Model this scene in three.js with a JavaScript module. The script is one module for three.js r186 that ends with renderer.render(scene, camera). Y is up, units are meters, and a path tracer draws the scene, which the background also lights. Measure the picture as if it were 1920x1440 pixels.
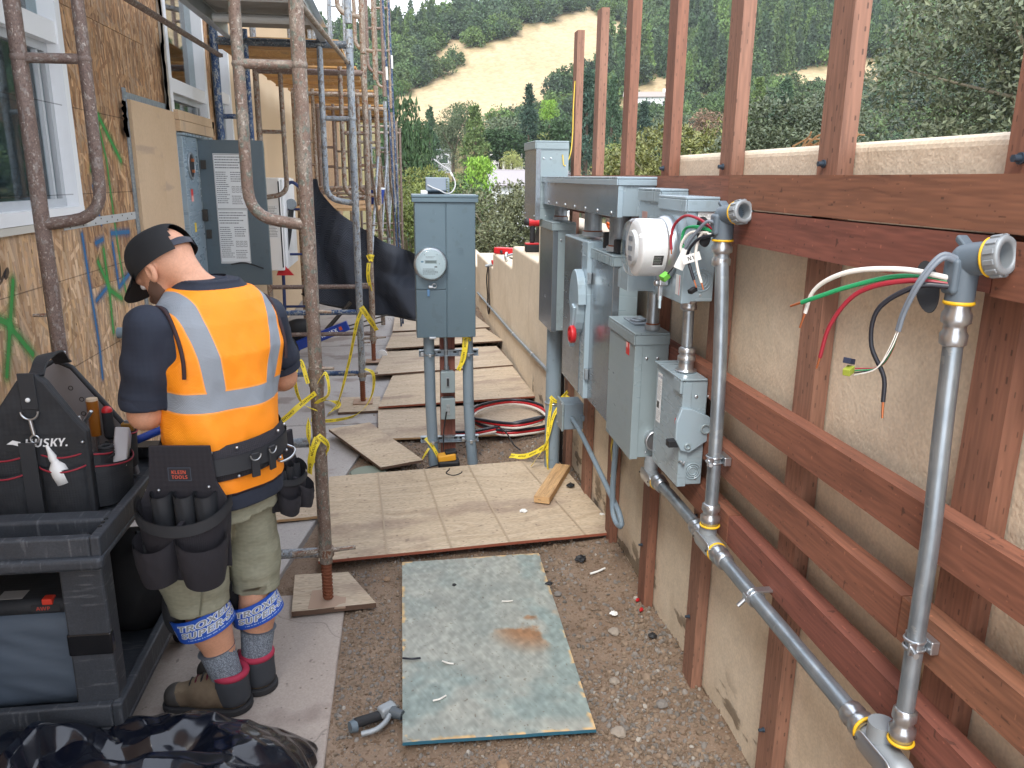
import * as THREE from 'three';
import { mergeGeometries, mergeVertices } from 'three/addons/utils/BufferGeometryUtils.js';
import { RoundedBoxGeometry } from 'three/addons/geometries/RoundedBoxGeometry.js';
import { ImprovedNoise } from 'three/addons/math/ImprovedNoise.js';

// ---------------------------------------------------------------- camera, sky, sun, exposure
const scene = new THREE.Scene();
const camera = new THREE.PerspectiveCamera(51.88, 4 / 3, 0.05, 2000);
{
  const p = 14.7 * Math.PI / 180, y = 8 * Math.PI / 180, r = 0.6 * Math.PI / 180;
  const fw = new THREE.Vector3(Math.sin(y) * Math.cos(p), -Math.sin(p), -Math.cos(y) * Math.cos(p));
  const rt = new THREE.Vector3(Math.cos(y), 0, Math.sin(y)), up = new THREE.Vector3().crossVectors(rt, fw);
  camera.position.set(0, 1.74, 0);
  camera.up.copy(up.multiplyScalar(Math.cos(r)).addScaledVector(rt, -Math.sin(r)));
  camera.lookAt(camera.position.clone().add(fw));
}
const renderer = new THREE.WebGLRenderer({ antialias: true });
renderer.setSize(1024, 768);
renderer.toneMapping = THREE.LinearToneMapping;
renderer.toneMappingExposure = 2.25;
renderer.shadowMap.enabled = true;
const SUN = new THREE.Vector3(-0.27, 0.78, 0.56).normalize();
const sun = new THREE.DirectionalLight(new THREE.Color(1.0, 0.955, 0.88), 1.5);
sun.position.copy(SUN).multiplyScalar(60); sun.target.position.set(0, 0, -4);
sun.castShadow = true; sun.shadow.radius = 36; sun.shadow.mapSize.set(2048, 2048);
Object.assign(sun.shadow.camera, { left: -25, right: 25, top: 25, bottom: -25, near: 1, far: 140 });
scene.add(sun, sun.target);
const noise3 = new ImprovedNoise();
{ // bright, thinly overcast sky
  const w = 512, h = 256, d = new Float32Array(w * h * 4);
  for (let j = 0; j < h; j++) for (let i = 0; i < w; i++) {
    const el = (j / h - 0.5) * Math.PI, az = i / w * 2 * Math.PI, e = Math.max(0, Math.sin(el));
    const x = Math.cos(el) * Math.cos(az), z = Math.cos(el) * Math.sin(az), yv = Math.sin(el);
    let n = 0; for (let o = 0, a = 0.5, f = 2; o < 4; o++, a /= 2, f *= 2) n += a * noise3.noise(x * f + 7, yv * f * 2 + 3, z * f);
    const c = 1 + 0.22 * n, k = (j * w + i) * 4;
    d[k] = (1.16 - 0.28 * e) * c; d[k + 1] = (1.2 - 0.24 * e) * c; d[k + 2] = (1.26 - 0.12 * e) * c; d[k + 3] = 1;
  }
  const t = new THREE.DataTexture(d, w, h, THREE.RGBAFormat, THREE.FloatType);
  t.mapping = THREE.EquirectangularReflectionMapping; t.magFilter = t.minFilter = THREE.LinearFilter; t.needsUpdate = true;
  scene.background = t; scene.environment = t; scene.environmentIntensity = 1; scene.backgroundIntensity = 1;
}

// ---------------------------------------------------------------- helpers
const V = (x, y, z) => new THREE.Vector3(x, y, z);
function rng(s) { return () => { s |= 0; s = s + 0x6D2B79F5 | 0; let t = Math.imul(s ^ s >>> 15, 1 | s); t = t + Math.imul(t ^ t >>> 7, 61 | t) ^ t; return ((t ^ t >>> 14) >>> 0) / 4294967296; }; }
const rnd = rng(12345);
const rr = (a, b, f = rnd) => a + (b - a) * f();
const clamp = (x, a = 0, b = 1) => Math.min(b, Math.max(a, x));
const lerp = (a, b, t) => a + (b - a) * t;
const sstep = (a, b, x) => { const t = clamp((x - a) / (b - a)); return t * t * (3 - 2 * t); };
const hash = (x, y) => { let h = Math.imul(x, 374761393) + Math.imul(y, 668265263) | 0; h = Math.imul(h ^ h >>> 13, 1274126177); return ((h ^ h >>> 16) >>> 0) / 4294967296; };
function vn(x, y, px = 0, py = 0) { // value noise, optional period
  const xi = Math.floor(x), yi = Math.floor(y), fx = x - xi, fy = y - yi, m = (a, p) => p ? ((a % p) + p) % p : a;
  const ux = fx * fx * (3 - 2 * fx), uy = fy * fy * (3 - 2 * fy), x0 = m(xi, px), x1 = m(xi + 1, px), y0 = m(yi, py), y1 = m(yi + 1, py);
  return lerp(lerp(hash(x0, y0), hash(x1, y0), ux), lerp(hash(x0, y1), hash(x1, y1), ux), uy);
}
function fbm(x, y, o = 4, px = 0, py = 0) { let s = 0, a = 0.5, t = 0; for (let i = 0; i < o; i++) { s += a * vn(x + i * 17, y + i * 31, px, py); t += a; a /= 2; x *= 2; y *= 2; px *= 2; py *= 2; } return s / t; }
const n3 = (x, y, z) => noise3.noise(x, y, z);
function dtex(w, h, fn, srgb = true) {
  const d = new Uint8Array(w * h * 4);
  for (let j = 0; j < h; j++) for (let i = 0; i < w; i++) { const c = fn(i / w, j / h), k = (j * w + i) * 4; if (typeof c === 'number') { d[k] = d[k + 1] = d[k + 2] = clamp(c, 0, 255); d[k + 3] = 255; } else { d[k] = clamp(c[0], 0, 255); d[k + 1] = clamp(c[1], 0, 255); d[k + 2] = clamp(c[2], 0, 255); d[k + 3] = c[3] === undefined ? 255 : c[3]; } }
  const t = new THREE.DataTexture(d, w, h); t.wrapS = t.wrapT = THREE.RepeatWrapping; t.magFilter = THREE.LinearFilter; t.minFilter = THREE.LinearFilter;
  if (srgb) t.colorSpace = THREE.SRGBColorSpace; t.needsUpdate = true; return t;
}
function ctex(w, h, draw, srgb = true) {
  const c = document.createElement('canvas'); c.width = w; c.height = h; draw(c.getContext('2d'), w, h);
  const t = new THREE.CanvasTexture(c); t.wrapS = t.wrapT = THREE.RepeatWrapping; if (srgb) t.colorSpace = THREE.SRGBColorSpace; return t;
}
const rep = (t, x, y = x) => { t.repeat.set(x, y); return t; };
const std = (o) => new THREE.MeshStandardMaterial(o);
const phy = (o) => new THREE.MeshPhysicalMaterial(o);
const sr = (r, g, b) => new THREE.Color().setRGB(r / 255, g / 255, b / 255, THREE.SRGBColorSpace);
function clean(g) { if (g.index) g = g.toNonIndexed(); for (const k of Object.keys(g.attributes)) if (!['position', 'normal', 'uv', 'color'].includes(k)) g.deleteAttribute(k); if (!g.attributes.uv) g.setAttribute('uv', new THREE.BufferAttribute(new Float32Array(g.attributes.position.count * 2), 2)); if (!g.attributes.normal) g.computeVertexNormals(); g.morphAttributes = {}; return g; }
function uvm(g, ax = 0, jit = true) { // metric uv from positions; ax = grain direction (u)
  g = g.index ? g.toNonIndexed() : g; const p = g.attributes.position, n = p.count, uv = new Float32Array(n * 2), a = V(0, 0, 0), b = V(0, 0, 0), c = V(0, 0, 0);
  const ou = jit ? rnd() * 7 : 0, ov = jit ? rnd() * 7 : 0;
  for (let i = 0; i < n; i += 3) {
    a.fromBufferAttribute(p, i); b.fromBufferAttribute(p, i + 1); c.fromBufferAttribute(p, i + 2);
    const nn = b.clone().sub(a).cross(c.clone().sub(a)), m = [Math.abs(nn.x), Math.abs(nn.y), Math.abs(nn.z)], k = m.indexOf(Math.max(...m));
    let o = [0, 1, 2].filter(q => q !== k); if (o[1] === ax) o = [o[1], o[0]];
    for (let q = 0; q < 3; q++) { uv[(i + q) * 2] = p.getComponent(i + q, o[0]) + ou; uv[(i + q) * 2 + 1] = p.getComponent(i + q, o[1]) + ov + k * 0.37; }
  }
  g.setAttribute('uv', new THREE.BufferAttribute(uv, 2)); return g;
}
function T(g, pos, rot, s) { if (s) Array.isArray(s) ? g.scale(...s) : g.scale(s, s, s); if (rot) g.applyMatrix4(new THREE.Matrix4().makeRotationFromEuler(new THREE.Euler(...rot))); if (pos) g.translate(...(pos.isVector3 ? [pos.x, pos.y, pos.z] : pos)); return g; }
// box given by its ranges, in metres
function bx(x0, x1, y0, y1, z0, z1, ax) { const w = x1 - x0, h = y1 - y0, d = z1 - z0; if (ax === undefined) ax = [w, h, d].indexOf(Math.max(w, h, d)); return T(uvm(new THREE.BoxGeometry(w, h, d), ax), [(x0 + x1) / 2, (y0 + y1) / 2, (z0 + z1) / 2]); }
function rbx(x0, x1, y0, y1, z0, z1, r = 0.004, seg = 2) { const w = x1 - x0, h = y1 - y0, d = z1 - z0; const g = new RoundedBoxGeometry(w, h, d, seg, Math.min(r, w / 2.01, h / 2.01, d / 2.01)); return T(uvm(g, [w, h, d].indexOf(Math.max(w, h, d))), [(x0 + x1) / 2, (y0 + y1) / 2, (z0 + z1) / 2]); }
// lumber with slightly worn edges: rounded box with per-vertex wander
function lumber(w, h, d, r = 0.004, wob = 0.002, seed = 1) {
  const L = Math.max(w, h, d), ax = [w, h, d].indexOf(L), n = Math.max(1, Math.round(L / 0.22)); const seg = [1, 1, 1]; seg[ax] = n;
  let g = new THREE.BoxGeometry(w, h, d, ...seg).toNonIndexed(); const p = g.attributes.position;
  for (let i = 0; i < p.count; i++) { const c = [p.getX(i), p.getY(i), p.getZ(i)], t = c[ax]; for (let q = 0; q < 3; q++) if (q !== ax) c[q] += wob * n3(t * 1.7 + seed * 9.1, q * 5 + seed, 2.2) + 0.4 * wob * n3(t * 9 + seed, Math.sign(c[(q + 1) % 3]) * 3 + q, Math.sign(c[q]) * 2); p.setXYZ(i, ...c); }
  g = uvm(g, ax); g.computeVertexNormals(); return g;
}
function cyl(a, b, r, r2 = r, seg = 14, open = false) {
  a = a.isVector3 ? a : V(...a); b = b.isVector3 ? b : V(...b); const L = a.distanceTo(b), g = new THREE.CylinderGeometry(r2, r, L, seg, Math.max(1, Math.round(L / 0.5)), open), uv = g.attributes.uv, o = rnd() * 5;
  for (let i = 0; i < uv.count; i++) uv.setXY(i, uv.getX(i) * 2 * Math.PI * r + o, uv.getY(i) * L + o);
  const q = new THREE.Quaternion().setFromUnitVectors(V(0, 1, 0), b.clone().sub(a).normalize());
  g.applyMatrix4(new THREE.Matrix4().makeRotationFromQuaternion(q)); g.translate((a.x + b.x) / 2, (a.y + b.y) / 2, (a.z + b.z) / 2); return g;
}
function pipe(pts, r, seg = 10, n = 0, type = 'centripetal', closed = false) { // smooth tube with end caps
  const P = pts.map(p => p.isVector3 ? p : V(...p)), cv = new THREE.CatmullRomCurve3(P, closed, type), L = cv.getLength(); n = n || Math.max(P.length * 4, 8);
  const g = new THREE.TubeGeometry(cv, n, r, seg, closed), uv = g.attributes.uv, o = rnd() * 5; for (let i = 0; i < uv.count; i++) uv.setXY(i, uv.getY(i) * 2 * Math.PI * r + o, uv.getX(i) * L + o);
  if (closed) return clean(g);
  const caps = [0, 1].map(t => { const c = new THREE.CircleGeometry(r, seg), tan = cv.getTangent(t).multiplyScalar(t ? 1 : -1); c.applyMatrix4(new THREE.Matrix4().makeRotationFromQuaternion(new THREE.Quaternion().setFromUnitVectors(V(0, 0, 1), tan))); const q = cv.getPoint(t); return c.translate(q.x, q.y, q.z); });
  return mergeGeometries([g, ...caps].map(clean));
}
function ringArc(pts, rad) { // polyline with rounded corners
  const P = pts.map(p => p.isVector3 ? p : V(...p)), out = [P[0]];
  for (let i = 1; i < P.length - 1; i++) { const a = P[i - 1], b = P[i], c = P[i + 1], u = a.clone().sub(b), w = c.clone().sub(b), d = Math.min(rad, u.length() * 0.49, w.length() * 0.49); u.normalize(); w.normalize(); const s = b.clone().addScaledVector(u, d), e = b.clone().addScaledVector(w, d); for (let k = 0; k <= 6; k++) { const t = k / 6; out.push(s.clone().multiplyScalar((1 - t) * (1 - t)).addScaledVector(b, 2 * t * (1 - t)).addScaledVector(e, t * t)); } }
  out.push(P[P.length - 1]); return out;
}
function bent(pts, r, rad, seg = 12) { const P = ringArc(pts, rad), c = new THREE.CurvePath(); for (let i = 0; i < P.length - 1; i++) if (P[i].distanceTo(P[i + 1]) > 1e-5) c.add(new THREE.LineCurve3(P[i], P[i + 1])); return sweep(P.filter((p, i) => !i || p.distanceTo(P[i - 1]) > 1e-5), r, seg); }
function sweep(P, r, seg = 10, prof) { // tube through points (no smoothing), parallel transport
  const pos = [], nor = [], uv = [], idx = [], n = P.length; let N = null, L = 0; const o = rnd() * 5, rf = typeof r === 'function' ? r : () => r;
  for (let i = 0; i < n; i++) {
    const t = (i ? P[i].clone().sub(P[i - 1]).normalize() : V(0, 0, 0)).add(i < n - 1 ? P[i + 1].clone().sub(P[i]).normalize() : V(0, 0, 0)).normalize();
    if (!N) { N = Math.abs(t.y) < 0.9 ? V(0, 1, 0) : V(1, 0, 0); } N = N.clone().addScaledVector(t, -N.dot(t)).normalize(); const B = t.clone().cross(N); if (i) L += P[i].distanceTo(P[i - 1]);
    for (let k = 0; k <= seg; k++) { const a = k / seg * 2 * Math.PI, R = rf(i / (n - 1), a), d = N.clone().multiplyScalar(Math.cos(a)).addScaledVector(B, Math.sin(a)), q = P[i].clone().addScaledVector(d, R); pos.push(q.x, q.y, q.z); nor.push(d.x, d.y, d.z); uv.push(a * rf(0, 0) + o, L + o); }
    if (i < n - 1) for (let k = 0; k < seg; k++) { const a = i * (seg + 1) + k, b = a + seg + 1; idx.push(a, a + 1, b, b, a + 1, b + 1); }
  }
  for (const e of [0, n - 1]) { const c = pos.length / 3, t = e ? P[e].clone().sub(P[e - 1]) : P[0].clone().sub(P[1]); t.normalize(); pos.push(P[e].x, P[e].y, P[e].z); nor.push(t.x, t.y, t.z); uv.push(0, 0); for (let k = 0; k <= seg; k++) { const s = (e * (seg + 1) + k) * 3; pos.push(pos[s], pos[s + 1], pos[s + 2]); nor.push(t.x, t.y, t.z); uv.push(0, 0); } for (let k = 0; k < seg; k++) e ? idx.push(c, c + 1 + k, c + 2 + k) : idx.push(c, c + 2 + k, c + 1 + k); }
  const g = new THREE.BufferGeometry(); g.setAttribute('position', new THREE.Float32BufferAttribute(pos, 3)); g.setAttribute('normal', new THREE.Float32BufferAttribute(nor, 3)); g.setAttribute('uv', new THREE.Float32BufferAttribute(uv, 2)); g.setIndex(idx); return g;
}
function ribbon(P, w, up = V(0, 0, 1), tw = 0, thick = 0.0006) { // flat tape along points, real thickness
  P = new THREE.CatmullRomCurve3(P.map(p => p.isVector3 ? p : V(...p)), false, 'centripetal'); const n = 40, pos = [], uv = [], idx = []; const L = P.getLength();
  for (let i = 0; i <= n; i++) { const t = i / n, q = P.getPointAt(t), tg = P.getTangentAt(t), s = up.clone().addScaledVector(tg, -up.dot(tg)).normalize().applyAxisAngle(tg, tw * t * 6.28 + 0.4 * n3(t * 4, tw, 1)), nn = tg.clone().cross(s); for (const k of [-0.5, 0.5]) for (const m of [-1, 1]) { const v = q.clone().addScaledVector(s, k * w).addScaledVector(nn, m * thick); pos.push(v.x, v.y, v.z); uv.push(t * L, k + 0.5); } }
  for (let i = 0; i < n; i++) { const a = i * 4, b = a + 4; idx.push(a, b, a + 2, b, b + 2, a + 2, a + 1, a + 3, b + 1, b + 1, a + 3, b + 3, a, a + 1, b, b, a + 1, b + 1, a + 2, b + 2, a + 3, b + 2, b + 3, a + 3); }
  let g = new THREE.BufferGeometry(); g.setAttribute('position', new THREE.Float32BufferAttribute(pos, 3)); g.setAttribute('uv', new THREE.Float32BufferAttribute(uv, 2)); g.setIndex(idx); g = g.toNonIndexed(); g.computeVertexNormals(); return g;
}
function lathe(pts, seg = 24) { return new THREE.LatheGeometry(pts.map(p => new THREE.Vector2(...p)), seg); }
function extr(pts, depth, bevel = 0) { const s = new THREE.Shape(pts.map(p => new THREE.Vector2(...p))); return new THREE.ExtrudeGeometry(s, { depth, bevelEnabled: bevel > 0, bevelSize: bevel, bevelThickness: bevel, bevelSegments: 2, bevelOffset: -bevel, curveSegments: 8 }); }
function quad(w, h) { return new THREE.PlaneGeometry(w, h); } // uv 0..1, for print
function grid(nu, nv, fn) { // fn(u,v)->[x,y,z]; indexed smooth surface
  const pos = [], uv = [], idx = []; for (let j = 0; j <= nv; j++) for (let i = 0; i <= nu; i++) { const q = fn(i / nu, j / nv); pos.push(q[0], q[1], q[2]); uv.push(q.length > 3 ? q[3] : i / nu, q.length > 4 ? q[4] : j / nv); }
  for (let j = 0; j < nv; j++) for (let i = 0; i < nu; i++) { const a = j * (nu + 1) + i, b = a + nu + 1; idx.push(a, a + 1, b, b, a + 1, b + 1); }
  const g = new THREE.BufferGeometry(); g.setAttribute('position', new THREE.Float32BufferAttribute(pos, 3)); g.setAttribute('uv', new THREE.Float32BufferAttribute(uv, 2)); g.setIndex(idx); g.computeVertexNormals(); return g;
}
function shell(nu, nv, fn, th) { // closed two-sided sheet of thickness th along its normal
  const a = grid(nu, nv, fn), p = a.attributes.position, nn = a.attributes.normal, b = a.clone(), q = b.attributes.position;
  for (let i = 0; i < p.count; i++) q.setXYZ(i, p.getX(i) - nn.getX(i) * th, p.getY(i) - nn.getY(i) * th, p.getZ(i) - nn.getZ(i) * th);
  const ix = b.index.array; for (let i = 0; i < ix.length; i += 3) { const t = ix[i]; ix[i] = ix[i + 1]; ix[i + 1] = t; }
  b.computeVertexNormals(); return mergeGeometries([clean(a), clean(b)]);
}
// surface nets: mesh of f(x,y,z)=0 inside the box
function nets(f, lo, hi, h) {
  const nx = Math.ceil((hi[0] - lo[0]) / h) + 1, ny = Math.ceil((hi[1] - lo[1]) / h) + 1, nz = Math.ceil((hi[2] - lo[2]) / h) + 1, F = new Float32Array(nx * ny * nz), I = new Int32Array(nx * ny * nz).fill(-1), pos = [], idx = [];
  let k = 0; for (let c = 0; c < nz; c++) for (let b = 0; b < ny; b++) for (let a = 0; a < nx; a++) F[k++] = f(lo[0] + a * h, lo[1] + b * h, lo[2] + c * h);
  const S = [1, nx, nx * ny];
  for (let c = 0; c < nz - 1; c++) for (let b = 0; b < ny - 1; b++) for (let a = 0; a < nx - 1; a++) {
    const o = a + b * nx + c * nx * ny; let m = 0; for (let q = 0; q < 8; q++) if (F[o + (q & 1) + (q >> 1 & 1) * S[1] + (q >> 2) * S[2]] < 0) m |= 1 << q; if (m === 0 || m === 255) continue;
    let x = 0, y = 0, z = 0, n = 0; for (let e = 0; e < 3; e++) for (let q = 0; q < 8; q++) if (!(q >> e & 1)) { const r = q | 1 << e, fa = F[o + (q & 1) + (q >> 1 & 1) * S[1] + (q >> 2) * S[2]], fb = F[o + (r & 1) + (r >> 1 & 1) * S[1] + (r >> 2) * S[2]]; if ((fa < 0) !== (fb < 0)) { const t = fa / (fa - fb), c0 = [q & 1, q >> 1 & 1, q >> 2]; c0[e] += t; x += c0[0]; y += c0[1]; z += c0[2]; n++; } }
    I[o] = pos.length / 3; pos.push(lo[0] + (a + x / n) * h, lo[1] + (b + y / n) * h, lo[2] + (c + z / n) * h);
  }
  for (let c = 1; c < nz - 1; c++) for (let b = 1; b < ny - 1; b++) for (let a = 1; a < nx - 1; a++) {
    const o = a + b * nx + c * nx * ny, s0 = F[o] < 0; for (let e = 0; e < 3; e++) { if (s0 === (F[o + S[e]] < 0)) continue; const u = S[(e + 1) % 3], w = S[(e + 2) % 3], q = [I[o], I[o - u], I[o - u - w], I[o - w]]; if (q.some(v => v < 0)) continue; s0 ? idx.push(q[0], q[1], q[2], q[0], q[2], q[3]) : idx.push(q[0], q[2], q[1], q[0], q[3], q[2]); }
  }
  const g = new THREE.BufferGeometry(), nor = new Float32Array(pos.length), e = h * 0.6; for (let i = 0; i < pos.length; i += 3) { const [x, y, z] = [pos[i], pos[i + 1], pos[i + 2]]; const d = V(f(x + e, y, z) - f(x - e, y, z), f(x, y + e, z) - f(x, y - e, z), f(x, y, z + e) - f(x, y, z - e)).normalize(); nor[i] = d.x; nor[i + 1] = d.y; nor[i + 2] = d.z; }
  g.setAttribute('position', new THREE.Float32BufferAttribute(pos, 3)); g.setAttribute('normal', new THREE.Float32BufferAttribute(nor, 3)); g.setIndex(idx); return g;
}
const cap = (a, b, ra, rb) => { const ax = a[0], ay = a[1], az = a[2], bx_ = b[0] - ax, by = b[1] - ay, bz = b[2] - az, L = bx_ * bx_ + by * by + bz * bz || 1e-9; return (x, y, z) => { const px = x - ax, py = y - ay, pz = z - az, t = Math.min(1, Math.max(0, (px * bx_ + py * by + pz * bz) / L)); return Math.hypot(px - bx_ * t, py - by * t, pz - bz * t) - (ra + (rb - ra) * t); }; };
const ell = (c, r) => (x, y, z) => { const a = (x - c[0]) / r[0], b = (y - c[1]) / r[1], d = (z - c[2]) / r[2], k = Math.hypot(a, b, d); return (k - 1) * Math.min(r[0], r[1], r[2]); };
const smin = (a, b, k) => { const h = Math.max(k - Math.abs(a - b), 0) / k; return Math.min(a, b) - h * h * k * 0.25; };
const uni = (fs, k) => (x, y, z) => { let d = 1e9; for (const f of fs) d = smin(d, f(x, y, z), k); return d; };

const used = {}, BASE = new WeakMap();
const numbered = n => { if (!(n in used)) { used[n] = 0; return n; } used[n]++; return n + '_' + String(used[n]).padStart(3, '0'); };
function tag(o, label, category, group, kind) { if (label) o.userData.label = label; if (category) o.userData.category = category; if (group) o.userData.group = group; if (kind) o.userData.kind = kind; return o; }
// obj: merge geometries (world coordinates, or the thing's own axes if it was turned) into one named mesh
function obj(name, gs, m, parent = scene, base) {
  gs = Array.isArray(gs) ? gs : [gs]; let g = gs.length > 1 ? mergeGeometries(gs.map(clean)) : (gs[0].index ? gs[0] : clean(gs[0]));
  const o = new THREE.Mesh(g, m); o.castShadow = o.receiveShadow = true;
  let p = parent, off = null; while (p && p !== scene) { if (BASE.has(p)) { off = BASE.get(p); break; } p = p.parent; }
  if (off) g.translate(-off.x, -off.y, -off.z);
  if (parent === scene && base) { g.translate(-base[0], -base[1], -base[2]); o.position.set(...base); BASE.set(o, V(...base)); }
  o.name = parent === scene ? numbered(name) : name; parent.add(o); return o;
}
function thing(name, label, category, at = [0, 0, 0], group) { const o = new THREE.Group(); o.name = numbered(name); o.position.set(...at); BASE.set(o, V(...at)); scene.add(o); return tag(o, label, category, group); }
const struct = (name, gs, m) => { const o = obj(name, gs, m); o.userData.kind = 'structure'; return o; };
function dup(src, label, pos, turn, scale, group) { const c = src.clone(); c.name = numbered(src.name.replace(/_\d{3}$/, '')); c.userData = { ...src.userData }; if (label) c.userData.label = label; if (group) c.userData.group = group; if (pos) c.position.set(...pos); if (turn !== undefined) c.rotation.y = turn; if (scale) Array.isArray(scale) ? c.scale.set(...scale) : c.scale.setScalar(scale); scene.add(c); return c; }
const mv = (o, x, y, z) => { o.position.set(x, y, z); return o; };
// ---------------------------------------------------------------- materials
const mixc = (a, b, t) => [lerp(a[0], b[0], t), lerp(a[1], b[1], t), lerp(a[2], b[2], t)];
function osbTextures(seed, pal, S, dir) { // oriented strands; 1024 px = 1.2 m
  const list = [], f = rng(seed); for (let i = 0; i < 3800; i++) list.push([f() * S, f() * S, (dir ? 0 : Math.PI / 2) + (f() - 0.5) * (f() < 0.75 ? 0.5 : 2.6), 40 + f() * 105, 7 + f() * 17, f(), f()]);
  const paint = (x, col) => { for (const s of list) for (const ox of [0, -S]) for (const oy of [0, -S]) { const px = s[0] + ox, py = s[1] + oy; if (px < -110 || py < -110) continue; x.save(); x.translate(px, py); x.rotate(s[2]); x.fillStyle = col(s); x.beginPath(); x.moveTo(-s[3] / 2, -s[4] / 2); x.lineTo(s[3] / 2 - 6 * s[6], -s[4] / 2 * (0.4 + 0.6 * s[5])); x.lineTo(s[3] / 2, s[4] / 2); x.lineTo(-s[3] / 2 + 8 * s[5], s[4] / 2); x.fill(); if (s[5] > 0.55) { x.strokeStyle = 'rgba(70,45,25,0.28)'; x.lineWidth = 1; x.beginPath(); x.moveTo(-s[3] / 2, s[4] / 2); x.lineTo(s[3] / 2, s[4] / 2); x.stroke(); } x.restore(); } };
  const col = ctex(S, S, x => { x.fillStyle = `rgb(${pal[0]})`; x.fillRect(0, 0, S, S); paint(x, s => { const c = pal[Math.floor(s[6] * pal.length)], v = 0.82 + 0.34 * s[5]; return `rgba(${c.map(q => Math.round(q * v)).join(',')},0.72)`; });
    const g = rng(seed + 5); for (let i = 0; i < 60; i++) { const X = g() * S, Y = g() * S, R = 1 + g() * 3; x.fillStyle = 'rgba(45,30,20,0.7)'; x.beginPath(); x.ellipse(X, Y, R, R * (1.5 + g() * 3), (g() - 0.5), 0, 7); x.fill(); } });
  const bump = ctex(S, S, x => { x.fillStyle = '#777'; x.fillRect(0, 0, S, S); paint(x, s => { const v = Math.round(80 + 130 * s[5]); return `rgba(${v},${v},${v},0.6)`; }); }, false);
  for (const t of [col, bump]) { t.wrapS = t.wrapT = THREE.RepeatWrapping; t.repeat.set(1 / 1.2, 1 / 1.2); }
  return { map: col, bumpMap: bump, bumpScale: 0.0025 };
}
const M = {};
M.osb = std({ ...osbTextures(11, [[156, 118, 80], [174, 138, 100], [138, 100, 66], [186, 152, 116], [116, 82, 56], [164, 128, 92], [154, 130, 106]], 1024, false), roughness: 0.85 });
M.osbGrey = std({ ...osbTextures(12, [[172, 138, 104], [190, 158, 124], [150, 116, 84], [198, 170, 140], [166, 140, 116], [180, 146, 106]], 1024, false), roughness: 0.9 });
M.green = std({ ...osbTextures(13, [[118, 132, 130], [128, 140, 134], [104, 122, 124], [136, 142, 132], [112, 128, 126], [122, 136, 128]], 1024, true), roughness: 0.8 });
{ // dirt and bare chips printed over the green board's own paint
  const d = dtex(512, 1024, (u, v) => { const st = fbm(u * 4 + 3, v * 8 + 1, 5), d1 = sstep(0.5, 0.62, fbm(u * 5 + 9, v * 9 + 4, 5)) * sstep(0.33, 0.1, Math.hypot(u - 0.8, (v - 0.52) * 1.7)), teal = sstep(0.5, 0.68, fbm(u * 3 + 20, v * 6 + 8, 4)) * (u > 0.5 || v < 0.35 ? 1 : 0.4);
    let c = mixc([158, 158, 148], [132, 138, 132], st); c = mixc(c, [108, 134, 134], teal * 0.4); c = mixc(c, [142, 106, 76], d1); const sp = fbm(u * 60, v * 120, 2); c = mixc(c, [96, 84, 70], sstep(0.8, 0.88, sp) * 0.5);
    const e = Math.min(u, 1 - u, (1 - v) * 2, v * 2), chip = sstep(0.025, 0.0, e - 0.03 * (fbm(u * 26 + 3, v * 52, 3) - 0.42)) * sstep(0.5, 0.56, fbm(u * 9 + 40, v * 18, 3)); c = mixc(c, [196, 164, 118], chip); const fl = vn(u * 40 + v * 17, v * 46 - u * 21), f2 = vn(u * 22 - v * 60, v * 24 + u * 18), f3 = vn(u * 90 + v * 80, v * 30 - u * 8); return c.map(q => q * (0.84 + 0.16 * fl + 0.1 * f2 + 0.08 * f3)); });
  M.greenTop = std({ map: d, bumpMap: M.green.bumpMap, bumpScale: 0.002, roughness: 0.8 });
}
function woodTex(base, dark, light, seed, incised, W = 1024, H = 256) { // u along the grain, 2 m x 0.5 m
  return dtex(W, H, (u, v) => { const w = 0.25 * fbm(u * 6 + seed, v * 4, 3, 6, 4), g = fbm(u * 5, v * 44 + w * 22 + seed, 4, 5, 44), g2 = vn(u * 34, v * 128 + seed, 34, 128), bl = fbm(u * 5 + seed * 3, v * 3, 3, 5, 3); let c = mixc(dark, light, clamp(g * 0.85 + (bl - 0.5) * 0.5 + 0.08)); c = mixc(c, base, 0.66); let k = 0.88 + 0.18 * g2;
    if (g < 0.27) k *= 0.92;
    if (incised) { const row = Math.floor(v * 28), iu = u * 44 + (row % 2) * 0.5, fu = iu - Math.floor(iu), fv = v * 28 - row; if (fu < 0.24 && fv > 0.42 && fv < 0.56 && hash(Math.floor(iu), row + seed) > 0.45) k *= 0.66; }
    else { const du = vn(u * 160, v * 64 + seed * 2, 160, 64); if (du > 0.93) k *= 0.72; if (du < 0.04) k *= 1.25; }
    return c.map(q => q * k); });
}
const wmat = (t, rough = 0.72) => { t.repeat.set(0.5, 2); return std({ map: t, bumpMap: t, bumpScale: 0.0015, roughness: rough }); };
M.red1 = wmat(woodTex([136, 87, 67], [104, 63, 48], [156, 104, 82], 3, false));
M.red2 = wmat(woodTex([131, 79, 65], [100, 56, 46], [152, 96, 80], 8, false));
M.red3 = wmat(woodTex([138, 92, 69], [106, 67, 48], [158, 109, 84], 14, false));
M.post1 = wmat(woodTex([138, 100, 82], [110, 74, 58], [160, 120, 100], 5, true));
M.post2 = wmat(woodTex([130, 88, 70], [102, 64, 48], [152, 106, 84], 6, true));
M.lum = wmat(woodTex([196, 158, 112], [160, 120, 80], [216, 182, 136], 21, false), 0.8);
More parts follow.
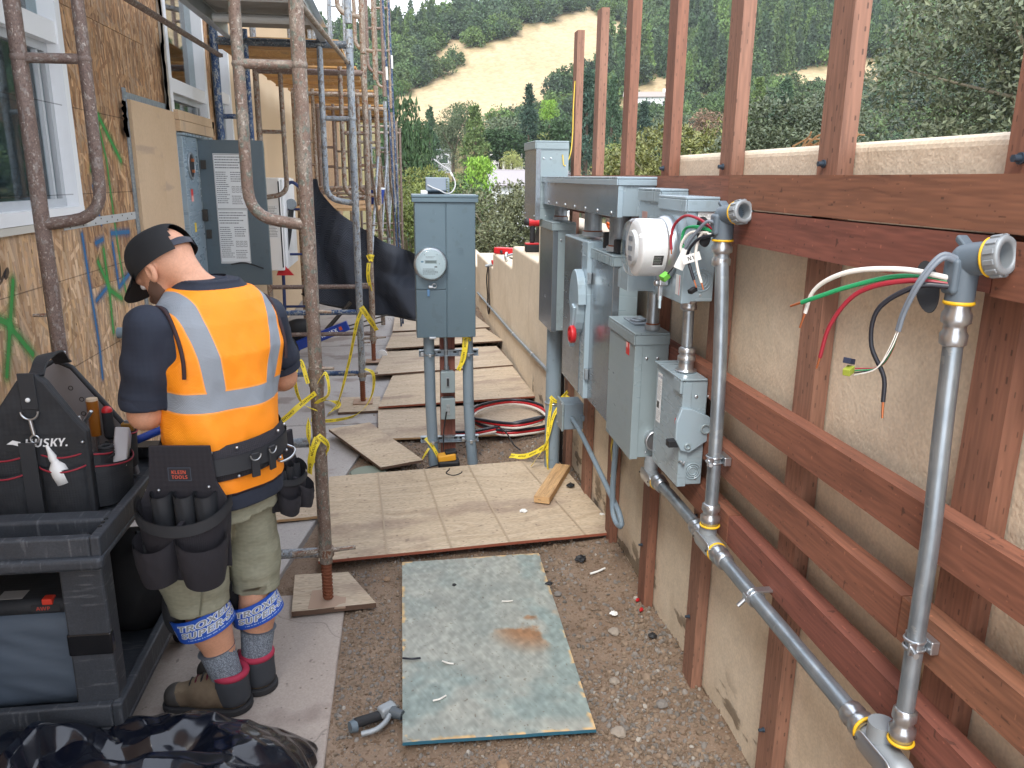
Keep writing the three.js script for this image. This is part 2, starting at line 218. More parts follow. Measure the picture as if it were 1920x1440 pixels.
const plyT = (seed, a, b, c) => { const t = dtex(1024, 512, (u, v) => { const w = fbm(u * 3 + seed, v * 3, 3, 3, 3) * 1.4, g = fbm(u * 7, v * 52 + w * 26, 4, 7, 52), s = fbm(u * 6 + seed, v * 6 + 5, 5, 6, 6), k = 0.9 + 0.16 * vn(u * 180, v * 260, 180, 260); let q = mixc(b, c, clamp(g * 1.3 - 0.15)); q = mixc(q, a, 0.4); q = mixc(q, [140, 120, 106], sstep(0.54, 0.78, s) * 0.55); const sp = fbm(u * 90, v * 90, 2, 90, 90); q = mixc(q, [110, 94, 82], sstep(0.8, 0.88, sp) * 0.6); return q.map(z => z * k); }); t.repeat.set(0.45, 0.9); return t; };
M.ply1 = std({ map: plyT(2, [190, 171, 147], [168, 148, 122], [206, 189, 164]), roughness: 0.82 }); M.ply1.bumpMap = M.ply1.map; M.ply1.bumpScale = 0.001;
M.ply2 = std({ map: plyT(7, [184, 167, 145], [162, 143, 120], [200, 184, 162]), roughness: 0.82 }); M.ply2.bumpMap = M.ply2.map; M.ply2.bumpScale = 0.001;
M.plyEdge = std({ color: sr(140, 78, 58), roughness: 0.85 });
M.plyEdgeDark = std({ color: sr(96, 74, 60), roughness: 0.85 });
M.plyEdgeTan = std({ color: sr(172, 138, 100), roughness: 0.85 });
M.greenEdge = std({ color: sr(44, 96, 116), roughness: 0.6 });
M.deck = std({ map: plyT(15, [196, 150, 92], [168, 122, 68], [212, 170, 112]), roughness: 0.8 });
const stT = dtex(1024, 1024, (u, v) => { const f = fbm(u * 6, v * 6, 4, 6, 6), g = vn(u * 300, v * 300, 300, 300), m = fbm(u * 40, v * 40, 3, 40, 40), s = fbm(u * 11 + 3, v * 4, 4, 11, 4); let c = mixc([212, 196, 172], [225, 210, 188], f); c = mixc(c, [198, 180, 155], sstep(0.55, 0.8, s) * 0.5); return c.map(q => q * (0.93 + 0.08 * g + 0.06 * (m - 0.5))); }); stT.repeat.set(1 / 1.5, 1 / 1.5);
const stB = dtex(512, 512, (u, v) => 255 * (0.5 * fbm(u * 90, v * 90, 3, 90, 90) + 0.5 * fbm(u * 26, v * 26, 2, 26, 26)), false); stB.repeat.set(2, 2);
M.stucco = std({ map: stT, bumpMap: stB, bumpScale: 0.002, roughness: 0.95 });
// splashed mud along the wall's foot (matter with its own outline, seen in the photo)
const mudT = dtex(1024, 256, (u, v) => { const n = fbm(u * 26, v * 9, 5), h = 0.42 + 0.5 * fbm(u * 9 + 4, 2, 3), a = sstep(0.53, 0.62, n) * sstep(h, h * 0.35, v); return [110, 94, 76, 150 * a]; });
M.mud = std({ map: mudT, transparent: true, roughness: 1 });
M.beige = std({ color: sr(206, 182, 150), roughness: 0.9, bumpMap: stB, bumpScale: 0.002 });
M.siding = std({ map: dtex(256, 512, (u, v) => { const f = fbm(u * 5, v * 3, 4), s = fbm(u * 14, v * 2 + 3, 4), k = 0.97 + 0.05 * vn(u * 90, v * 200); let c = mixc([186, 158, 126], [198, 172, 142], f); c = mixc(c, [160, 140, 122], sstep(0.6, 0.8, s) * 0.6); return c.map(q => q * k); }), roughness: 0.75 });
const conT = (a, b, seed) => { const t = dtex(1024, 1024, (u, v) => { const f = fbm(u * 5 + seed, v * 5, 5, 5, 5), g = vn(u * 420, v * 420, 420, 420), st = fbm(u * 9 + 8, v * 9 + seed, 4, 9, 9), cr = Math.abs(fbm(u * 4 + 9, v * 4 + seed, 4, 4, 4) - 0.5); let c = mixc(a, b, f); c = mixc(c, [118, 104, 98], sstep(0.58, 0.76, st) * 0.5); const sp = fbm(u * 120, v * 120, 2, 120, 120); c = mixc(c, [104, 94, 88], sstep(0.82, 0.9, sp) * 0.6); return c.map(q => q * (0.95 + 0.09 * g) * (cr < 0.0035 ? 0.86 : 1)); }); t.repeat.set(0.5, 0.5); return t; };
M.conc = std({ map: conT([158, 146, 137], [174, 163, 153], 2), roughness: 0.9 }); M.concGrey = std({ map: conT([158, 152, 148], [178, 174, 170], 9), roughness: 0.9 });
const dirtT = dtex(1024, 1024, (u, v) => { const f = fbm(u * 7, v * 7, 5, 7, 7), g = fbm(u * 90, v * 90, 3, 90, 90), h = vn(u * 300, v * 300, 300, 300); let c = mixc([116, 96, 79], [140, 121, 104], f); c = mixc(c, [94, 76, 60], sstep(0.55, 0.75, g)); c = mixc(c, [150, 140, 128], sstep(0.84, 0.94, h) * 0.8); return c.map(q => q * (0.85 + 0.3 * g)); }); dirtT.repeat.set(1, 1);
M.dirt = std({ map: dirtT, bumpMap: dirtT, bumpScale: 0.012, roughness: 1 });
// metals and paint
const scuff = dtex(512, 512, (u, v) => { const s = fbm(u * 6, v * 6, 5, 6, 6), l = fbm(u * 60, v * 4, 3, 60, 4); return 255 * clamp(0.75 + 0.35 * (s - 0.5) + 0.2 * (l - 0.5)); }, false);
const paintT = (c, seed, amt = 1) => dtex(512, 512, (u, v) => { const f = fbm(u * 4 + seed, v * 4, 4, 4, 4), s = fbm(u * 22 + seed, v * 22, 3, 22, 22), p = vn(u * 160 + seed, v * 160, 160, 160); let q = c.map(z => z * (1 + amt * 0.07 * (f - 0.5))); if (s > 0.74) q = mixc(q, [c[0] * 0.86, c[1] * 0.84, c[2] * 0.8], 0.5 * amt); if (p > 0.985) q = mixc(q, [210, 212, 210], 0.5 * amt); return q; });
const enamel = (c, seed, rough = 0.38) => std({ map: paintT(c, seed, 0.45), roughnessMap: scuff, roughness: rough, metalness: 0.15 });
M.g1 = enamel([150, 166, 174], 1); M.g2 = enamel([156, 174, 184], 4, 0.34); M.g3 = enamel([142, 156, 160], 6, 0.45); M.g4 = enamel([146, 162, 168], 9, 0.4);
M.ped = enamel([90, 109, 119], 2, 0.48); M.doorGray = enamel([86, 100, 108], 3, 0.45); M.canBlue = enamel([140, 158, 170], 5, 0.4);
M.steelSheet = std({ map: paintT([150, 158, 164], 12, 1.4), roughness: 0.32, metalness: 0.75, roughnessMap: scuff });
const galvT = dtex(256, 512, (u, v) => { const s = fbm(u * 10, v * 14, 4, 10, 14), l = fbm(u * 40, v * 6, 3, 40, 6), d = fbm(u * 8 + 4, v * 30, 3, 8, 30); let c = mixc([132, 142, 150], [172, 180, 186], s); c = c.map(q => q * (0.9 + 0.16 * l)); if (d > 0.76) c = mixc(c, [182, 186, 186], 0.4); return c; }); galvT.repeat.set(5, 2);
M.galv = std({ map: galvT, roughness: 0.52, metalness: 0.72, roughnessMap: scuff }); M.galvDull = std({ map: galvT, roughness: 0.5, metalness: 0.6 }); M.zinc = std({ color: sr(190, 194, 198), roughness: 0.28, metalness: 0.9 });
M.castGray = std({ color: sr(150, 156, 160), roughness: 0.55, metalness: 0.35 }); M.pvc = std({ map: paintT([124, 140, 152], 21, 0.8), roughness: 0.5 }); M.pvcDark = std({ color: sr(92, 104, 114), roughness: 0.5 });
M.darkSteel = std({ color: sr(70, 66, 62), roughness: 0.5, metalness: 0.7 }); M.copper = std({ color: sr(206, 128, 88), roughness: 0.35, metalness: 0.9 }); M.rustPipe = std({ color: sr(128, 76, 52), roughness: 0.8, metalness: 0.2 });
const P = (r, g, b, rough = 0.5, o = {}) => std({ color: sr(r, g, b), roughness: rough, ...o });
M.black = P(26, 27, 30, 0.6); M.blackRub = P(34, 35, 38, 0.75); M.white = P(226, 226, 224, 0.5); M.red = P(190, 36, 42, 0.4); M.yellow = P(236, 204, 40, 0.5); M.blueB = P(70, 84, 98, 0.4, { metalness: 0.5 }); M.green1 = P(30, 136, 84, 0.45); M.redW = P(150, 36, 50, 0.4); M.whiteW = P(222, 218, 210, 0.45); M.blackW = P(34, 36, 44, 0.35); M.grayW = P(112, 120, 130, 0.45); M.orange = P(232, 108, 40, 0.5); M.blueP = P(24, 60, 150, 0.4); M.navyP = P(38, 54, 100, 0.45, { metalness: 0.2 }); M.paper = P(228, 228, 224, 0.7); M.redBrown = P(122, 70, 54, 0.8); M.yellowRing = P(226, 178, 36, 0.5);
// scaffold tube finishes: rust, old paint, drips of render
function scafT(a, b, c, seed, fl = 0.62) { const t = dtex(256, 1024, (u, v) => { const f = fbm(u * 6 + seed, v * 12, 4, 6, 12), g = fbm(u * 16, v * 40 + seed, 3, 16, 40), s = fbm(u * 30 + seed, v * 90, 3, 30, 90), k = 0.86 + 0.24 * vn(u * 70, v * 200, 70, 200); let q = mixc(a, b, sstep(0.38, 0.62, f)); q = mixc(q, c, sstep(0.55, 0.7, g) * 0.9); if (s > fl) q = mixc(q, [186, 180, 170], 0.6); if (s < 0.24) q = mixc(q, [84, 62, 52], 0.6); return q.map(z => z * k); }); t.repeat.set(5, 1.25); return t; }
const scaf = (...a) => { const t = scafT(...a); return std({ map: t, bumpMap: t, bumpScale: 0.0012, roughness: 0.62, metalness: 0.25 }); };
M.sc1 = scaf([126, 106, 94], [142, 130, 118], [112, 116, 106], 1, 0.70); M.sc2 = scaf([112, 94, 86], [120, 102, 94], [134, 124, 118], 5, 0.74); M.sc3 = scaf([138, 146, 154], [156, 162, 166], [110, 104, 100], 9, 0.7); M.sc4 = scaf([134, 120, 106], [152, 142, 130], [120, 80, 58], 13, 0.66); M.scBlue = scaf([46, 70, 108], [70, 92, 124], [150, 152, 150], 17, 0.66); M.scDark = scaf([78, 86, 94], [94, 102, 108], [60, 62, 66], 21, 0.68);
M.alu = P(176, 182, 186, 0.4, { metalness: 0.7 }); M.aluWhite = P(200, 202, 200, 0.5, { metalness: 0.2 });
M.frameWhite = P(226, 228, 230, 0.4); M.frameGrey = P(176, 180, 184, 0.45);
M.glass = phy({ color: new THREE.Color(0.75, 0.82, 0.84), transmission: 1, thickness: 0, roughness: 0.02, ior: 1.5 });
M.room = P(70, 82, 88, 0.9); M.screen = std({ color: sr(46, 56, 62), roughness: 0.85 }); M.curtain = P(168, 166, 150, 0.9);
M.paperTear = P(40, 40, 42, 0.8); M.tyvek = P(190, 186, 176, 0.8);
// print
const txtLines = (x, x0, y0, w, h, n, seed, col = 'rgba(60,62,66,0.75)') => { const f = rng(seed); x.fillStyle = col; const lh = h / n; for (let i = 0; i < n; i++) { let p = x0; const end = x0 + w * (0.7 + 0.3 * f()); while (p < end) { const q = 3 + f() * 12; x.fillRect(p, y0 + i * lh + lh * 0.3, Math.min(q, end - p), lh * 0.38); p += q + 3; } } };
const label = (w, h, draw) => std({ map: ctex(w, h, draw), roughness: 0.6 });
M.doorLabel = label(256, 512, (x, w, h) => { x.fillStyle = '#d9dcdd'; x.fillRect(0, 0, w, h); x.strokeStyle = '#555'; x.lineWidth = 2; x.strokeRect(4, 4, w - 8, h / 2 - 8); x.strokeRect(4, h / 2 + 2, w - 8, h / 2 - 8); for (const o of [0, h / 2]) { txtLines(x, 12, o + 10, w - 26, 60, 5, 3 + o); txtLines(x, 12, o + 80, 110, 150, 16, 9 + o); txtLines(x, 134, o + 80, 105, 50, 5, 5 + o); for (let i = 0; i < 3; i++) { x.strokeRect(140 + i * 34, o + 150, 24, 26); x.beginPath(); x.arc(152 + i * 34, o + 162, 6, 0, 7); x.stroke(); } txtLines(x, 134, o + 190, 105, 44, 5, 8 + o); } });
M.eaton = label(128, 512, (x, w, h) => { x.fillStyle = '#e2e5e6'; x.fillRect(0, 0, w, h); x.fillStyle = '#1a3a6a'; x.font = 'bold 38px sans-serif'; x.fillText('EATON', 4, 52, 120); txtLines(x, 10, 80, 106, 200, 16, 4); x.fillStyle = '#222'; x.fillRect(10, 300, 60, 70); txtLines(x, 10, 385, 106, 110, 10, 6); });
M.cooper = label(256, 192, (x, w, h) => { x.fillStyle = '#e6e8e8'; x.fillRect(0, 0, w, h); x.strokeStyle = '#222'; x.lineWidth = 5; x.strokeRect(3, 3, w - 6, h - 6); x.beginPath(); x.moveTo(0, 76); x.lineTo(w, 76); x.stroke(); x.fillStyle = '#111'; x.font = 'bold 30px sans-serif'; x.fillText('COOPER', 22, 62, 130); txtLines(x, 160, 40, 80, 26, 2, 2); x.beginPath(); x.arc(44, 122, 22, 0, 7); x.lineWidth = 3; x.stroke(); txtLines(x, 80, 108, 150, 60, 3, 5); });
M.redLabel = label(128, 128, (x, w, h) => { x.fillStyle = '#c6302c'; x.fillRect(0, 0, w, h); txtLines(x, 10, 12, 108, 104, 7, 3, 'rgba(250,210,200,0.8)'); });
M.dangerLabel = label(128, 256, (x, w, h) => { x.fillStyle = '#e0e4e6'; x.fillRect(0, 0, w, h); x.fillStyle = '#c62f2c'; x.fillRect(0, 0, w, 54); x.fillStyle = '#fff'; x.font = 'bold 24px sans-serif'; x.fillText('DANGER', 12, 36, 104); txtLines(x, 10, 70, 106, 170, 9, 6); });
M.brownLabel = label(128, 160, (x, w, h) => { x.fillStyle = '#a98a84'; x.fillRect(0, 0, w, h); txtLines(x, 8, 8, 112, 144, 10, 11, 'rgba(130,40,40,0.7)'); });
M.paperLabel = label(128, 256, (x, w, h) => { x.fillStyle = '#dcdede'; x.fillRect(0, 0, w, h); txtLines(x, 10, 10, 108, 236, 20, 14); });
M.barLabel = label(128, 96, (x, w, h) => { x.fillStyle = '#e8e8e8'; x.fillRect(0, 0, w, h); x.fillStyle = '#333'; x.fillRect(6, 8, 116, 78); txtLines(x, 12, 14, 100, 66, 5, 21, 'rgba(210,210,210,0.6)'); });
M.meterFace = label(256, 256, (x, w, h) => { x.fillStyle = '#d3d8da'; x.fillRect(0, 0, w, h); x.fillStyle = '#9aa4a4'; x.fillRect(70, 84, 112, 34); x.fillStyle = '#59645f'; x.fillRect(78, 90, 96, 22); x.fillStyle = '#444'; x.fillRect(160, 142, 26, 12); txtLines(x, 80, 48, 96, 22, 2, 3); txtLines(x, 52, 160, 150, 60, 5, 8); x.beginPath(); x.fillStyle = '#3f6f88'; x.ellipse(48, 100, 14, 8, 0, 0, 7); x.fill(); for (const [a, b] of [[70, 36], [186, 36], [206, 120]]) { x.fillStyle = '#777'; x.beginPath(); x.arc(a, b, 4, 0, 7); x.fill(); } });
M.cautionTape = std({ map: ctex(512, 64, (x, w, h) => { x.fillStyle = '#ead23c'; x.fillRect(0, 0, w, h); x.fillStyle = '#1c1a14'; x.font = 'bold 30px sans-serif'; for (let i = 0; i < 3; i++) x.fillText('CAUTION', 16 + i * 170, 43, 120); }), roughness: 0.45, side: THREE.DoubleSide }); M.cautionTape.map.repeat.set(3.4, 1);
const fabricB = dtex(256, 256, (u, v) => 255 * (0.5 + 0.25 * Math.sin(u * 6.283 * 64) + 0.25 * Math.sin(v * 6.283 * 64)), false);
M.conduitTapeBlack = P(28, 30, 34, 0.55);
// ---------------------------------------------------------------- the setting: ground, slab, terrain
const HB = -7, AX = [Math.sin(10 * Math.PI / 180), -Math.cos(10 * Math.PI / 180)];
const DL = (x, z) => [x * AX[0] + z * AX[1], x * -AX[1] + z * AX[0]]; // depth along the valley view, lateral
function terrainY(x, z) {
  const [D, L] = DL(x, z), ridge = 285 + clamp(L + 20, -60, 200) * 0.9; let h;
  if (D < 130) { const r = sstep(1.2, 22, Math.max(x - 0.6, -z - 12)); h = lerp(-0.35, HB, r); } else h = HB;
  const up = Math.max(0, Math.min(D, ridge) - 120); h += 0.36 * up; if (D > ridge) h -= 0.25 * (D - ridge);
  if (D > 100) h += sstep(100, 180, D) * (3 * n3(x * 0.02, 0.3, z * 0.02) + 1.2 * n3(x * 0.06, 1.3, z * 0.06)); else if (D > 20) h += 0.5 * n3(x * 0.1, 0, z * 0.1);
  return h;
}
const MEADOWS = [[[-2.1, -195.0], [-0.2, -166.8], [10.8, -165.1], [22.7, -173.7], [30.4, -186.3], [41.3, -201.4], [49.7, -211.9], [55.2, -224.3], [60.8, -227.8], [67.1, -231.3], [70.7, -241.5], [73.6, -259.1], [75.8, -277.7], [68.4, -278.8], [67.0, -290.4], [71.7, -322.3], [69.7, -322.6], [63.8, -290.9], [55.8, -277.2], [48.8, -269.6], [38.3, -263.0], [34.1, -250.0], [23.3, -238.0], [18.9, -234.8], [17.6, -226.5], [13.0, -217.0], [7.3, -210.5], [3.2, -202.3]], [[0.1, -215.7], [1.2, -226.6], [2.7, -234.8], [4.9, -228.4], [8.3, -235.2], [13.9, -243.4], [16.2, -255.7], [18.1, -248.2], [20.1, -242.4], [18.7, -236.1], [13.2, -223.7], [8.7, -217.6], [6.4, -222.4], [4.3, -218.3]], [[12.6, -262.3], [15.6, -271.4], [17.0, -264.8], [15.0, -254.4]], [[23.2, -263.8], [25.6, -274.9], [32.0, -280.9], [30.5, -272.5]], [[-0.2, -240.3], [0.8, -248.1], [2.0, -245.2], [1.2, -235.0]], [[46.6, -185.9], [54.2, -192.8], [60.2, -198.5], [67.5, -205.5], [72.3, -212.4], [66.6, -196.6], [63.1, -183.4], [64.7, -177.0], [56.6, -170.5], [48.3, -169.9]], [[86.4, -190.7], [96.7, -201.1], [107.3, -208.1], [117.8, -211.1], [130.9, -212.7], [112.1, -180.4], [93.1, -178.9]], [[66.1, -184.7], [72.1, -187.3], [72.1, -182.1], [68.2, -176.5]], [[153.7, -258.3], [166.8, -261.6], [156.5, -244.7], [149.2, -247.4]]];
const inPoly = (x, y, p) => { let c = false; for (let i = 0, j = p.length - 1; i < p.length; j = i++) if ((p[i][1] > y) !== (p[j][1] > y) && x < (p[j][0] - p[i][0]) * (y - p[i][1]) / (p[j][1] - p[i][1]) + p[i][0]) c = !c; return c; };
const meadow = (x, z) => { const w = 3 * n3(x * 0.06, 3, z * 0.06); return MEADOWS.some(p => inPoly(x + w, z + w, p)); };
{
  const near = [], col = [], idx = [], uv = []; // polar sheet from the site to beyond the ridge
  const R = []; for (let r = 0.4; r < 560; r *= 1.035) R.push(r); const A = 260;
  for (const r of R) for (let a = 0; a <= A; a++) {
    const th = -1.25 + 2.75 * a / A, x = 1.0 + r * Math.sin(th), z = -2 - r * Math.cos(th); const y = terrainY(x, z); near.push(x, y, z); uv.push(x, z);
    const [D] = DL(x, z); let c; const n = fbm(x * 0.08 + 40, z * 0.08 + 90, 4), n2 = fbm(x * 0.5 + 40, z * 0.5 + 9, 3);
    if (D > 140 && meadow(x, z)) c = [0.60 + 0.14 * (n - 0.5) + 0.1 * (n2 - 0.5), 0.445 + 0.11 * (n - 0.5) + 0.08 * (n2 - 0.5), 0.25 + 0.09 * (n - 0.5) + 0.05 * (n2 - 0.5)]; else if (D > 120) c = [0.15 + 0.1 * n2, 0.13 + 0.07 * n2, 0.06]; else c = [0.10 + 0.12 * n * n2, 0.10 + 0.1 * n2, 0.05];
    col.push(...c);
  }
  for (let j = 0; j < R.length - 1; j++) for (let i = 0; i < A; i++) { const a = j * (A + 1) + i, b = a + A + 1; idx.push(a, b, a + 1, b, b + 1, a + 1); }
  const g = new THREE.BufferGeometry(); g.setAttribute('position', new THREE.Float32BufferAttribute(near, 3)); g.setAttribute('color', new THREE.Float32BufferAttribute(col, 3)); g.setAttribute('uv', new THREE.Float32BufferAttribute(uv, 2)); g.setIndex(idx); g.computeVertexNormals();
  const t = dtex(256, 256, (u, v) => { const k = 190 + 65 * fbm(u * 12, v * 12, 4, 12, 12); return [k, k, k]; }); t.repeat.set(0.12, 0.12);
  struct('hillside_terrain', g, std({ vertexColors: true, map: t, roughness: 1 }));
}
const groundY = (x, z) => 0.018 * n3(x * 2.3, 0.7, z * 2.3) + 0.010 * n3(x * 7, 2.1, z * 7) + 0.004 * n3(x * 23, 5, z * 23) + 0.05 * sstep(0.75, 1.06, x) * (0.5 + 0.5 * n3(x * 3, 8, z * 3)) - 0.012 - 0.02 * sstep(-0.2, -0.5, x);
struct('gravel_ground', grid(150, 420, (u, v) => { const x = lerp(-0.9, 1.3, u), z = lerp(2, -14.5, v); return [x, groundY(x, z), z, x, z]; }), M.dirt);
{ // loose stones, too many to count
  const f = rng(77), base = new THREE.IcosahedronGeometry(1, 1), p = base.attributes.position; for (let i = 0; i < p.count; i++) { const v = V(p.getX(i), p.getY(i), p.getZ(i)), k = 1 + 0.3 * n3(v.x * 1.7, v.y * 1.7, v.z * 1.7 + 4); p.setXYZ(i, v.x * k, v.y * k * 0.7, v.z * k); } base.computeVertexNormals();
  const N = 48000, im = new THREE.InstancedMesh(base, std({ color: 0xffffff, roughness: 0.95 }), N), m = new THREE.Matrix4(), q = new THREE.Quaternion(), e = new THREE.Euler(), c = new THREE.Color(); let k = 0;
  while (k < N) { const z = -1.55 - Math.pow(f(), 1.9) * 9.5, x = lerp(-0.34, 1.02, f()); const dens = 0.3 + 0.7 * sstep(0.35, 0.6, fbm(x * 3 + 9, z * 3 + 40, 3)); if (f() > dens) continue; if (x < -0.26 && f() > 0.15) continue; let s = 0.0024 + 0.0062 * Math.pow(f(), 3); if (f() < 0.006) s *= 1.9; if (x > 0.6 && f() < 0.2) s = 0.005 + 0.006 * f(); e.set(f() * 6, f() * 6, f() * 6); q.setFromEuler(e); m.compose(V(x, groundY(x, z) + s * 0.25, z), q, V(s * (0.8 + 0.6 * f()), s * (0.7 + 0.4 * f()), s)); im.setMatrixAt(k, m); const t = f(); const b = f(); t < 0.62 ? c.setRGB(0.15 + 0.105 * b, 0.11 + 0.078 * b, 0.077 + 0.056 * b) : t < 0.97 ? c.setRGB(0.14 + 0.095 * b, 0.125 + 0.087 * b, 0.11 + 0.08 * b) : c.setRGB(0.24 + 0.14 * b, 0.22 + 0.13 * b, 0.19 + 0.12 * b); im.setColorAt(k, c); k++; }
  im.name = numbered('gravel_stones'); im.castShadow = im.receiveShadow = true; tag(im, 'small brown and grey stones strewn over the dirt', 'gravel', null, 'stuff'); scene.add(im);
}
{ // concrete walk: slabs with open joints
  const edge = [[2, -0.28], [-2.2, -0.275], [-3.15, -0.27], [-5.5, -0.19], [-8.6, 0.0]]; const eX = z => { for (let i = 1; i < edge.length; i++) if (z >= edge[i][0]) return lerp(edge[i][1], edge[i - 1][1], (z - edge[i][0]) / (edge[i - 1][0] - edge[i][0])); return 0; };
  const joints = [2, -0.7, -3.14, -5.55, -6.9, -8.3, -10, -12.5], t = new THREE.Group(); t.name = 'concrete_walk'; t.userData.kind = 'structure'; scene.add(t);
  for (let i = 0; i < joints.length - 1; i++) { const z0 = joints[i] - 0.006, z1 = joints[i + 1] + 0.006; if (i === 2) { /* nearer slab set back behind the gravel strip */ } const a = eX(z0), b = eX(z1); const off = i === 2 ? -0.34 : 0, s = new THREE.Shape([[-1.43, -z0], [a + off, -z0], [b + (i === 2 ? -0.0 : 0), -z1], [-1.43, -z1]].map(q => new THREE.Vector2(...q))); let g = new THREE.ExtrudeGeometry(s, { depth: 0.08, bevelEnabled: true, bevelSize: 0.004, bevelThickness: 0.004, bevelSegments: 1, bevelOffset: -0.004 }); g.rotateX(-Math.PI / 2); g = uvm(g, 0); g.translate(0, -0.084 + (i % 2) * 0.002, 0); const o = new THREE.Mesh(g, i < 2 ? M.conc : M.concGrey); o.name = 'slab'; o.castShadow = o.receiveShadow = true; t.add(o); }
}
// ---------------------------------------------------------------- stepped retaining wall
{
  const t = thing('retaining_wall', 'tan stucco retaining wall stepping down behind the timber frame', 'wall', [1.012, 0, -4]);
  const prof = [[-2, -0.4], [-2, 1.823], [2.99, 1.823], [2.99, 1.47], [5.86, 1.47], [5.86, 1.123], [7.29, 1.123], [7.29, 0.923], [8.84, 0.923], [8.84, 0.747], [10.7, 0.747], [10.7, 0.556], [13.5, 0.556], [13.5, -0.6]];
  const sh = new THREE.Shape(); const r = 0.03; prof.forEach((p, i) => { if (!i) { sh.moveTo(...p); return; } const a = prof[i - 1], b = prof[(i + 1) % prof.length], l1 = Math.hypot(p[0] - a[0], p[1] - a[1]), l2 = Math.hypot(b[0] - p[0], b[1] - p[1]); sh.lineTo(p[0] + (a[0] - p[0]) / l1 * r, p[1] + (a[1] - p[1]) / l1 * r); sh.quadraticCurveTo(p[0], p[1], p[0] + (b[0] - p[0]) / l2 * r, p[1] + (b[1] - p[1]) / l2 * r); });
  let g = new THREE.ExtrudeGeometry(sh, { depth: 0.2, bevelEnabled: true, bevelSize: 0.022, bevelThickness: 0.022, bevelSegments: 4, bevelOffset: -0.022, curveSegments: 5 });
  g.applyMatrix4(new THREE.Matrix4().makeBasis(V(0, 0, -1), V(0, 1, 0), V(1, 0, 0))); g.translate(1.034, 0, 0);
  { const q = g.attributes.position; for (let i = 0; i < q.count; i++) q.setX(i, q.getX(i) + 0.004 * n3(q.getZ(i) * 2, q.getY(i) * 2, 1)); }
  const nr = g.attributes.normal.clone(); g = uvm(g, 2, false); obj('wall_body', g, M.stucco, t);
  const mud = grid(60, 4, (u, v) => { const z = lerp(0.2, -6, u), y = lerp(0.0, 0.42, v); return [1.0065 + 0.004 * n3(z * 2, y * 2, 1), y, z, u, v]; }); obj('mud_splash', mud, M.mud, t); M.mud.map.repeat.set(2, 1);
}
// ---------------------------------------------------------------- timber frame bolted to the wall
{
  const t = thing('timber_fence_frame', 'reddish brown stained timber posts and rails bolted along the stucco wall', 'fence', [0.97, 0, -2.5]);
  const zs = [-1.2, -1.8, -2.39, -2.95, -3.52, -4.06, -4.58, -5.15], pm = [M.post2, M.post1, M.post1, M.post2];
  zs.forEach((z, i) => { const top = i === 7 ? 1.64 : 2.515 + 0.01 * Math.sin(i * 3), g = lumber(0.039, top + 0.02, 0.089, 0.004, 0.002, i + 2); T(g, [0.9885, (top - 0.02) / 2, z + 0.044]); const o = obj('post', g, pm[i % 4], t);
    const bolt = (y, s = 1) => { obj('bolt', [T(new THREE.CylinderGeometry(0.019 * s, 0.019 * s, 0.004, 16), [0.9635, y, z + 0.036], [0, 0, Math.PI / 2]), T(new THREE.CylinderGeometry(0.013 * s, 0.013 * s, 0.014, 6), [0.957, y, z + 0.036], [0, 0, Math.PI / 2])], M.blueB, t); };
    if (i < 4) { bolt(1.776, 0.5); bolt(0.60 + 0.02 * i, 0.42); if (i > 0) bolt(0.26, 0.36); } });
  const rail = (y0, y1, z0, z1, m, s, dx = 0, tilt = 0) => { const g = lumber(0.042, y1 - y0, Math.abs(z1 - z0), 0.003, 0.0025, s); if (tilt) T(g, null, [tilt, 0, 0]); T(g, [0.9475 + dx, (y0 + y1) / 2, (z0 + z1) / 2]); obj('rail', g, m, t); };
  rail(1.662, 1.752, 0.6, -2.205, M.red3, 31); rail(1.661, 1.7505, -2.208, -4.75, M.red1, 32); 
  rail(1.563, 1.652, 0.6, -1.135, M.red1, 33, 0, 0.0); rail(1.566, 1.655, -1.139, -4.7, M.red2, 34, 0, -0.0012);
  rail(1.085, 1.174, 0.6, -2.46, M.red1, 35); rail(1.084, 1.173, -2.463, -4.75, M.red2, 36);
  rail(0.888, 0.977, 0.6, -1.232, M.red3, 37); rail(0.886, 0.976, -1.236, -4.7, M.red1, 38);
  rail(0.70, 0.789, 0.6, -2.02, M.red2, 39); rail(0.702, 0.791, -2.023, -2.85, M.red1, 40);
}
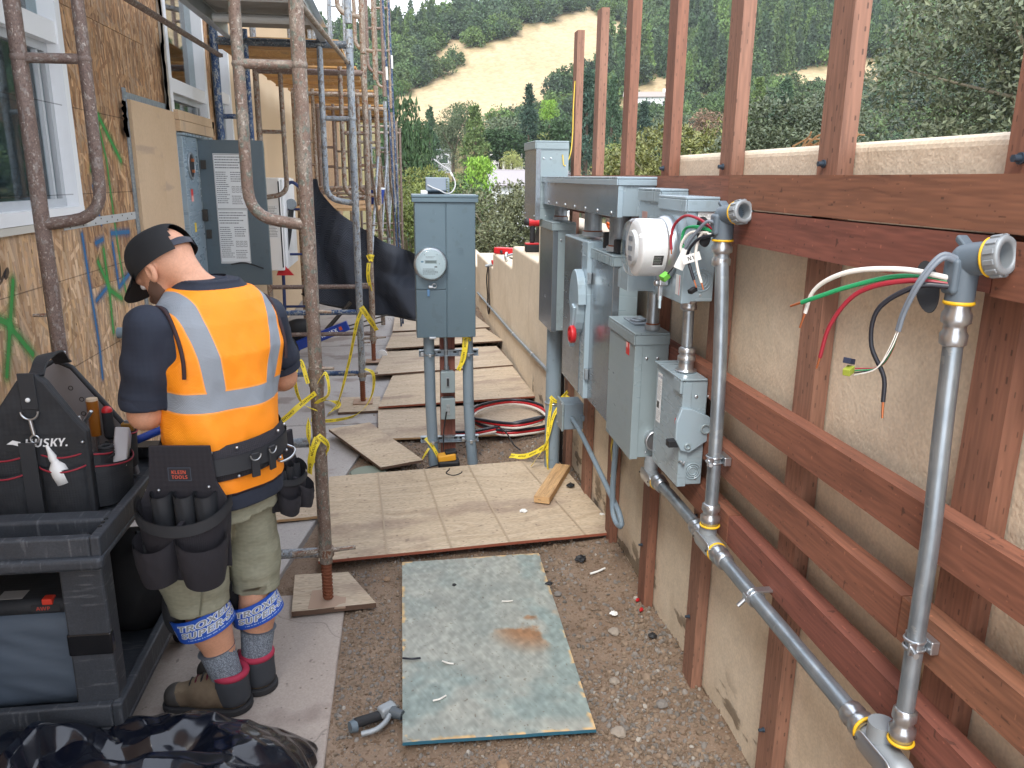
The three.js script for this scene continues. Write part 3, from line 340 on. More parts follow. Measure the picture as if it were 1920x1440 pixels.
// ---------------------------------------------------------------- house under construction
{
  const W = -1.42, t = thing('house', 'house with bare oriented strand board sheathing, white windows and tan stucco', 'house', [-1.42, 0, -5]);
  const panel = (z0, z1, y0, y1, m = M.osb) => { const g = bx(W - 0.014, W, y0 + 0.0015, y1 - 0.0015, z1 + 0.0015, z0 - 0.0015, 2); obj('sheathing_panel', g, m, t); };
  const cols = [[1.2, -0.2], [-0.2, -1.42], [-1.42, -2.62], [-2.62, -3.84]];
  for (const [a, b] of cols) { panel(a, b, 0.02, 1.545, M.osbGrey); panel(a, b, 3.2, 3.9); }
  panel(1.2, -1.42, 1.545, 3.2); // left of window one, out of sight
  panel(-3.84, -5.06, 0.02, 1.22, M.osbGrey); panel(-3.84, -5.06, 1.22, 2.44); panel(-3.84, -5.06, 2.44, 3.9); panel(-5.06, -5.47, 0.02, 2.1); panel(-5.06, -5.47, 2.1, 3.9); panel(-5.47, -6.5, 3.25, 3.9); panel(-5.47, -6.5, 0.02, 0.9);
  panel(-6.5, -6.84, 0.02, 1.3); panel(-6.5, -6.84, 1.3, 3.9); panel(-6.84, -7.4, 3.2, 3.9);
  for (let z = -12; z > -20; z -= 1.22) { panel(z, z - 1.22, 0.02, 2.44); panel(z, z - 1.22, 2.44, 3.9); }
  obj('stucco_wall', [bx(W - 0.03, W + 0.012, 0.02, 3.9, -12, -7.4, 2), bx(W - 0.03, W + 0.012, 0.02, 1.62, -7.4, -6.84, 2)], M.beige, t);
  obj('interior_wall', [bx(-3.4, -3.36, 0, 3.9, -20, 1.2), bx(-3.36, W - 0.03, 0, 0.03, -20, 1.2), bx(-3.36, W - 0.016, -0.0, 3.9, 1.2, 1.24), bx(-3.36, W - 0.016, 0, 3.9, -20.04, -20)], M.room, t);
  obj('roof', bx(-3.5, -1.2, 3.905, 4.05, -20.1, 1.3, 2), P(120, 110, 100, 0.9), t);
  // windows
  const win = (z0, z1, y0, y1, bar, o) => {
    const f = 0.05, w = obj('window', [bx(W - 0.09, W + 0.022, y0, y0 + f, z1, z0), bx(W - 0.09, W + 0.022, y1 - f, y1, z1, z0), bx(W - 0.09, W + 0.021, y0 + f, y1 - f, z0 - f, z0), bx(W - 0.09, W + 0.021, y0 + f, y1 - f, z1, z1 + f), bx(W - 0.085, W + 0.012, bar, bar + 0.085, z1 + f, z0 - f)], M.frameWhite, t);
    const s = 0.035, a = z0 - f, b = z1 + f; obj('sash', [bx(W - 0.07, W - 0.03, y0 + f, y0 + f + s, b, a), bx(W - 0.07, W - 0.03, bar - s, bar, b, a), bx(W - 0.069, W - 0.031, y0 + f + s, bar - s, a - s, a), bx(W - 0.069, W - 0.031, y0 + f + s, bar - s, b, b + s), bx(W - 0.055, W - 0.035, y0 + f + s, bar - s, b + 0.085, b + 0.105)], M.frameGrey, w);
    obj('pane', bx(W - 0.053, W - 0.05, y0 + f, bar, b, a), M.glass, w); obj('pane', bx(W - 0.053, W - 0.05, bar + 0.085, y1 - f, b, a), M.glass, w);
    obj('insect_screen', bx(W - 0.110, W - 0.1085, y0 + f, bar, b + 0.1, a), M.screen, w);
    obj('curtain', grid(40, 2, (u, v) => [W - 0.22 + 0.02 * Math.sin(u * 60), lerp(y0 + 0.2, y1, v), lerp(b + 0.05, lerp(a, b, 0.75), u)]), M.curtain, w);
    return w; };
  win(-1.42, -3.84, 1.545, 3.2, 2.26); win(-5.47, -6.5, 0.95, 3.25, 2.24); win(-6.86, -7.38, 1.62, 3.2, 2.3);
  obj('window_sill', bx(W + 0.001, W + 0.02, 1.515, 1.543, -3.9, -1.42), M.tyvek, t);
  // trim beside the windows
  obj('jamb_trim', bx(W + 0.001, W + 0.016, 2.05, 3.3, -5.465, -5.395, 1), P(168, 160, 146, 0.8), t); obj('jamb_trim', bx(W + 0.001, W + 0.014, 0.9, 3.3, -6.845, -6.78, 1), P(170, 164, 152, 0.8), t);
  const torn = (z, y0, y1, w, s) => { const f = rng(s), a = [], b = []; for (let i = 0; i <= 14; i++) { const y = lerp(y0, y1, i / 14); a.push([w * (0.2 + 0.8 * f()), y]); b.push([-0.01 - 0.02 * f(), y]); } const g = extr([...a, ...b.reverse()], 0.004); g.applyMatrix4(new THREE.Matrix4().makeBasis(V(0, 0, 1), V(0, 1, 0), V(1, 0, 0))); return g.translate(W + 0.018, 0, z); };
  obj('torn_paper', torn(-5.38, 2.06, 2.5, 0.05, 3), M.paperTear, t); obj('torn_paper', torn(-5.40, 2.5, 3.3, 0.03, 4), M.paperTear, t); obj('torn_paper', torn(-6.76, 1.9, 3.3, 0.05, 5), M.paperTear, t); obj('torn_paper', torn(-6.58, 2.02, 2.12, 0.1, 6), M.paperTear, t); obj('torn_paper', torn(-4.55, 1.92, 2.1, 0.07, 8), M.paperTear, t);
  // siding patch, flashing and header
  obj('siding_patch', rbx(W + 0.002, W + 0.026, 0.55, 2.115, -5.48, -4.64, 0.003), M.siding, t);
  obj('flashing', [bx(W + 0.001, W + 0.008, 0.6, 2.17, -4.635, -4.59, 1), bx(W + 0.002, W + 0.012, 2.118, 2.15, -5.44, -4.636, 2)], M.galvDull, t);
  obj('header_board', rbx(W + 0.002, W + 0.05, 2.07, 2.13, -6.42, -5.484, 0.003), M.siding, t); obj('header_board', rbx(W + 0.002, W + 0.055, 2.0, 2.067, -6.42, -5.484, 0.003), M.siding, t);
  const strap = obj('metal_strap', bx(W + 0.001, W + 0.004, 1.5, 1.538, -4.6, -3.64, 2), P(196, 198, 200, 0.45, { metalness: 0.4 }), t); { const hs = []; for (let i = 0; i < 12; i++) hs.push(T(new THREE.CylinderGeometry(0.004, 0.004, 0.002, 8), [W + 0.005, 1.519 + 0.009 * (i % 2 ? 1 : -1), -3.7 - i * 0.075], [0, 0, Math.PI / 2])); obj('nail_head', hs, M.darkSteel, strap); }
  obj('pipe_stub', [cyl([W - 0.05, 0.965, -4.13], [W + 0.2, 0.955, -4.13], 0.028, 0.028, 20)], M.pvc, t);
  // spray paint and chalk lines on the sheathing (flat marks)
  const z0 = -2.7, z1 = -4.58, y0 = 0.6, y1 = 2.2, Wd = 1024, Hd = 872, X = z => (z - z0) / (z1 - z0) * Wd, Y = y => (y1 - y) / (y1 - y0) * Hd;
  const gt = ctex(Wd, Hd, x => { x.clearRect(0, 0, Wd, Hd); x.lineCap = 'round'; x.lineJoin = 'round';
    const f = rng(9); const spray = (col, w, ...p) => { for (const [lw, al] of [[w * 2.8, 0.1], [w * 2, 0.18], [w * 1.4, 0.35], [w * 0.8, 0.55]]) { x.strokeStyle = `rgba(${col},${al})`; x.lineWidth = lw; x.beginPath(); p.forEach((q, i) => i ? x.lineTo(X(q[0]), Y(q[1])) : x.moveTo(X(q[0]), Y(q[1]))); x.stroke(); } for (let i = 0; i < 60; i++) { const k = Math.floor(f() * (p.length - 1)), u = f(), a = p[k], b = p[k + 1]; x.fillStyle = `rgba(${col},0.5)`; x.fillRect(X(lerp(a[0], b[0], u)) + (f() - 0.5) * w * 3, Y(lerp(a[1], b[1], u)) + (f() - 0.5) * w * 3, 2, 2); } };
    for (const y of [2.02, 1.65, 1.3, 0.925]) { x.strokeStyle = 'rgba(60,45,40,0.55)'; x.lineWidth = 2.2; x.beginPath(); x.moveTo(0, Y(y)); x.lineTo(Wd, Y(y - 0.006)); x.stroke(); }
    const G = '52,140,66', B = '40,104,150', G2 = '40,112,88';
    spray(G, 11, [-4.2, 2.0], [-4.03, 1.75]); spray(G, 15, [-4.21, 2.0], [-4.46, 1.8]); spray(G, 9, [-4.19, 1.98], [-4.25, 1.8], [-4.26, 1.55], [-4.28, 1.3], [-4.32, 1.1]); spray(G2, 8, [-4.05, 1.9], [-4.06, 1.66]);
    spray(B, 13, [-3.83, 1.47], [-3.85, 1.2], [-3.87, 0.95], [-3.86, 0.8]); spray(B, 12, [-4.2, 1.45], [-4.46, 1.44]); spray(B, 11, [-3.98, 1.42], [-4.08, 1.43]); spray(B, 9, [-4.03, 1.68], [-4.08, 1.5]); spray(B, 13, [-4.2, 1.4], [-4.22, 1.18], [-4.4, 1.23]); spray(B, 11, [-3.9, 1.16], [-4.05, 1.2]);
    spray(G, 13, [-4.07, 1.38], [-4.08, 1.15], [-4.07, 0.98]); spray(G, 14, [-3.98, 1.33], [-4.1, 1.18], [-4.24, 1.12]); spray(G, 15, [-2.9, 1.27], [-3.04, 1.21], [-3.2, 1.06]); spray(G, 15, [-3.13, 1.35], [-3.06, 1.2], [-2.98, 1.03]);
    x.fillStyle = 'rgba(214,70,60,0.7)'; x.beginPath(); x.ellipse(X(-4.06), Y(1.6), 9, 14, 0, 0, 7); x.fill(); x.fillStyle = 'rgba(36,30,28,0.7)'; for (let i = 0; i < 16; i++) { x.beginPath(); x.ellipse(X(-2.85 - 0.25 * f()), Y(1.35 + 0.12 * (f() - 0.5)), 4 + 10 * f(), 8 + 16 * f(), f(), 0, 7); x.fill(); } });
  gt.wrapS = gt.wrapT = THREE.ClampToEdgeWrapping;
  obj('spray_marks', grid(1, 1, (u, v) => [W + 0.0012, lerp(y0, y1, v), lerp(z0, z1, u), u, v]), std({ map: gt, transparent: true, roughness: 0.8 }), t);
}
// ---------------------------------------------------------------- electrical cabinet on the house
{
  const t = thing('meter_main_cabinet', 'blue grey electrical cabinet on the house wall with its dark door swung open', 'electrical panel', [-1.4, 0.96, -5.9]);
  obj('enclosure', [rbx(-1.418, -1.366, 0.96, 1.975, -5.86, -5.5, 0.004), bx(-1.418, -1.40, 0.96, 1.975, -6.3, -5.861)], M.canBlue, t); obj('rain_lip', rbx(-1.417, -1.35, 1.976, 1.992, -6.3, -5.49, 0.004), M.canBlue, t);
  const ring = T(new THREE.TorusGeometry(0.082, 0.008, 8, 28), [-1.362, 1.79, -5.66], [0, Math.PI / 2, 0]); obj('meter_socket', [ring], M.galvDull, t); obj('socket_well', T(new THREE.CylinderGeometry(0.078, 0.078, 0.004, 24), [-1.364, 1.79, -5.66], [0, 0, Math.PI / 2]), M.black, t);
  for (const dy of [-0.035, 0.035]) obj('contact_jaw', rbx(-1.364, -1.345, 1.78 + dy, 1.80 + dy, -5.68, -5.665, 0.002), M.copper, t);
  const st = (m, y0, y1, za, zb) => obj('sticker', bx(-1.3655, -1.364, y0, y1, zb, za), m, t); st(M.redLabel, 1.56, 1.64, -5.6, -5.65); st(P(228, 196, 50), 1.36, 1.42, -5.62, -5.66);
  const d = obj('door', [rbx(-1.362, -0.93, 0.97, 1.965, -5.885, -5.868, 0.003), bx(-0.945, -0.93, 0.98, 1.955, -5.91, -5.885), bx(-1.36, -0.945, 1.945, 1.96, -5.91, -5.8855)], M.doorGray, t);
  obj('wiring_label', T(quad(0.205, 0.75), [-1.165, 1.5, -5.8665]), M.doorLabel, d); obj('latch', [rbx(-1.35, -1.315, 1.77, 1.83, -5.868, -5.855, 0.003), rbx(-1.35, -1.315, 1.3, 1.36, -5.868, -5.855, 0.003), rbx(-1.362, -1.33, 1.42, 1.5, -5.868, -5.84, 0.003)], M.darkSteel, d); obj('bonding_wire', pipe([[-1.2, 1.12, -5.86], [-1.1, 1.13, -5.84], [-1.0, 1.1, -5.84], [-0.98, 1.09, -5.855]], 0.005, 8), M.black, d);
}
{ // white storage unit further along the wall
  const t = thing('battery_cabinet', 'white wall mounted battery cabinet behind the open grey door', 'battery cabinet', [-1.25, 0.87, -8]);
  obj('housing', [rbx(-1.405, -1.085, 0.87, 1.71, -8.5, -7.62, 0.01)], M.white, t); obj('front_cover', rbx(-1.083, -1.06, 0.88, 1.7, -8.45, -7.68, 0.008), M.frameWhite, t); obj('data_label', T(quad(0.1, 0.3), [-1.16, 1.32, -7.618]), M.paperLabel, t); obj('vent_slot', bx(-1.1, -1.088, 0.9, 1.68, -7.62, -7.6185), M.black, t);
  const u = thing('pvc_elbow', 'small white pipe elbow on tan wall below the battery cabinet', 'pipe', [-1.4, 0.72, -7.0]); obj('elbow', bent([[-1.408, 0.8, -6.95], [-1.3, 0.8, -6.95], [-1.27, 0.72, -6.95]], 0.022, 0.04), M.white, u);
}
// ---------------------------------------------------------------- scaffolding
const SCT = 0.026;
function jack(x, z, parent, y0 = 0.03) { const pts = []; for (let i = 0; i <= 120; i++) { const a = i / 120 * Math.PI * 2 * 13; pts.push(V(x + 0.019 * Math.cos(a), y0 + 0.012 + i / 120 * 0.2, z + 0.019 * Math.sin(a))); } obj('screw_jack', [cyl([x, y0 + 0.006, z], [x, y0 + 0.3, z], 0.0185), sweep(pts, 0.0045, 5)], M.rustPipe, parent); obj('base_plate', rbx(x - 0.075, x + 0.075, y0 - 0.006, y0 + 0.004, z - 0.075, z + 0.075, 0.002), P(168, 142, 122, 0.85), parent); obj('jack_handle', [cyl([x, y0 + 0.2, z], [x, y0 + 0.235, z], 0.034, 0.034, 12), cyl([x - 0.13, y0 + 0.22, z + 0.02], [x + 0.12, y0 + 0.225, z - 0.01], 0.013, 0.009, 8)], M.sc4, parent); }
function frame(label, z, xl, xr, y0, top, o) {
  const t = thing('steel_scaffolding', label, 'scaffold', [(xl + xr) / 2, 0, z], 'steel scaffold frames along the house'); const [mL, mR, mB] = o.m, jb = y0 + o.j;
  for (const [x, m, s] of [[xl, mL, 1], [xr, mR, -1]]) {
    obj('leg', [cyl([x, y0, z], [x, top, z], SCT, SCT, 16)], m, t); if (o.collar) obj('coupling_collar', cyl([x, o.collar, z], [x, o.collar + 0.07, z], SCT + 0.004, SCT + 0.004, 16), m, t);
    const ix = x + s * 0.205; obj('ladder_tube', bent([[ix, top - 0.02, z], [ix, jb + 0.02, z], [x, jb - 0.01, z]], 0.021, 0.13), m, t);
    for (const y of o.rungs) obj('rung', [cyl([x, y, z], [ix, y, z], 0.017, 0.017, 12), T(new THREE.SphereGeometry(0.024, 12, 8), [ix, y, z], null, [1, 0.8, 1]), T(new THREE.SphereGeometry(0.03, 12, 8), [x, y, z], null, [1, 0.8, 1])], m, t);
    if (o.pins) for (const y of o.pins) obj('brace_pin', cyl([x, y, z], [x - s * 0.07, y, z + 0.01], 0.008, 0.006, 8), M.sc4, t);
    if (o.jack) jack(x, z, t);
  }
  for (const [y, m] of o.bars) obj('cross_bar', cyl([xl, y, z], [xr, y, z], 0.02, 0.02, 12), m || mB, t);
  if (o.topbar) obj('top_bar', cyl([xl - 0.02, o.topbar, z], [xr + 0.02, o.topbar, z], 0.026, 0.026, 14), o.topM || mB, t);
  return t;
}
const LB = 'steel scaffold frame with curved side ladders, ';
frame('nearest rusty scaffold frame with curved ladders, right leg beside the worker', -3.03, -1.25, -0.338, 0.2, 2.75, { m: [M.sc2, M.sc1, M.sc3], j: 1.37, rungs: [2.11, 2.62], bars: [[0.245], [0.72]], jack: true, pins: [1.24, 1.02], collar: 0.95, topbar: 2.70, topM: M.sc4 });
frame('grey and blue scaffold frame, second along the house wall', -6.04, -1.235, -0.325, 0.2, 2.72, { m: [M.scBlue, M.sc3, M.scBlue], j: 1.35, rungs: [2.13], bars: [[0.26, M.scBlue], [0.735, M.scBlue]], jack: true, pins: [0.95, 0.5], collar: 2.6, topbar: 2.62, topM: M.scDark });
frame('scaffold frame with flaking white paint, third along the wall', -7.45, -1.2, -0.285, 0.2, 2.75, { m: [M.sc4, M.sc4, M.sc2], j: 1.35, rungs: [2.1], bars: [[0.295], [0.74]], jack: true, pins: [1.3], collar: 1.9, topbar: 2.6, topM: M.sc2 });
[[-9.4, -1.13, -0.235, 'fourth'], [-11.3, -1.06, -0.17, 'fifth'], [-13.2, -0.98, -0.1, 'sixth'], [-15.2, -0.9, -0.04, 'seventh'], [-17.4, -0.82, 0.03, 'farthest']].forEach(([z, a, b, n], i) => frame(`rust streaked scaffold frame, ${n} along the house wall`, z, a, b, 0.02, 2.7, { m: [[M.sc4, M.sc2, M.sc1][i % 3], [M.sc4, M.sc3, M.sc4, M.sc1, M.sc2][i], M.sc4], j: 1.5, rungs: [2.1, 1.85], bars: [[0.3], [0.75], [1.6 - 0.1 * i]], topbar: 2.6 }));
// upper lift standing on the first
[[-6.04, -1.235, -0.325, 'second'], [-7.45, -1.2, -0.285, 'third'], [-9.4, -1.13, -0.235, 'fourth'], [-11.3, -1.06, -0.17, 'fifth'], [-13.2, -0.98, -0.1, 'sixth']].forEach(([z, a, b, n], i) => frame(`upper lift scaffold frame standing on the ${n} lower frame`, z, a, b, 2.76, 4.7, { m: [M.sc3, [M.sc3, M.sc4, M.sc4, M.sc2, M.sc4][i], M.sc4], j: 0.3, rungs: [3.6, 4.2], bars: [], topbar: 4.6 }));
// braces, walkboard, decks
{
  const br = (label, a, b, m, r = 0.014) => { const o = thing('steel_brace', label, 'scaffold brace', a, 'braces between the scaffold frames'); obj('tube', cyl(a, b, r, r, 10), m, o); obj('flat_end', [T(rbx(-0.02, 0.02, -0.012, 0.012, -0.004, 0.004, 0.003), a), T(rbx(-0.02, 0.02, -0.012, 0.012, -0.004, 0.004, 0.003), b)], M.darkSteel, o); };
  br('brown side brace running along the wall past the second window', [-1.2, 2.49, -3.1], [-1.19, 2.52, -5.98], M.sc2, 0.016);
  br('upper diagonal scaffold brace from first frame to second', [-0.36, 2.35, -3.03], [-0.34, 2.5, -6.0], M.sc4, 0.001 + 0.012);
  for (const [i, z0, z1, x0, x1] of [[0, -7.45, -9.4, -0.285, -0.235], [1, -9.4, -11.3, -0.235, -0.17], [2, -11.3, -13.2, -0.17, -0.1], [3, -13.2, -15.2, -0.1, -0.04]]) { const w = ['third and fourth', 'fourth and fifth', 'fifth and sixth', 'sixth and seventh'][i]; br(`rising cross brace between the ${w} scaffold frames`, [x0, 0.9, z0], [x1, 1.95, z1], M.sc3); br(`falling cross brace between the ${w} scaffold frames`, [x0 + 0.02, 1.95, z0], [x1 + 0.02, 0.9, z1], M.sc4); }
  const wb = thing('aluminium_walkboard', 'aluminium walkboard with blue deck spanning the first two scaffold frames overhead', 'scaffold plank', [-0.8, 2.62, -4.5]);
  for (const x of [-1.12, -0.5]) obj('side_rail', [bx(x - 0.022, x - 0.016, 2.63, 2.74, -6.05, -3.0, 2), bx(x - 0.016, x + 0.022, 2.63, 2.637, -6.05, -3.0, 2), bx(x - 0.016, x + 0.022, 2.733, 2.74, -6.05, -3.0, 2)], M.alu, wb);
  for (const z of [-3.4, -3.95, -4.4, -4.75, -5.4]) obj('cross_tube', cyl([-1.1, 2.66, z], [-0.515, 2.66, z], 0.026, 0.026, 14), M.aluWhite, wb);
  obj('deck', bx(-1.1, -0.52, 2.712, 2.73, -6.04, -3.02, 2), P(128, 126, 122, 0.7), wb); obj('deck_edge', [bx(-1.098, -1.085, 2.731, 2.75, -6.04, -3.02, 2), bx(-0.535, -0.522, 2.731, 2.75, -6.04, -3.02, 2)], P(50, 110, 170, 0.6), wb); for (const x of [-1.08, -0.54]) obj('hook', bent([[x, 2.66, -6.02], [x, 2.68, -6.1], [x, 2.58, -6.1]], 0.012, 0.03), M.alu, wb);
  const deck = (z0, z1, x0, x1, n) => { const o = thing('scaffold_deck', `plywood deck on the scaffold ${n}`, 'scaffold plank', [(x0 + x1) / 2, 2.63, (z0 + z1) / 2], 'plywood decks over the scaffold'); const k = 3, w = (x1 - x0) / k; for (let i = 0; i < k; i++) obj('plank', bx(x0 + i * w + 0.004, x0 + (i + 1) * w - 0.004, 2.646, 2.665, z1, z0, 2), M.deck, o); for (let z = z0 - 0.3; z > z1; z -= 0.55) obj('joist', bx(x0 + 0.01, x1 - 0.01, 2.622, 2.6455, z - 0.02, z + 0.02, 0), i2(z), o); };
  const i2 = z => M.lum; deck(-6.12, -7.4, -1.3, -0.4, 'just past the aluminium walkboard'); deck(-7.52, -9.3, -1.25, -0.35, 'between the third and fourth frames'); deck(-9.5, -11.2, -1.2, -0.25, 'between the fourth and fifth frames'); deck(-11.4, -15, -1.1, -0.15, 'at the far end of the run');
  const lower = thing('scaffold_shelf', 'weathered plank platform low in the far scaffold bays', 'scaffold plank', [-0.6, 1.4, -9]); for (let i = 0; i < 4; i++) obj('plank', bx(-1.1 + i * 0.22, -0.885 + i * 0.22, 1.375 + 0.002 * i, 1.41, -11.2, -8.6, 2), M.lum, lower);
  const bt = thing('blue_bucket', 'bright blue tub on the far scaffold planks', 'bucket', [-0.32, 1.42, -9.6]); obj('tub', T(lathe([[0, 0], [0.1, 0], [0.125, 0.16], [0.13, 0.165], [0.12, 0.17], [0.1, 0.02]], 20), [-0.3, 1.418, -9.6]), M.blueP, bt); obj('lid', T(lathe([[0.128, 0.17], [0.132, 0.19], [0, 0.2]], 20), [-0.3, 1.412, -9.6]), M.white, bt);
  for (const [i, x0, z0, x1, z1, h] of [[0, -0.14, -9.0, -0.02, -9.1, 3.9], [1, -0.07, -8.9, 0.0, -9.3, 3.6]]) { const q = thing('blue_pole', i ? 'right one of two thin blue poles outside the scaffold' : 'left one of two thin blue poles outside the scaffold', 'pole', [x1, 0.6, z1], 'blue poles outside the scaffold'); obj('tube', sweep([V(x1, 0.0, z1), V(lerp(x1, x0, 0.5), h / 2, z0), V(x0, h, z0)], 0.011, 8), M.scBlue, q); obj('white_band', cyl([lerp(x1, x0, 0.7), 2.72 + 0.1 * i, z0], [lerp(x1, x0, 0.73), 2.85 + 0.1 * i, z0], 0.0125, 0.0125, 8), M.white, q); }
}
// ---------------------------------------------------------------- hand truck and moving blanket
{
  const t = thing('hand_truck', 'blue appliance hand truck parked beneath the hanging black blanket', 'hand truck', [-1.0, 0, -7.9]);
  for (const x of [-1.13, -0.9]) obj('rail', pipe([[x, 0.18, -7.75], [x, 0.9, -7.85], [x, 1.5, -7.92], [x + (x < -1 ? 0.05 : -0.05), 1.63, -7.95]], 0.016, 10), M.navyP, t);
  obj('handle', pipe([[-1.08, 1.63, -7.95], [-1.015, 1.67, -7.95], [-0.95, 1.63, -7.95]], 0.016, 10), M.navyP, t);
  for (const y of [0.5, 1.0, 1.42]) obj('cross_brace', cyl([-1.13, y, -7.79 - y * 0.08], [-0.9, y, -7.79 - y * 0.08], 0.012), M.navyP, t);
  obj('strap_reel', T(new THREE.CylinderGeometry(0.05, 0.05, 0.04, 18), [-1.02, 1.47, -7.86], [Math.PI / 2, 0, 0]), M.galvDull, t);
  obj('strap', ribbon([[-1.02, 1.42, -7.84], [-1.06, 1.15, -7.8], [-1.12, 0.9, -7.74]], 0.05, V(1, 0, 0)), M.black, t);
  obj('red_bracket', extr([[0, 0], [0.16, 0], [0.05, 0.13]], 0.02, 0.003).translate(-1.17, 0.82, -7.7), M.red, t);
  for (const [x, z] of [[-1.12, -7.86], [-1.12, -7.6]]) { const w = obj('wheel', T(lathe([[0.06, -0.02], [0.11, -0.024], [0.125, -0.012], [0.125, 0.012], [0.11, 0.024], [0.06, 0.02]], 26), [x, 0.127, z], [Math.PI / 2, 0, 0]), M.blackRub, t); obj('rim', T(new THREE.CylinderGeometry(0.062, 0.062, 0.03, 20), [x, 0.127, z], [Math.PI / 2, 0, 0]), M.navyP, w); }
  const a = V(-1.15, 0.1, -7.62), b = V(-0.53, 0.345, -7.62); const plate = obj('toe_beam', T(rbx(-0.34, 0.34, -0.045, 0.045, -0.03, 0.03, 0.006), [-0.84, 0.222, -7.62], [0, 0, Math.atan2(b.y - a.y, b.x - a.x)]), M.blueP, t);
  obj('lettering', T(quad(0.3, 0.066), [-0.71, 0.275, -7.588], [0, 0, Math.atan2(b.y - a.y, b.x - a.x)]), std({ map: ctex(256, 64, (x, w, h) => { x.fillStyle = '#1c3f9a'; x.fillRect(0, 0, w, h); x.fillStyle = '#eef0f2'; x.font = 'bold 48px sans-serif'; x.fillText('KINEX', 62, 49, 150); x.fillStyle = '#c8502c'; x.fillRect(222, 14, 24, 34); }), roughness: 0.5 }), plate);
  obj('support_rod', [cyl([-0.55, 0.33, -7.63], [-0.15, 0.42, -7.75], 0.007), cyl([-0.55, 0.3, -7.6], [-0.2, 0.36, -7.7], 0.007), cyl([-0.75, 0.28, -7.66], [-0.5, 0.55, -7.75], 0.02)], M.darkSteel, t);
  obj('motor_housing', T(new THREE.SphereGeometry(0.13, 20, 14), [-0.98, 0.3, -7.7], null, [1.25, 0.8, 0.6]), M.black, t);
  obj('caster', [T(new THREE.CylinderGeometry(0.05, 0.05, 0.03, 20), [-0.21, 0.052, -7.6], [Math.PI / 2, 0, 0])], M.white, t);
  // quilted moving blanket
  const qb = dtex(512, 512, (u, v) => { const k = Math.abs(((u * 12) % 1) - 0.5), s = ((v * 40 + k * 5) % 1); return 255 * clamp(0.25 + 0.9 * Math.pow(Math.abs(Math.sin(s * Math.PI)), 0.6)); }, false);
  const bt = thing('moving_blanket', 'black quilted moving blanket hanging in folds behind the meter pedestal', 'blanket', [-0.4, 0.3, -7.95]);
  const topE = u => [lerp(-0.84, 0.32, u), u < 0.03 ? 1.7 : 1.72 - 1.05 * Math.pow(u, 0.62) + 0.23 * u, 0], bot = u => [lerp(-0.98, 0.32, u), 0.60 - 0.18 * Math.sin(clamp(u * 1.6) * Math.PI / 2) - 0.09 * u, 0];
  obj('quilt', shell(90, 60, (u, v) => { const a = bot(u), b = topE(u), x = lerp(a[0], b[0], v) + 0.03 * Math.sin(v * 7 + u * 3), y = lerp(a[1], b[1], v); const fold = 0.1 * Math.sin(u * 9 - v * 3.2) * (1 - 0.5 * v) * (1 - u * 0.4) + 0.05 * Math.sin(u * 17 + v * 5) + 0.12 * sstep(0.42, 0.62, v) * sstep(0.45, 0.8, u) * -1 + 0.02 * n3(u * 6, v * 6, 2); return [x, y, -7.98 + fold, u * 1.2, v * 1.2]; }, 0.012), std({ color: sr(46, 52, 64), roughness: 0.6, bumpMap: qb, bumpScale: 0.02 }), bt);
  obj('bound_edge', sweep(Array.from({ length: 50 }, (_, i) => { const u = i / 49, a = bot(u); return V(a[0] + 0.03 * Math.sin(u * 3), a[1], -7.975 + 0.1 * Math.sin(u * 9) * (1 - u * 0.4) + 0.05 * Math.sin(u * 17)); }), 0.012, 6), M.black, bt);
}
// ---------------------------------------------------------------- electrical gear on the timber frame
const screwX = (x, y, z, r = 0.006) => T(new THREE.SphereGeometry(r, 8, 6), [x, y, z], null, [0.5, 1, 1]);
const screwZ = (x, y, z, r = 0.006) => T(new THREE.SphereGeometry(r, 8, 6), [x, y, z], null, [1, 1, 0.5]);
const knock = (x, y, z, r) => [r, r * 0.72, r * 0.5].map((q, i) => T(new THREE.TorusGeometry(q, 0.0022, 6, 28), [x, y, z + 0.0005 - i * 0.0002]));
function encl(name, label, cat, x0, x1, y0, y1, z0, z1, m, o = {}) {
  const t = thing(name, label, cat, [(x0 + x1) / 2, y0, (z0 + z1) / 2], o.group);
  obj('body', rbx(x0 + 0.008, x1, y0, y1, z0, z1, 0.004), m, t);
  obj('cover', [rbx(x0, x0 + 0.0075, y0 - 0.006, y1 - 0.002, z0 - 0.003, z1 + 0.003, 0.003), rbx(x0 + 0.001, x0 + 0.028, y0 - 0.004, y1 - 0.004, z1 + 0.0005, z1 + 0.0035, 0.0012)], o.cover || m, t);
  if (o.lip) obj('rain_hood', [rbx(x0 - 0.006, x1 - 0.001, y1 - 0.001, y1 + 0.008, z0 - 0.008, z1 + 0.008, 0.003), rbx(x0 - 0.006, x0 - 0.001, y1 - 0.035, y1 - 0.0015, z0 - 0.008, z1 + 0.008, 0.002), rbx(x0, x1 - 0.001, y1 - 0.035, y1 - 0.0015, z1 + 0.004, z1 + 0.008, 0.002)], m, t);
  obj('screw', [[0.045, 0.05], [0.085, 0.05]].map(([a, b]) => screwZ(x0 + a, y1 - b - (o.lip ? 0.035 : 0), z1 + 0.001)).concat([[0.06, 0.02]].map(([a, b]) => screwZ(x0 + a, y0 + b, z1 + 0.001, 0.004))), M.zinc, t);
  if (o.ko) obj('knockout', knock(o.ko[0], o.ko[1], z1 + 0.0005, o.ko[2]), m, t);
  return t;
}
const BK = 0.9255; // face of the rails
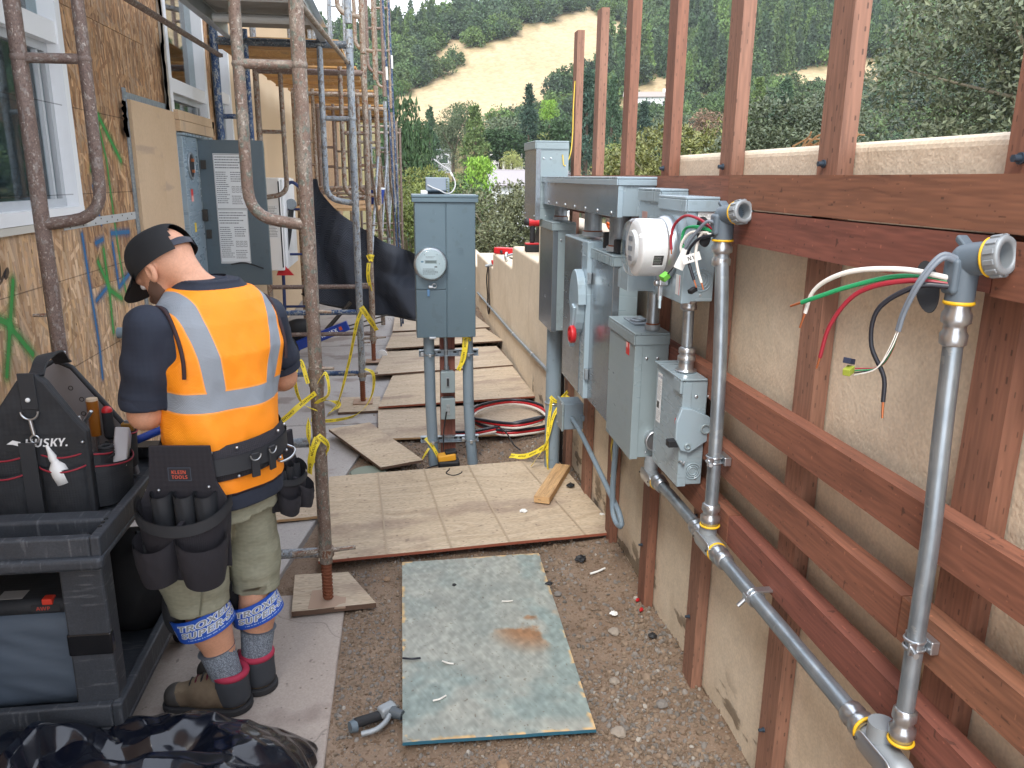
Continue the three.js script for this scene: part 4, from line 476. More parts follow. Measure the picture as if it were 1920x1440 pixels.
// top box and wiring trough
{ const t = encl('pull_box', 'tall grey pull box standing highest at the far end of the wiring trough', 'electrical box', 0.742, BK, 1.512, 1.925, -4.82, -4.435, M.g3, { lip: true, cover: M.steelSheet }); obj('screw', [screwX(0.74, 1.53, -4.45), screwX(0.74, 1.53, -4.79)], M.zinc, t); }
{
  const t = thing('wiring_trough', 'long horizontal grey wiring trough with screwed lip across the fence', 'electrical box', [0.86, 1.6, -3.7]);
  obj('body', rbx(0.79, BK, 1.603, 1.735, -4.53, -2.868, 0.004), M.g1, t); obj('cover', rbx(0.783, 0.7895, 1.598, 1.733, -4.532, -2.866, 0.003), M.steelSheet, t); obj('lid', [rbx(0.776, BK + 0.004, 1.736, 1.745, -4.54, -2.858, 0.003), rbx(0.776, 0.7815, 1.714, 1.7355, -4.54, -2.858, 0.002), rbx(0.782, BK + 0.004, 1.714, 1.7355, -2.865, -2.859, 0.002)], M.g2, t); obj('end_flange', rbx(0.784, 0.803, 1.6, 1.713, -2.8675, -2.863, 0.001), M.g2, t);
  for (let i = 0; i < 8; i++) obj('screw', screwX(0.782, 1.613, -4.45 + i * 0.215, 0.008), M.zinc, t);
}
const nip = (label, x, y0, y1, z, r, m = M.galvDull) => { const t = thing('conduit_nipple', label, 'conduit', [x, y0, z], 'short conduits between the boxes'); obj('pipe', cyl([x, y0, z], [x, y1, z], r, r, 20), m, t); obj('locknut', [cyl([x, y0 - 0.001, z], [x, y0 + 0.018, z], r * 1.22, r * 1.22, 14)], M.castGray, t); obj('red_compound', cyl([x, y0 + 0.0185, z], [x, y0 + 0.024, z], r * 1.06, r * 1.06, 18), M.rustPipe, t); };
nip('short conduit from trough down into the far narrow box', 0.862, 1.516, 1.603, -4.3, 0.034); nip('short conduit from trough down into the red handled disconnect', 0.862, 1.486, 1.603, -3.55, 0.04); nip('short conduit from trough into the tall plain box', 0.87, 1.456, 1.603, -3.13, 0.042);
// far narrow box
encl('wireway_box', 'narrow grey box with shiny scuffed front, above the thick grey riser', 'electrical box', 0.79, BK - 0.012, 0.935, 1.505, -4.52, -4.14, M.g3, { lip: true, cover: M.steelSheet, ko: [0.87, 1.03, 0.04], group: 'grey boxes on the fence' });
// disconnect with red handle
{
  const t = encl('fused_disconnect', 'tall grey disconnect switch with round red handle knob', 'disconnect switch', 0.80, BK, 0.772, 1.472, -3.86, -3.385, M.g2, { cover: M.g2 });
  obj('front_panel', rbx(0.7965, 0.7995, 0.775, 1.465, -3.85, -3.47, 0.001), M.steelSheet, t);
  { const s = []; for (let i = 0; i <= 20; i++) { const a = i / 20 * Math.PI * 2; s.push([0.1 * Math.cos(a) * (Math.sin(a) < 0 ? 0.75 : 1), 0.145 * Math.sin(a)]); } const g = extr(s, 0.03, 0.004); g.applyMatrix4(new THREE.Matrix4().makeBasis(V(0, 0, 1), V(0, 1, 0), V(-1, 0, 0))); obj('handle_plate', g.translate(0.796, 1.2, -3.465), M.g2, t); }
  obj('lever', T(rbx(-0.012, 0.012, -0.1, 0.1, -0.022, 0.022, 0.004), [0.765, 1.09, -3.47], [0.3, 0, 0]), M.g2, t);
  const k = obj('handle_knob', T(lathe([[0, 0.028], [0.016, 0.026], [0.02, 0.018], [0.03, 0.018], [0.034, 0.024], [0.04, 0.018], [0.04, 0], [0.026, -0.004]], 28), [0.766, 1.055, -3.44], [0, 0, Math.PI / 2]), M.red, t);
  obj('hinge_clip', [rbx(0.802, 0.818, 1.29, 1.34, -3.379, -3.36, 0.003), rbx(0.802, 0.818, 0.86, 0.91, -3.379, -3.36, 0.003)], M.galvDull, t); obj('switch_label', bx(0.7955, 0.7964, 1.27, 1.31, -3.63, -3.6), M.paper, t);
}
// tall plain box
{ const t = encl('tall_junction_box', 'tall plain grey box between red handled disconnect and the trough end', 'electrical box', 0.82, BK, 0.772, 1.44, -3.378, -3.02, M.g4, { lip: true, cover: M.steelSheet, group: 'grey boxes on the fence' }); obj('hub_clamp', [rbx(0.845, 0.875, 1.45, 1.52, -3.3, -3.27, 0.006), rbx(0.835, 0.875, 1.45, 1.505, -3.09, -3.05, 0.006)], M.black, t); obj('bushing', T(new THREE.TorusGeometry(0.03, 0.006, 6, 20), [0.86, 1.452, -3.22], [Math.PI / 2, 0, 0]), M.galvDull, t); }
// lower wide box
{ const t = encl('lower_junction_box', 'wide plain grey box below the meters with red sticker', 'electrical box', 0.80, BK, 0.758, 1.212, -2.955, -2.617, M.g3, { lip: true, cover: M.g3, group: 'grey boxes on the fence' }); obj('sticker', bx(0.7985, 0.7997, 1.125, 1.17, -2.72, -2.68), M.redLabel, t); obj('hub_plate', [rbx(0.835, 0.905, 1.2205, 1.226, -2.9, -2.75, 0.002), T(new THREE.TorusGeometry(0.026, 0.006, 6, 22), [0.87, 1.228, -2.82], [Math.PI / 2, 0, 0])], M.galvDull, t); obj('side_hub', [T(new THREE.CylinderGeometry(0.034, 0.034, 0.04, 18), [0.885, 0.83, -2.6], [Math.PI / 2, 0, 0]), T(new THREE.TorusGeometry(0.034, 0.006, 6, 20), [0.885, 0.83, -2.585])], M.zinc, t); }
nip('galvanised pipe from rear meter socket down to the wide lower box', 0.875, 1.222, 1.37, -2.665, 0.022, M.galv);
// rear meter socket
{ const t = encl('meter_socket', 'rear grey meter socket half hidden behind the glass meter', 'meter box', 0.835, BK, 1.37, 1.7, -2.76, -2.53, M.g1, { lip: true, cover: M.g2 }); obj('label', bx(0.8335, 0.8347, 1.56, 1.63, -2.72, -2.665), M.brownLabel, t); obj('sloped_shroud', extr([[0, 0], [0.12, 0], [0.12, 0.06], [0, 0.1]], 0.19, 0.002).rotateY(Math.PI / 2).translate(0.815, 1.375, -2.55).translate(-0.19 + 0.12, 0, 0.0), M.g1, t); }
// front meter socket with glass meter
{
  const t = encl('meter_socket', 'front grey meter socket with the big white glass covered meter', 'meter box', 0.826, BK, 1.382, 1.682, -2.5, -2.262, M.g2, { lip: true, cover: M.g2, ko: [0.885, 1.447, 0.034] });
  obj('maker_label', T(quad(0.055, 0.04), [0.888, 1.628, -2.2605]), M.cooper, t); obj('danger_label', bx(0.8245, 0.8257, 1.4, 1.46, -2.31, -2.275), M.dangerLabel, t);
  const cy = 1.533, cz = -2.392; const rot = [0, 0, Math.PI / 2];
  obj('sealing_ring', T(lathe([[0.086, -0.004], [0.096, 0], [0.099, 0.012], [0.095, 0.03], [0.089, 0.034]], 40), [0.826, cy, cz], rot), M.zinc, t);
  obj('ring_clasp', [rbx(0.79, 0.822, 1.415, 1.45, cz - 0.005, cz + 0.03, 0.006), T(new THREE.SphereGeometry(0.011, 10, 8), [0.785, 1.425, cz + 0.02]), rbx(0.792, 0.806, 1.37, 1.42, cz + 0.01, cz + 0.022, 0.003)], M.zinc, t); obj('seal_tag', rbx(0.795, 0.802, 1.345, 1.385, cz + 0.012, cz + 0.024, 0.002), P(190, 210, 220, 0.3), t);
  const body = obj('meter_body', T(lathe([[0, 0.115], [0.06, 0.115], [0.083, 0.112], [0.088, 0.105], [0.088, 0.03], [0.088, 0]], 44), [0.826, cy, cz], rot), P(214, 216, 216, 0.3), t);
  obj('glass_dome', T(lathe([[0, 0.142], [0.05, 0.14], [0.078, 0.134], [0.089, 0.12], [0.0895, 0.1], [0.0895, 0.035]], 44), [0.826, cy, cz], rot), phy({ color: 0xffffff, transmission: 1, thickness: 0, roughness: 0.05, ior: 1.45 }), body);
  obj('meter_dial', T(new THREE.CylinderGeometry(0.05, 0.055, 0.01, 28), [0.706, cy, cz], rot), P(190, 194, 196, 0.4), body); obj('bar_code_label', (() => { const g = grid(6, 1, (u, v) => { const a = lerp(-0.02, 0.02, v) / 0.09 + Math.PI * 0.62; return [0.765 + lerp(-0.017, 0.017, u), cy + 0.0905 * Math.cos(a + 0.0), cz + 0.0905 * Math.sin(a), u, 1 - v]; }); return g; })(), M.barLabel, body);
  for (let i = 0; i < 3; i++) obj('dial_mark', bx(0.6995, 0.7005, cy + 0.02 - i * 0.03, cy + 0.035 - i * 0.03, cz - 0.02, cz + 0.02), M.grayW, body);
}
// small disconnect
{
  const t = encl('safety_switch', 'small grey safety switch with folded lever and black grip', 'disconnect switch', 0.845, BK, 0.80, 1.14, -2.495, -2.245, M.g1, { cover: M.g1, ko: [0.895, 0.845, 0.026] });
  obj('label', T(quad(0.045, 0.17).rotateY(-Math.PI / 2), [0.8435, 1.03, -2.455]), M.eaton, t); obj('lid_plate', [rbx(0.836, BK - 0.004, 1.141, 1.147, -2.5, -2.24, 0.002), rbx(0.836, 0.8445, 1.1, 1.1405, -2.31, -2.243, 0.002)], M.g1, t);
  { const k = 1.45, g = extr([[-0.008, -0.055], [0.012, -0.06], [0.05, -0.034], [0.058, -0.026], [0.058, 0.012], [0.05, 0.02], [0.01, 0.038], [-0.012, 0.04], [-0.022, 0.01], [-0.022, -0.03]].map(q => q.map(v => v * k)), 0.012, 0.003); obj('lever_plate', g.translate(0.858, 1.0, -2.243), M.g2, t); for (const [x, y, r] of [[0.92, 0.99, 0.014], [0.866, 0.935, 0.008]]) obj('lever_eye', T(new THREE.TorusGeometry(r, 0.0035, 6, 18), [x, y, -2.226]), M.g3, t); }
  obj('grip', [rbx(0.806, 0.85, 0.93, 0.953, -2.262, -2.232, 0.004)], M.black, t); obj('danger_sticker', bx(0.8425, 0.8438, 0.99, 1.01, -2.29, -2.27), M.redLabel, t); obj('hasp', pipe([[0.845, 0.88, -2.24], [0.85, 0.885, -2.232], [0.858, 0.872, -2.232], [0.864, 0.88, -2.24]], 0.003, 6), M.zinc, t);
}
{ const t = thing('switch_riser', 'galvanised riser between glass meter socket and small safety switch', 'conduit', [0.886, 1.147, -2.34]); obj('pipe', cyl([0.886, 1.15, -2.34], [0.886, 1.381, -2.35], 0.0175, 0.0175, 18), M.galv, t); obj('hub', T(lathe([[0, 0], [0.034, 0], [0.034, 0.006], [0.024, 0.01], [0.024, 0.034], [0.028, 0.036], [0.028, 0.05], [0.02, 0.054], [0.026, 0.06], [0.026, 0.075], [0.018, 0.08]], 20), [0.886, 1.1475, -2.34]), M.zinc, t); obj('connector', T(lathe([[0.018, -0.04], [0.026, -0.036], [0.026, -0.022], [0.021, -0.018], [0.027, -0.012], [0.027, 0]], 20), [0.886, 1.3815, -2.35]), M.zinc, t); }
// conduit runs with fittings
const fit = (x, y, z, ax, m = M.zinc) => T(lathe([[0.0195, -0.04], [0.026, -0.036], [0.027, -0.02], [0.022, -0.014], [0.022, -0.004], [0.029, 0], [0.029, 0.014], [0.024, 0.02], [0.024, 0.03]], 20), [x, y, z], ax);
function lbody(t, x, y, z, d) { // conduit body lying along z with a branch upward
  const L = 0.085; obj('conduit_body', [T(new THREE.CapsuleGeometry(0.027, L, 8, 18), [x, y, z], [Math.PI / 2, 0, 0]), cyl([x, y, z - 0.02], [x, y + 0.055, z - 0.02], 0.026, 0.026, 18)], M.castGray, t);
  const g = T(new THREE.CapsuleGeometry(0.022, L - 0.01, 6, 16), [0, 0, 0], [Math.PI / 2, 0, 0], null); g.scale(0.25, 1, 1); obj('access_cover', g.translate(x - 0.026, y, z), M.zinc, t); obj('cover_screw', [screwX(x - 0.033, y, z - 0.05, 0.004), screwX(x - 0.033, y, z + 0.05, 0.004)], M.darkSteel, t);
}
const strapS = (t, x, y, z, vert) => { // strut strap round a pipe
  if (vert) obj('strap', [T(new THREE.TorusGeometry(0.0215, 0.0035, 6, 22), [x, y - 0.008, z], [Math.PI / 2, 0, 0]), T(new THREE.TorusGeometry(0.0215, 0.0035, 6, 22), [x, y + 0.008, z], [Math.PI / 2, 0, 0]), rbx(x - 0.004, BK, y - 0.013, y + 0.013, z - 0.03, z - 0.024, 0.001), cyl([x - 0.02, y, z + 0.02], [x - 0.03, y, z + 0.05], 0.006, 0.006, 8), rbx(x - 0.03, x - 0.012, y - 0.012, y + 0.012, z + 0.02, z + 0.026, 0.001), rbx(x + 0.02, BK, y - 0.013, y + 0.013, z - 0.03, z + 0.03, 0.003)], M.zinc, t);
  else obj('strap', [T(new THREE.TorusGeometry(0.0215, 0.0035, 6, 22), [x, y, z - 0.008]), T(new THREE.TorusGeometry(0.0215, 0.0035, 6, 22), [x, y, z + 0.008]), rbx(x - 0.004, x + 0.065, y + 0.018, y + 0.024, z - 0.012, z + 0.012, 0.001), cyl([x - 0.02, y + 0.005, z], [x - 0.045, y - 0.02, z], 0.006, 0.006, 8), rbx(x - 0.03, x - 0.012, y - 0.006, y + 0.012, z - 0.012, z + 0.012, 0.002)], M.zinc, t); };
{
  const t = thing('lower_conduit_run', 'horizontal galvanised conduit run low along the fence with grey conduit bodies', 'conduit', [0.885, 0.69, -1.9]);
  obj('pipe', cyl([0.885, 0.691, -1.24], [0.885, 0.693, -1.97], 0.0195, 0.0195, 20), M.galv, t); obj('pipe', sweep([V(0.885, 0.7, -2.12), V(0.885, 0.7, -2.4), V(0.885, 0.695, -2.5)], 0.0185, 18), M.galv, t);
  lbody(t, 0.885, 0.697, -2.045); lbody(t, 0.885, 0.688, -1.16); lbody(t, 0.885, 0.69, -2.6);
  for (const [y, z, s] of [[0.693, -1.965, -1], [0.691, -1.245, 1], [0.698, -2.125, 1], [0.697, -2.52, -1]]) obj('connector', fit(0.885, y, z, [s * Math.PI / 2, 0, 0]), M.zinc, t);
  for (const z of [-1.99, -1.222, -2.535]) obj('yellow_seal', T(new THREE.TorusGeometry(0.027, 0.0035, 6, 22), [0.885, 0.693, z]), M.yellowRing, t);
  strapS(t, 0.885, 0.692, -1.733, false); obj('box_entry', cyl([0.885, 0.71, -2.62], [0.885, 0.765, -2.62], 0.024, 0.024, 16), M.castGray, t);
}
function riser(label, pts, head, z) {
  const t = thing('conduit_riser', label, 'conduit', pts[0], 'risers with open pull elbows'); const P = pts.map(p => V(...p)), cv = new THREE.CatmullRomCurve3(P, false, 'centripetal'), S = cv.getSpacedPoints(30), [bx0, by0, bz0] = pts[0], e = P[P.length - 1];
  obj('pipe', sweep(S, 0.0195, 22), M.galv, t); obj('connector', fit(bx0, by0 + 0.012, bz0, [Math.PI, 0, 0]), M.zinc, t); obj('connector', fit(e.x, e.y - 0.012, e.z, [0, 0, 0]), M.zinc, t); for (const q of [[bx0, by0 - 0.016, bz0], [e.x, e.y + 0.02, e.z]]) obj('yellow_seal', T(new THREE.TorusGeometry(0.027, 0.0035, 6, 24), q, [Math.PI / 2, 0, 0]), M.yellowRing, t);
  strapS(t, cv.getPoint(0.3).x, head.strap, bz0 - 0.005, true);
  // elbow body opening toward the viewer (+z) with an open side port toward the path
  const y = e.y + 0.022, el = obj('pull_elbow', [cyl([e.x, y, e.z], [e.x, y + 0.062, e.z], 0.0275, 0.0285, 22), T(new THREE.SphereGeometry(0.0288, 22, 14), [e.x, y + 0.064, e.z]), cyl([e.x, y + 0.066, e.z], [e.x + 0.012, y + 0.075, e.z + 0.052], 0.0275, 0.026, 22), rbx(e.x - 0.034, e.x - 0.016, y + 0.012, y + 0.07, e.z - 0.02, e.z + 0.02, 0.008), T(rbx(-0.012, 0.012, -0.006, 0.006, -0.015, 0.015, 0.004), [e.x, y + 0.094, e.z - 0.01], [0.5, 0, 0])], M.pvcDark, t);
  const ax = V(0.012, 0.009, 0.052).normalize(), c = V(e.x + 0.012, y + 0.075, e.z + 0.052), q = new THREE.Quaternion().setFromUnitVectors(V(0, 1, 0), ax), nut = lathe([[0.019, 0.0], [0.027, 0.0], [0.031, 0.006], [0.031, 0.03], [0.029, 0.036], [0.021, 0.036], [0.020, 0.03], [0.0195, -0.02]], 24); const rib = []; for (let i = 0; i < 12; i++) { const a = i / 12 * 6.283; rib.push(T(rbx(-0.004, 0.004, 0.008, 0.03, -0.0025, 0.0025, 0.001), [0.0312 * Math.cos(a), 0, 0.0312 * Math.sin(a)], [0, -a + Math.PI / 2, 0])); }
  const all = [nut, ...rib].map(g => { g.applyMatrix4(new THREE.Matrix4().makeRotationFromQuaternion(q)); return g.translate(c.x, c.y, c.z); }); obj('bushing_nut', all, M.castGray, el); const ins = new THREE.CylinderGeometry(0.0198, 0.0198, 0.05, 22, 1, true); ins.applyMatrix4(new THREE.Matrix4().makeRotationFromQuaternion(q)); obj('bore', ins.translate(c.x - ax.x * 0.02, c.y - ax.y * 0.02, c.z - ax.z * 0.02), M.pvcDark, el); const ring = new THREE.TorusGeometry(0.0285, 0.003, 6, 24); ring.rotateX(Math.PI / 2); ring.applyMatrix4(new THREE.Matrix4().makeRotationFromQuaternion(q)); obj('yellow_seal', ring.translate(c.x, c.y, c.z), M.yellowRing, el);
  const cv2 = T(new THREE.CylinderGeometry(0.03, 0.03, 0.004, 26), null, null, null); cv2.scale(0.75, 1, 1.55); T(cv2, [e.x - 0.035, y + 0.018, e.z - 0.055], [1.05, 0, 0.9]); obj('loose_cover', cv2, M.blackRub, t);
  return { t, e, y };
}
const wire = (t, name, pts, r, m, tip) => { const w = obj(name, pipe(pts, r, 8, 30), m, t); if (tip) { const a = V(...pts[pts.length - 1]), d = a.clone().sub(V(...pts[pts.length - 2])).normalize(), b = a.clone().addScaledVector(d, tip); obj('bare_copper', cyl(a, b, r * 0.62, r * 0.5, 8), M.copper, w); } };
{ // near riser, wires hang out of the elbow toward the path
  const { t, e, y } = riser('nearest tall bent conduit riser with a bundle of loose wires', [[0.885, 0.755, -1.135], [0.885, 0.95, -1.138], [0.885, 1.16, -1.142], [0.886, 1.35, -1.158], [0.886, 1.53, -1.168]], { strap: 0.94 }); t.scale.set(0.8, 1, 0.8); t.position.x += 0.008; const x = e.x - 0.03, z = e.z, WK = 1.42;
  wire(t, 'white_wire', [[x, 1.59, z], [x - 0.05 * WK, 1.6, z - 0.03 * WK], [x - 0.1 * WK, 1.585, z - 0.1 * WK], [x - 0.12 * WK, 1.545, z - 0.15 * WK], [x - 0.125 * WK, 1.505, z - 0.158 * WK]], 0.0045, M.whiteW, 0.03);
  wire(t, 'green_wire', [[x, 1.583, z], [x - 0.045 * WK, 1.588, z - 0.04 * WK], [x - 0.095 * WK, 1.56, z - 0.1 * WK], [x - 0.12 * WK, 1.54, z - 0.13 * WK], [x - 0.135 * WK, 1.525, z - 0.155 * WK]], 0.0042, M.green1, 0.028);
  wire(t, 'red_wire', [[x, 1.58, z + 0.003], [x - 0.04 * WK, 1.582, z - 0.03 * WK], [x - 0.085 * WK, 1.552, z - 0.085 * WK], [x - 0.105 * WK, 1.49, z - 0.115 * WK], [x - 0.11 * WK, 1.43, z - 0.125 * WK]], 0.0046, M.redW, 0.022);
  wire(t, 'black_wire', [[x, 1.577, z + 0.006], [x - 0.035 * WK, 1.575, z - 0.015 * WK], [x - 0.07 * WK, 1.53, z - 0.05 * WK], [x - 0.07 * WK, 1.47, z - 0.055 * WK], [x - 0.055 * WK, 1.415, z - 0.035 * WK], [x - 0.055 * WK, 1.375, z - 0.03 * WK]], 0.0048, M.blackW, 0.028);
  for (const [dz, dy] of [[0.0, 0.03], [0.006, 0.018]]) { const w = obj('signal_cable', pipe([[x + 0.01, 1.605 + dy * 0.5, z + 0.01], [x - 0.015 * WK, 1.615 + dy * 0.4, z + dz], [x - 0.04 * WK, 1.58 + dy * 0.3, z - 0.005 * WK + dz], [x - 0.05 * WK, 1.53, z - 0.02 * WK + dz], [x - 0.052 * WK, 1.5, z - 0.024 * WK + dz]], 0.0045, 8, 24), M.grayW, t); ['redW', 'green1', 'blackW', 'whiteW'].forEach((m, i) => obj('fine_wire', pipe([[x - 0.052 * WK, 1.5, z - 0.024 * WK + dz], [x - 0.054 * WK - 0.004 * i, 1.47, z - 0.028 * WK + dz + 0.003 * i], [x - 0.06 * WK - 0.006 * i, 1.435, z - 0.04 * WK + 0.005 * i], [x - 0.085 * WK, 1.425 - 0.004 * i, z - 0.065 * WK]], 0.0012, 5, 14), M[m], w)); }
  obj('terminal_plug', [T(rbx(-0.012, 0.012, -0.006, 0.006, -0.008, 0.008, 0.001), [x - 0.092 * WK, 1.42, z - 0.07 * WK], [0, 0.6, 0.2])], P(150, 160, 60, 0.5), t); obj('terminal_plug', T(rbx(-0.013, 0.013, -0.005, 0.005, -0.008, 0.008, 0.001), [x - 0.09 * WK, 1.436, z - 0.075 * WK], [0, 0.6, -0.2]), P(40, 48, 70, 0.5), t);
}
{ // second riser by the glass meter
  const { t, e } = riser('conduit riser beside the glass meter with tagged loose wires', [[0.885, 0.765, -2.056], [0.885, 0.95, -2.058], [0.885, 1.2, -2.072], [0.886, 1.4, -2.098], [0.886, 1.555, -2.125]], { strap: 0.953 }); const x = e.x - 0.03, z = e.z;
  wire(t, 'red_wire', [[x, 1.605, z], [x - 0.02, 1.63, z - 0.06], [x - 0.04, 1.635, z - 0.12], [x - 0.055, 1.605, z - 0.165], [x - 0.06, 1.565, z - 0.172], [x - 0.058, 1.535, z - 0.168]], 0.0045, M.redW, 0.014);
  wire(t, 'green_wire', [[x, 1.6, z], [x - 0.03, 1.607, z - 0.05], [x - 0.045, 1.602, z - 0.09], [x - 0.05, 1.58, z - 0.1], [x - 0.05, 1.54, z - 0.095]], 0.004, M.green1);
  wire(t, 'green_wire', [[x, 1.604, z - 0.004], [x - 0.034, 1.61, z - 0.055], [x - 0.048, 1.598, z - 0.095], [x - 0.052, 1.565, z - 0.1], [x - 0.045, 1.545, z - 0.09]], 0.0036, M.green1);
  wire(t, 'white_wire', [[x, 1.59, z], [x - 0.02, 1.59, z - 0.03], [x - 0.03, 1.54, z - 0.04], [x - 0.024, 1.49, z - 0.03], [x - 0.016, 1.455, z - 0.016]], 0.0042, M.whiteW, 0.02); wire(t, 'white_wire', [[x - 0.01, 1.595, z - 0.01], [x - 0.04, 1.59, z - 0.07], [x - 0.055, 1.55, z - 0.095], [x - 0.04, 1.5, z - 0.085]], 0.0042, M.whiteW);
  wire(t, 'black_wire', [[x, 1.59, z + 0.004], [x - 0.03, 1.575, z - 0.03], [x - 0.045, 1.53, z - 0.065], [x - 0.038, 1.49, z - 0.05], [x - 0.03, 1.46, z - 0.038]], 0.0045, M.blackW, 0.022);
  for (const d of [0, 0.007]) obj('signal_cable', pipe([[x + 0.01, 1.615, z + d], [x - 0.012, 1.628, z - 0.005 + d], [x - 0.035, 1.59, z - 0.045 + d], [x - 0.05, 1.545, z - 0.08 + d]], 0.004, 8, 20), M.grayW, t);
  obj('fine_wire', pipe([[x - 0.05, 1.545, z - 0.08], [x - 0.056, 1.51, z - 0.105], [x - 0.066, 1.48, z - 0.13], [x - 0.075, 1.465, z - 0.14]], 0.0022, 5), M.blackW, t); obj('terminal_plug', T(rbx(-0.012, 0.012, -0.009, 0.009, -0.01, 0.01, 0.001), [x - 0.08, 1.457, z - 0.148], [0.2, 0.4, 0.5]), P(110, 190, 70, 0.45), t); obj('terminal_plug', T(rbx(-0.012, 0.012, -0.006, 0.006, -0.008, 0.008, 0.001), [x - 0.03, 1.43, z - 0.045], [0, 0.4, 0.4]), M.black, t);
  const tg = T(rbx(-0.026, 0.026, -0.012, 0.012, -0.0008, 0.0008, 0.0005), [x - 0.04, 1.522, z - 0.045], [0, -0.5, 0.35]); const tm = obj('wire_tag', tg, M.paper, t); obj('lettering', T(quad(0.036, 0.02), [x - 0.0408, 1.522, z - 0.0437], [0, -0.5, 0.35]), std({ map: ctex(96, 54, (q, w, h) => { q.fillStyle = '#e4e4e0'; q.fillRect(0, 0, w, h); q.fillStyle = '#18181c'; q.font = 'bold 42px sans-serif'; q.fillText('N1', 18, 42); }), roughness: 0.7 }), tm); obj('wire_tag', T(rbx(-0.014, 0.014, -0.03, 0.03, -0.0008, 0.0008, 0.0005), [x - 0.055, 1.515, z - 0.075], [0.1, -0.4, -0.35]), M.paper, t);
}
// thick grey riser into the ground, small junction box, low conduits
{ const t = thing('pvc_riser', 'thick grey plastic riser going down into the dirt', 'conduit', [0.868, 0, -4.66]); obj('pipe', cyl([0.868, -0.03, -4.42], [0.868, 0.936, -4.42], 0.045, 0.045, 24), M.pvc, t); obj('clamp', [T(new THREE.TorusGeometry(0.047, 0.006, 6, 26), [0.868, 0.45, -4.42], [Math.PI / 2, 0, 0]), rbx(0.84, BK + 0.13, 0.44, 0.46, -4.47, -4.462, 0.002)], M.zinc, t); obj('dark_sleeve', cyl([0.93, -0.02, -4.5], [0.93, 0.934, -4.5], 0.02, 0.02, 12), M.blackRub, t); }
{ const t = thing('small_junction_box', 'small square grey junction box low beside the thick riser', 'electrical box', [0.9, 0.36, -4.1]); obj('body', rbx(0.86, 0.969, 0.395, 0.545, -4.2, -4.06, 0.006), M.pvc, t); obj('lid', rbx(0.848, 0.8595, 0.388, 0.552, -4.207, -4.053, 0.004), M.g3, t); obj('mounting_ear', [rbx(0.955, 0.969, 0.45, 0.48, -4.059, -4.03, 0.002)], M.pvc, t); obj('lid_screw', [screwX(0.847, 0.4, -4.19), screwX(0.847, 0.54, -4.07)], M.zinc, t);
  const c = thing('looped_conduit', 'thin conduit looping from small junction box up under the wide box', 'conduit', [0.9, 0.3, -3.6]); const pts = [[0.905, 0.46, -4.055], [0.905, 0.455, -3.9], [0.905, 0.36, -3.2], [0.905, 0.335, -3.06], [0.905, 0.3, -3.02], [0.9, 0.285, -3.07], [0.895, 0.31, -3.12], [0.89, 0.4, -3.13], [0.885, 0.6, -3.1], [0.885, 0.77, -3.08]]; obj('tube', sweep(new THREE.CatmullRomCurve3(pts.map(p => V(...p)), false, 'centripetal').getSpacedPoints(70), 0.0125, 12), M.pvc, c);
  const w = thing('wall_conduit', 'thin galvanised conduit running along the far stucco wall', 'conduit', [1.04, 0.3, -7]); obj('tube', sweep([V(0.99, 0.25, -10.4), V(0.99, 0.355, -7.03), V(0.99, 0.432, -5.35), V(0.985, 0.45, -4.75), V(0.96, 0.46, -4.4), V(0.93, 0.465, -4.205)], 0.013, 12), M.galvDull, w); for (const [y, z] of [[0.288, -9.2], [0.354, -7.03], [0.404, -5.95]]) obj('coupling', cyl([0.99, y, z], [0.99, y + 0.003, z + 0.06], 0.0165, 0.0165, 12), M.zinc, w); }
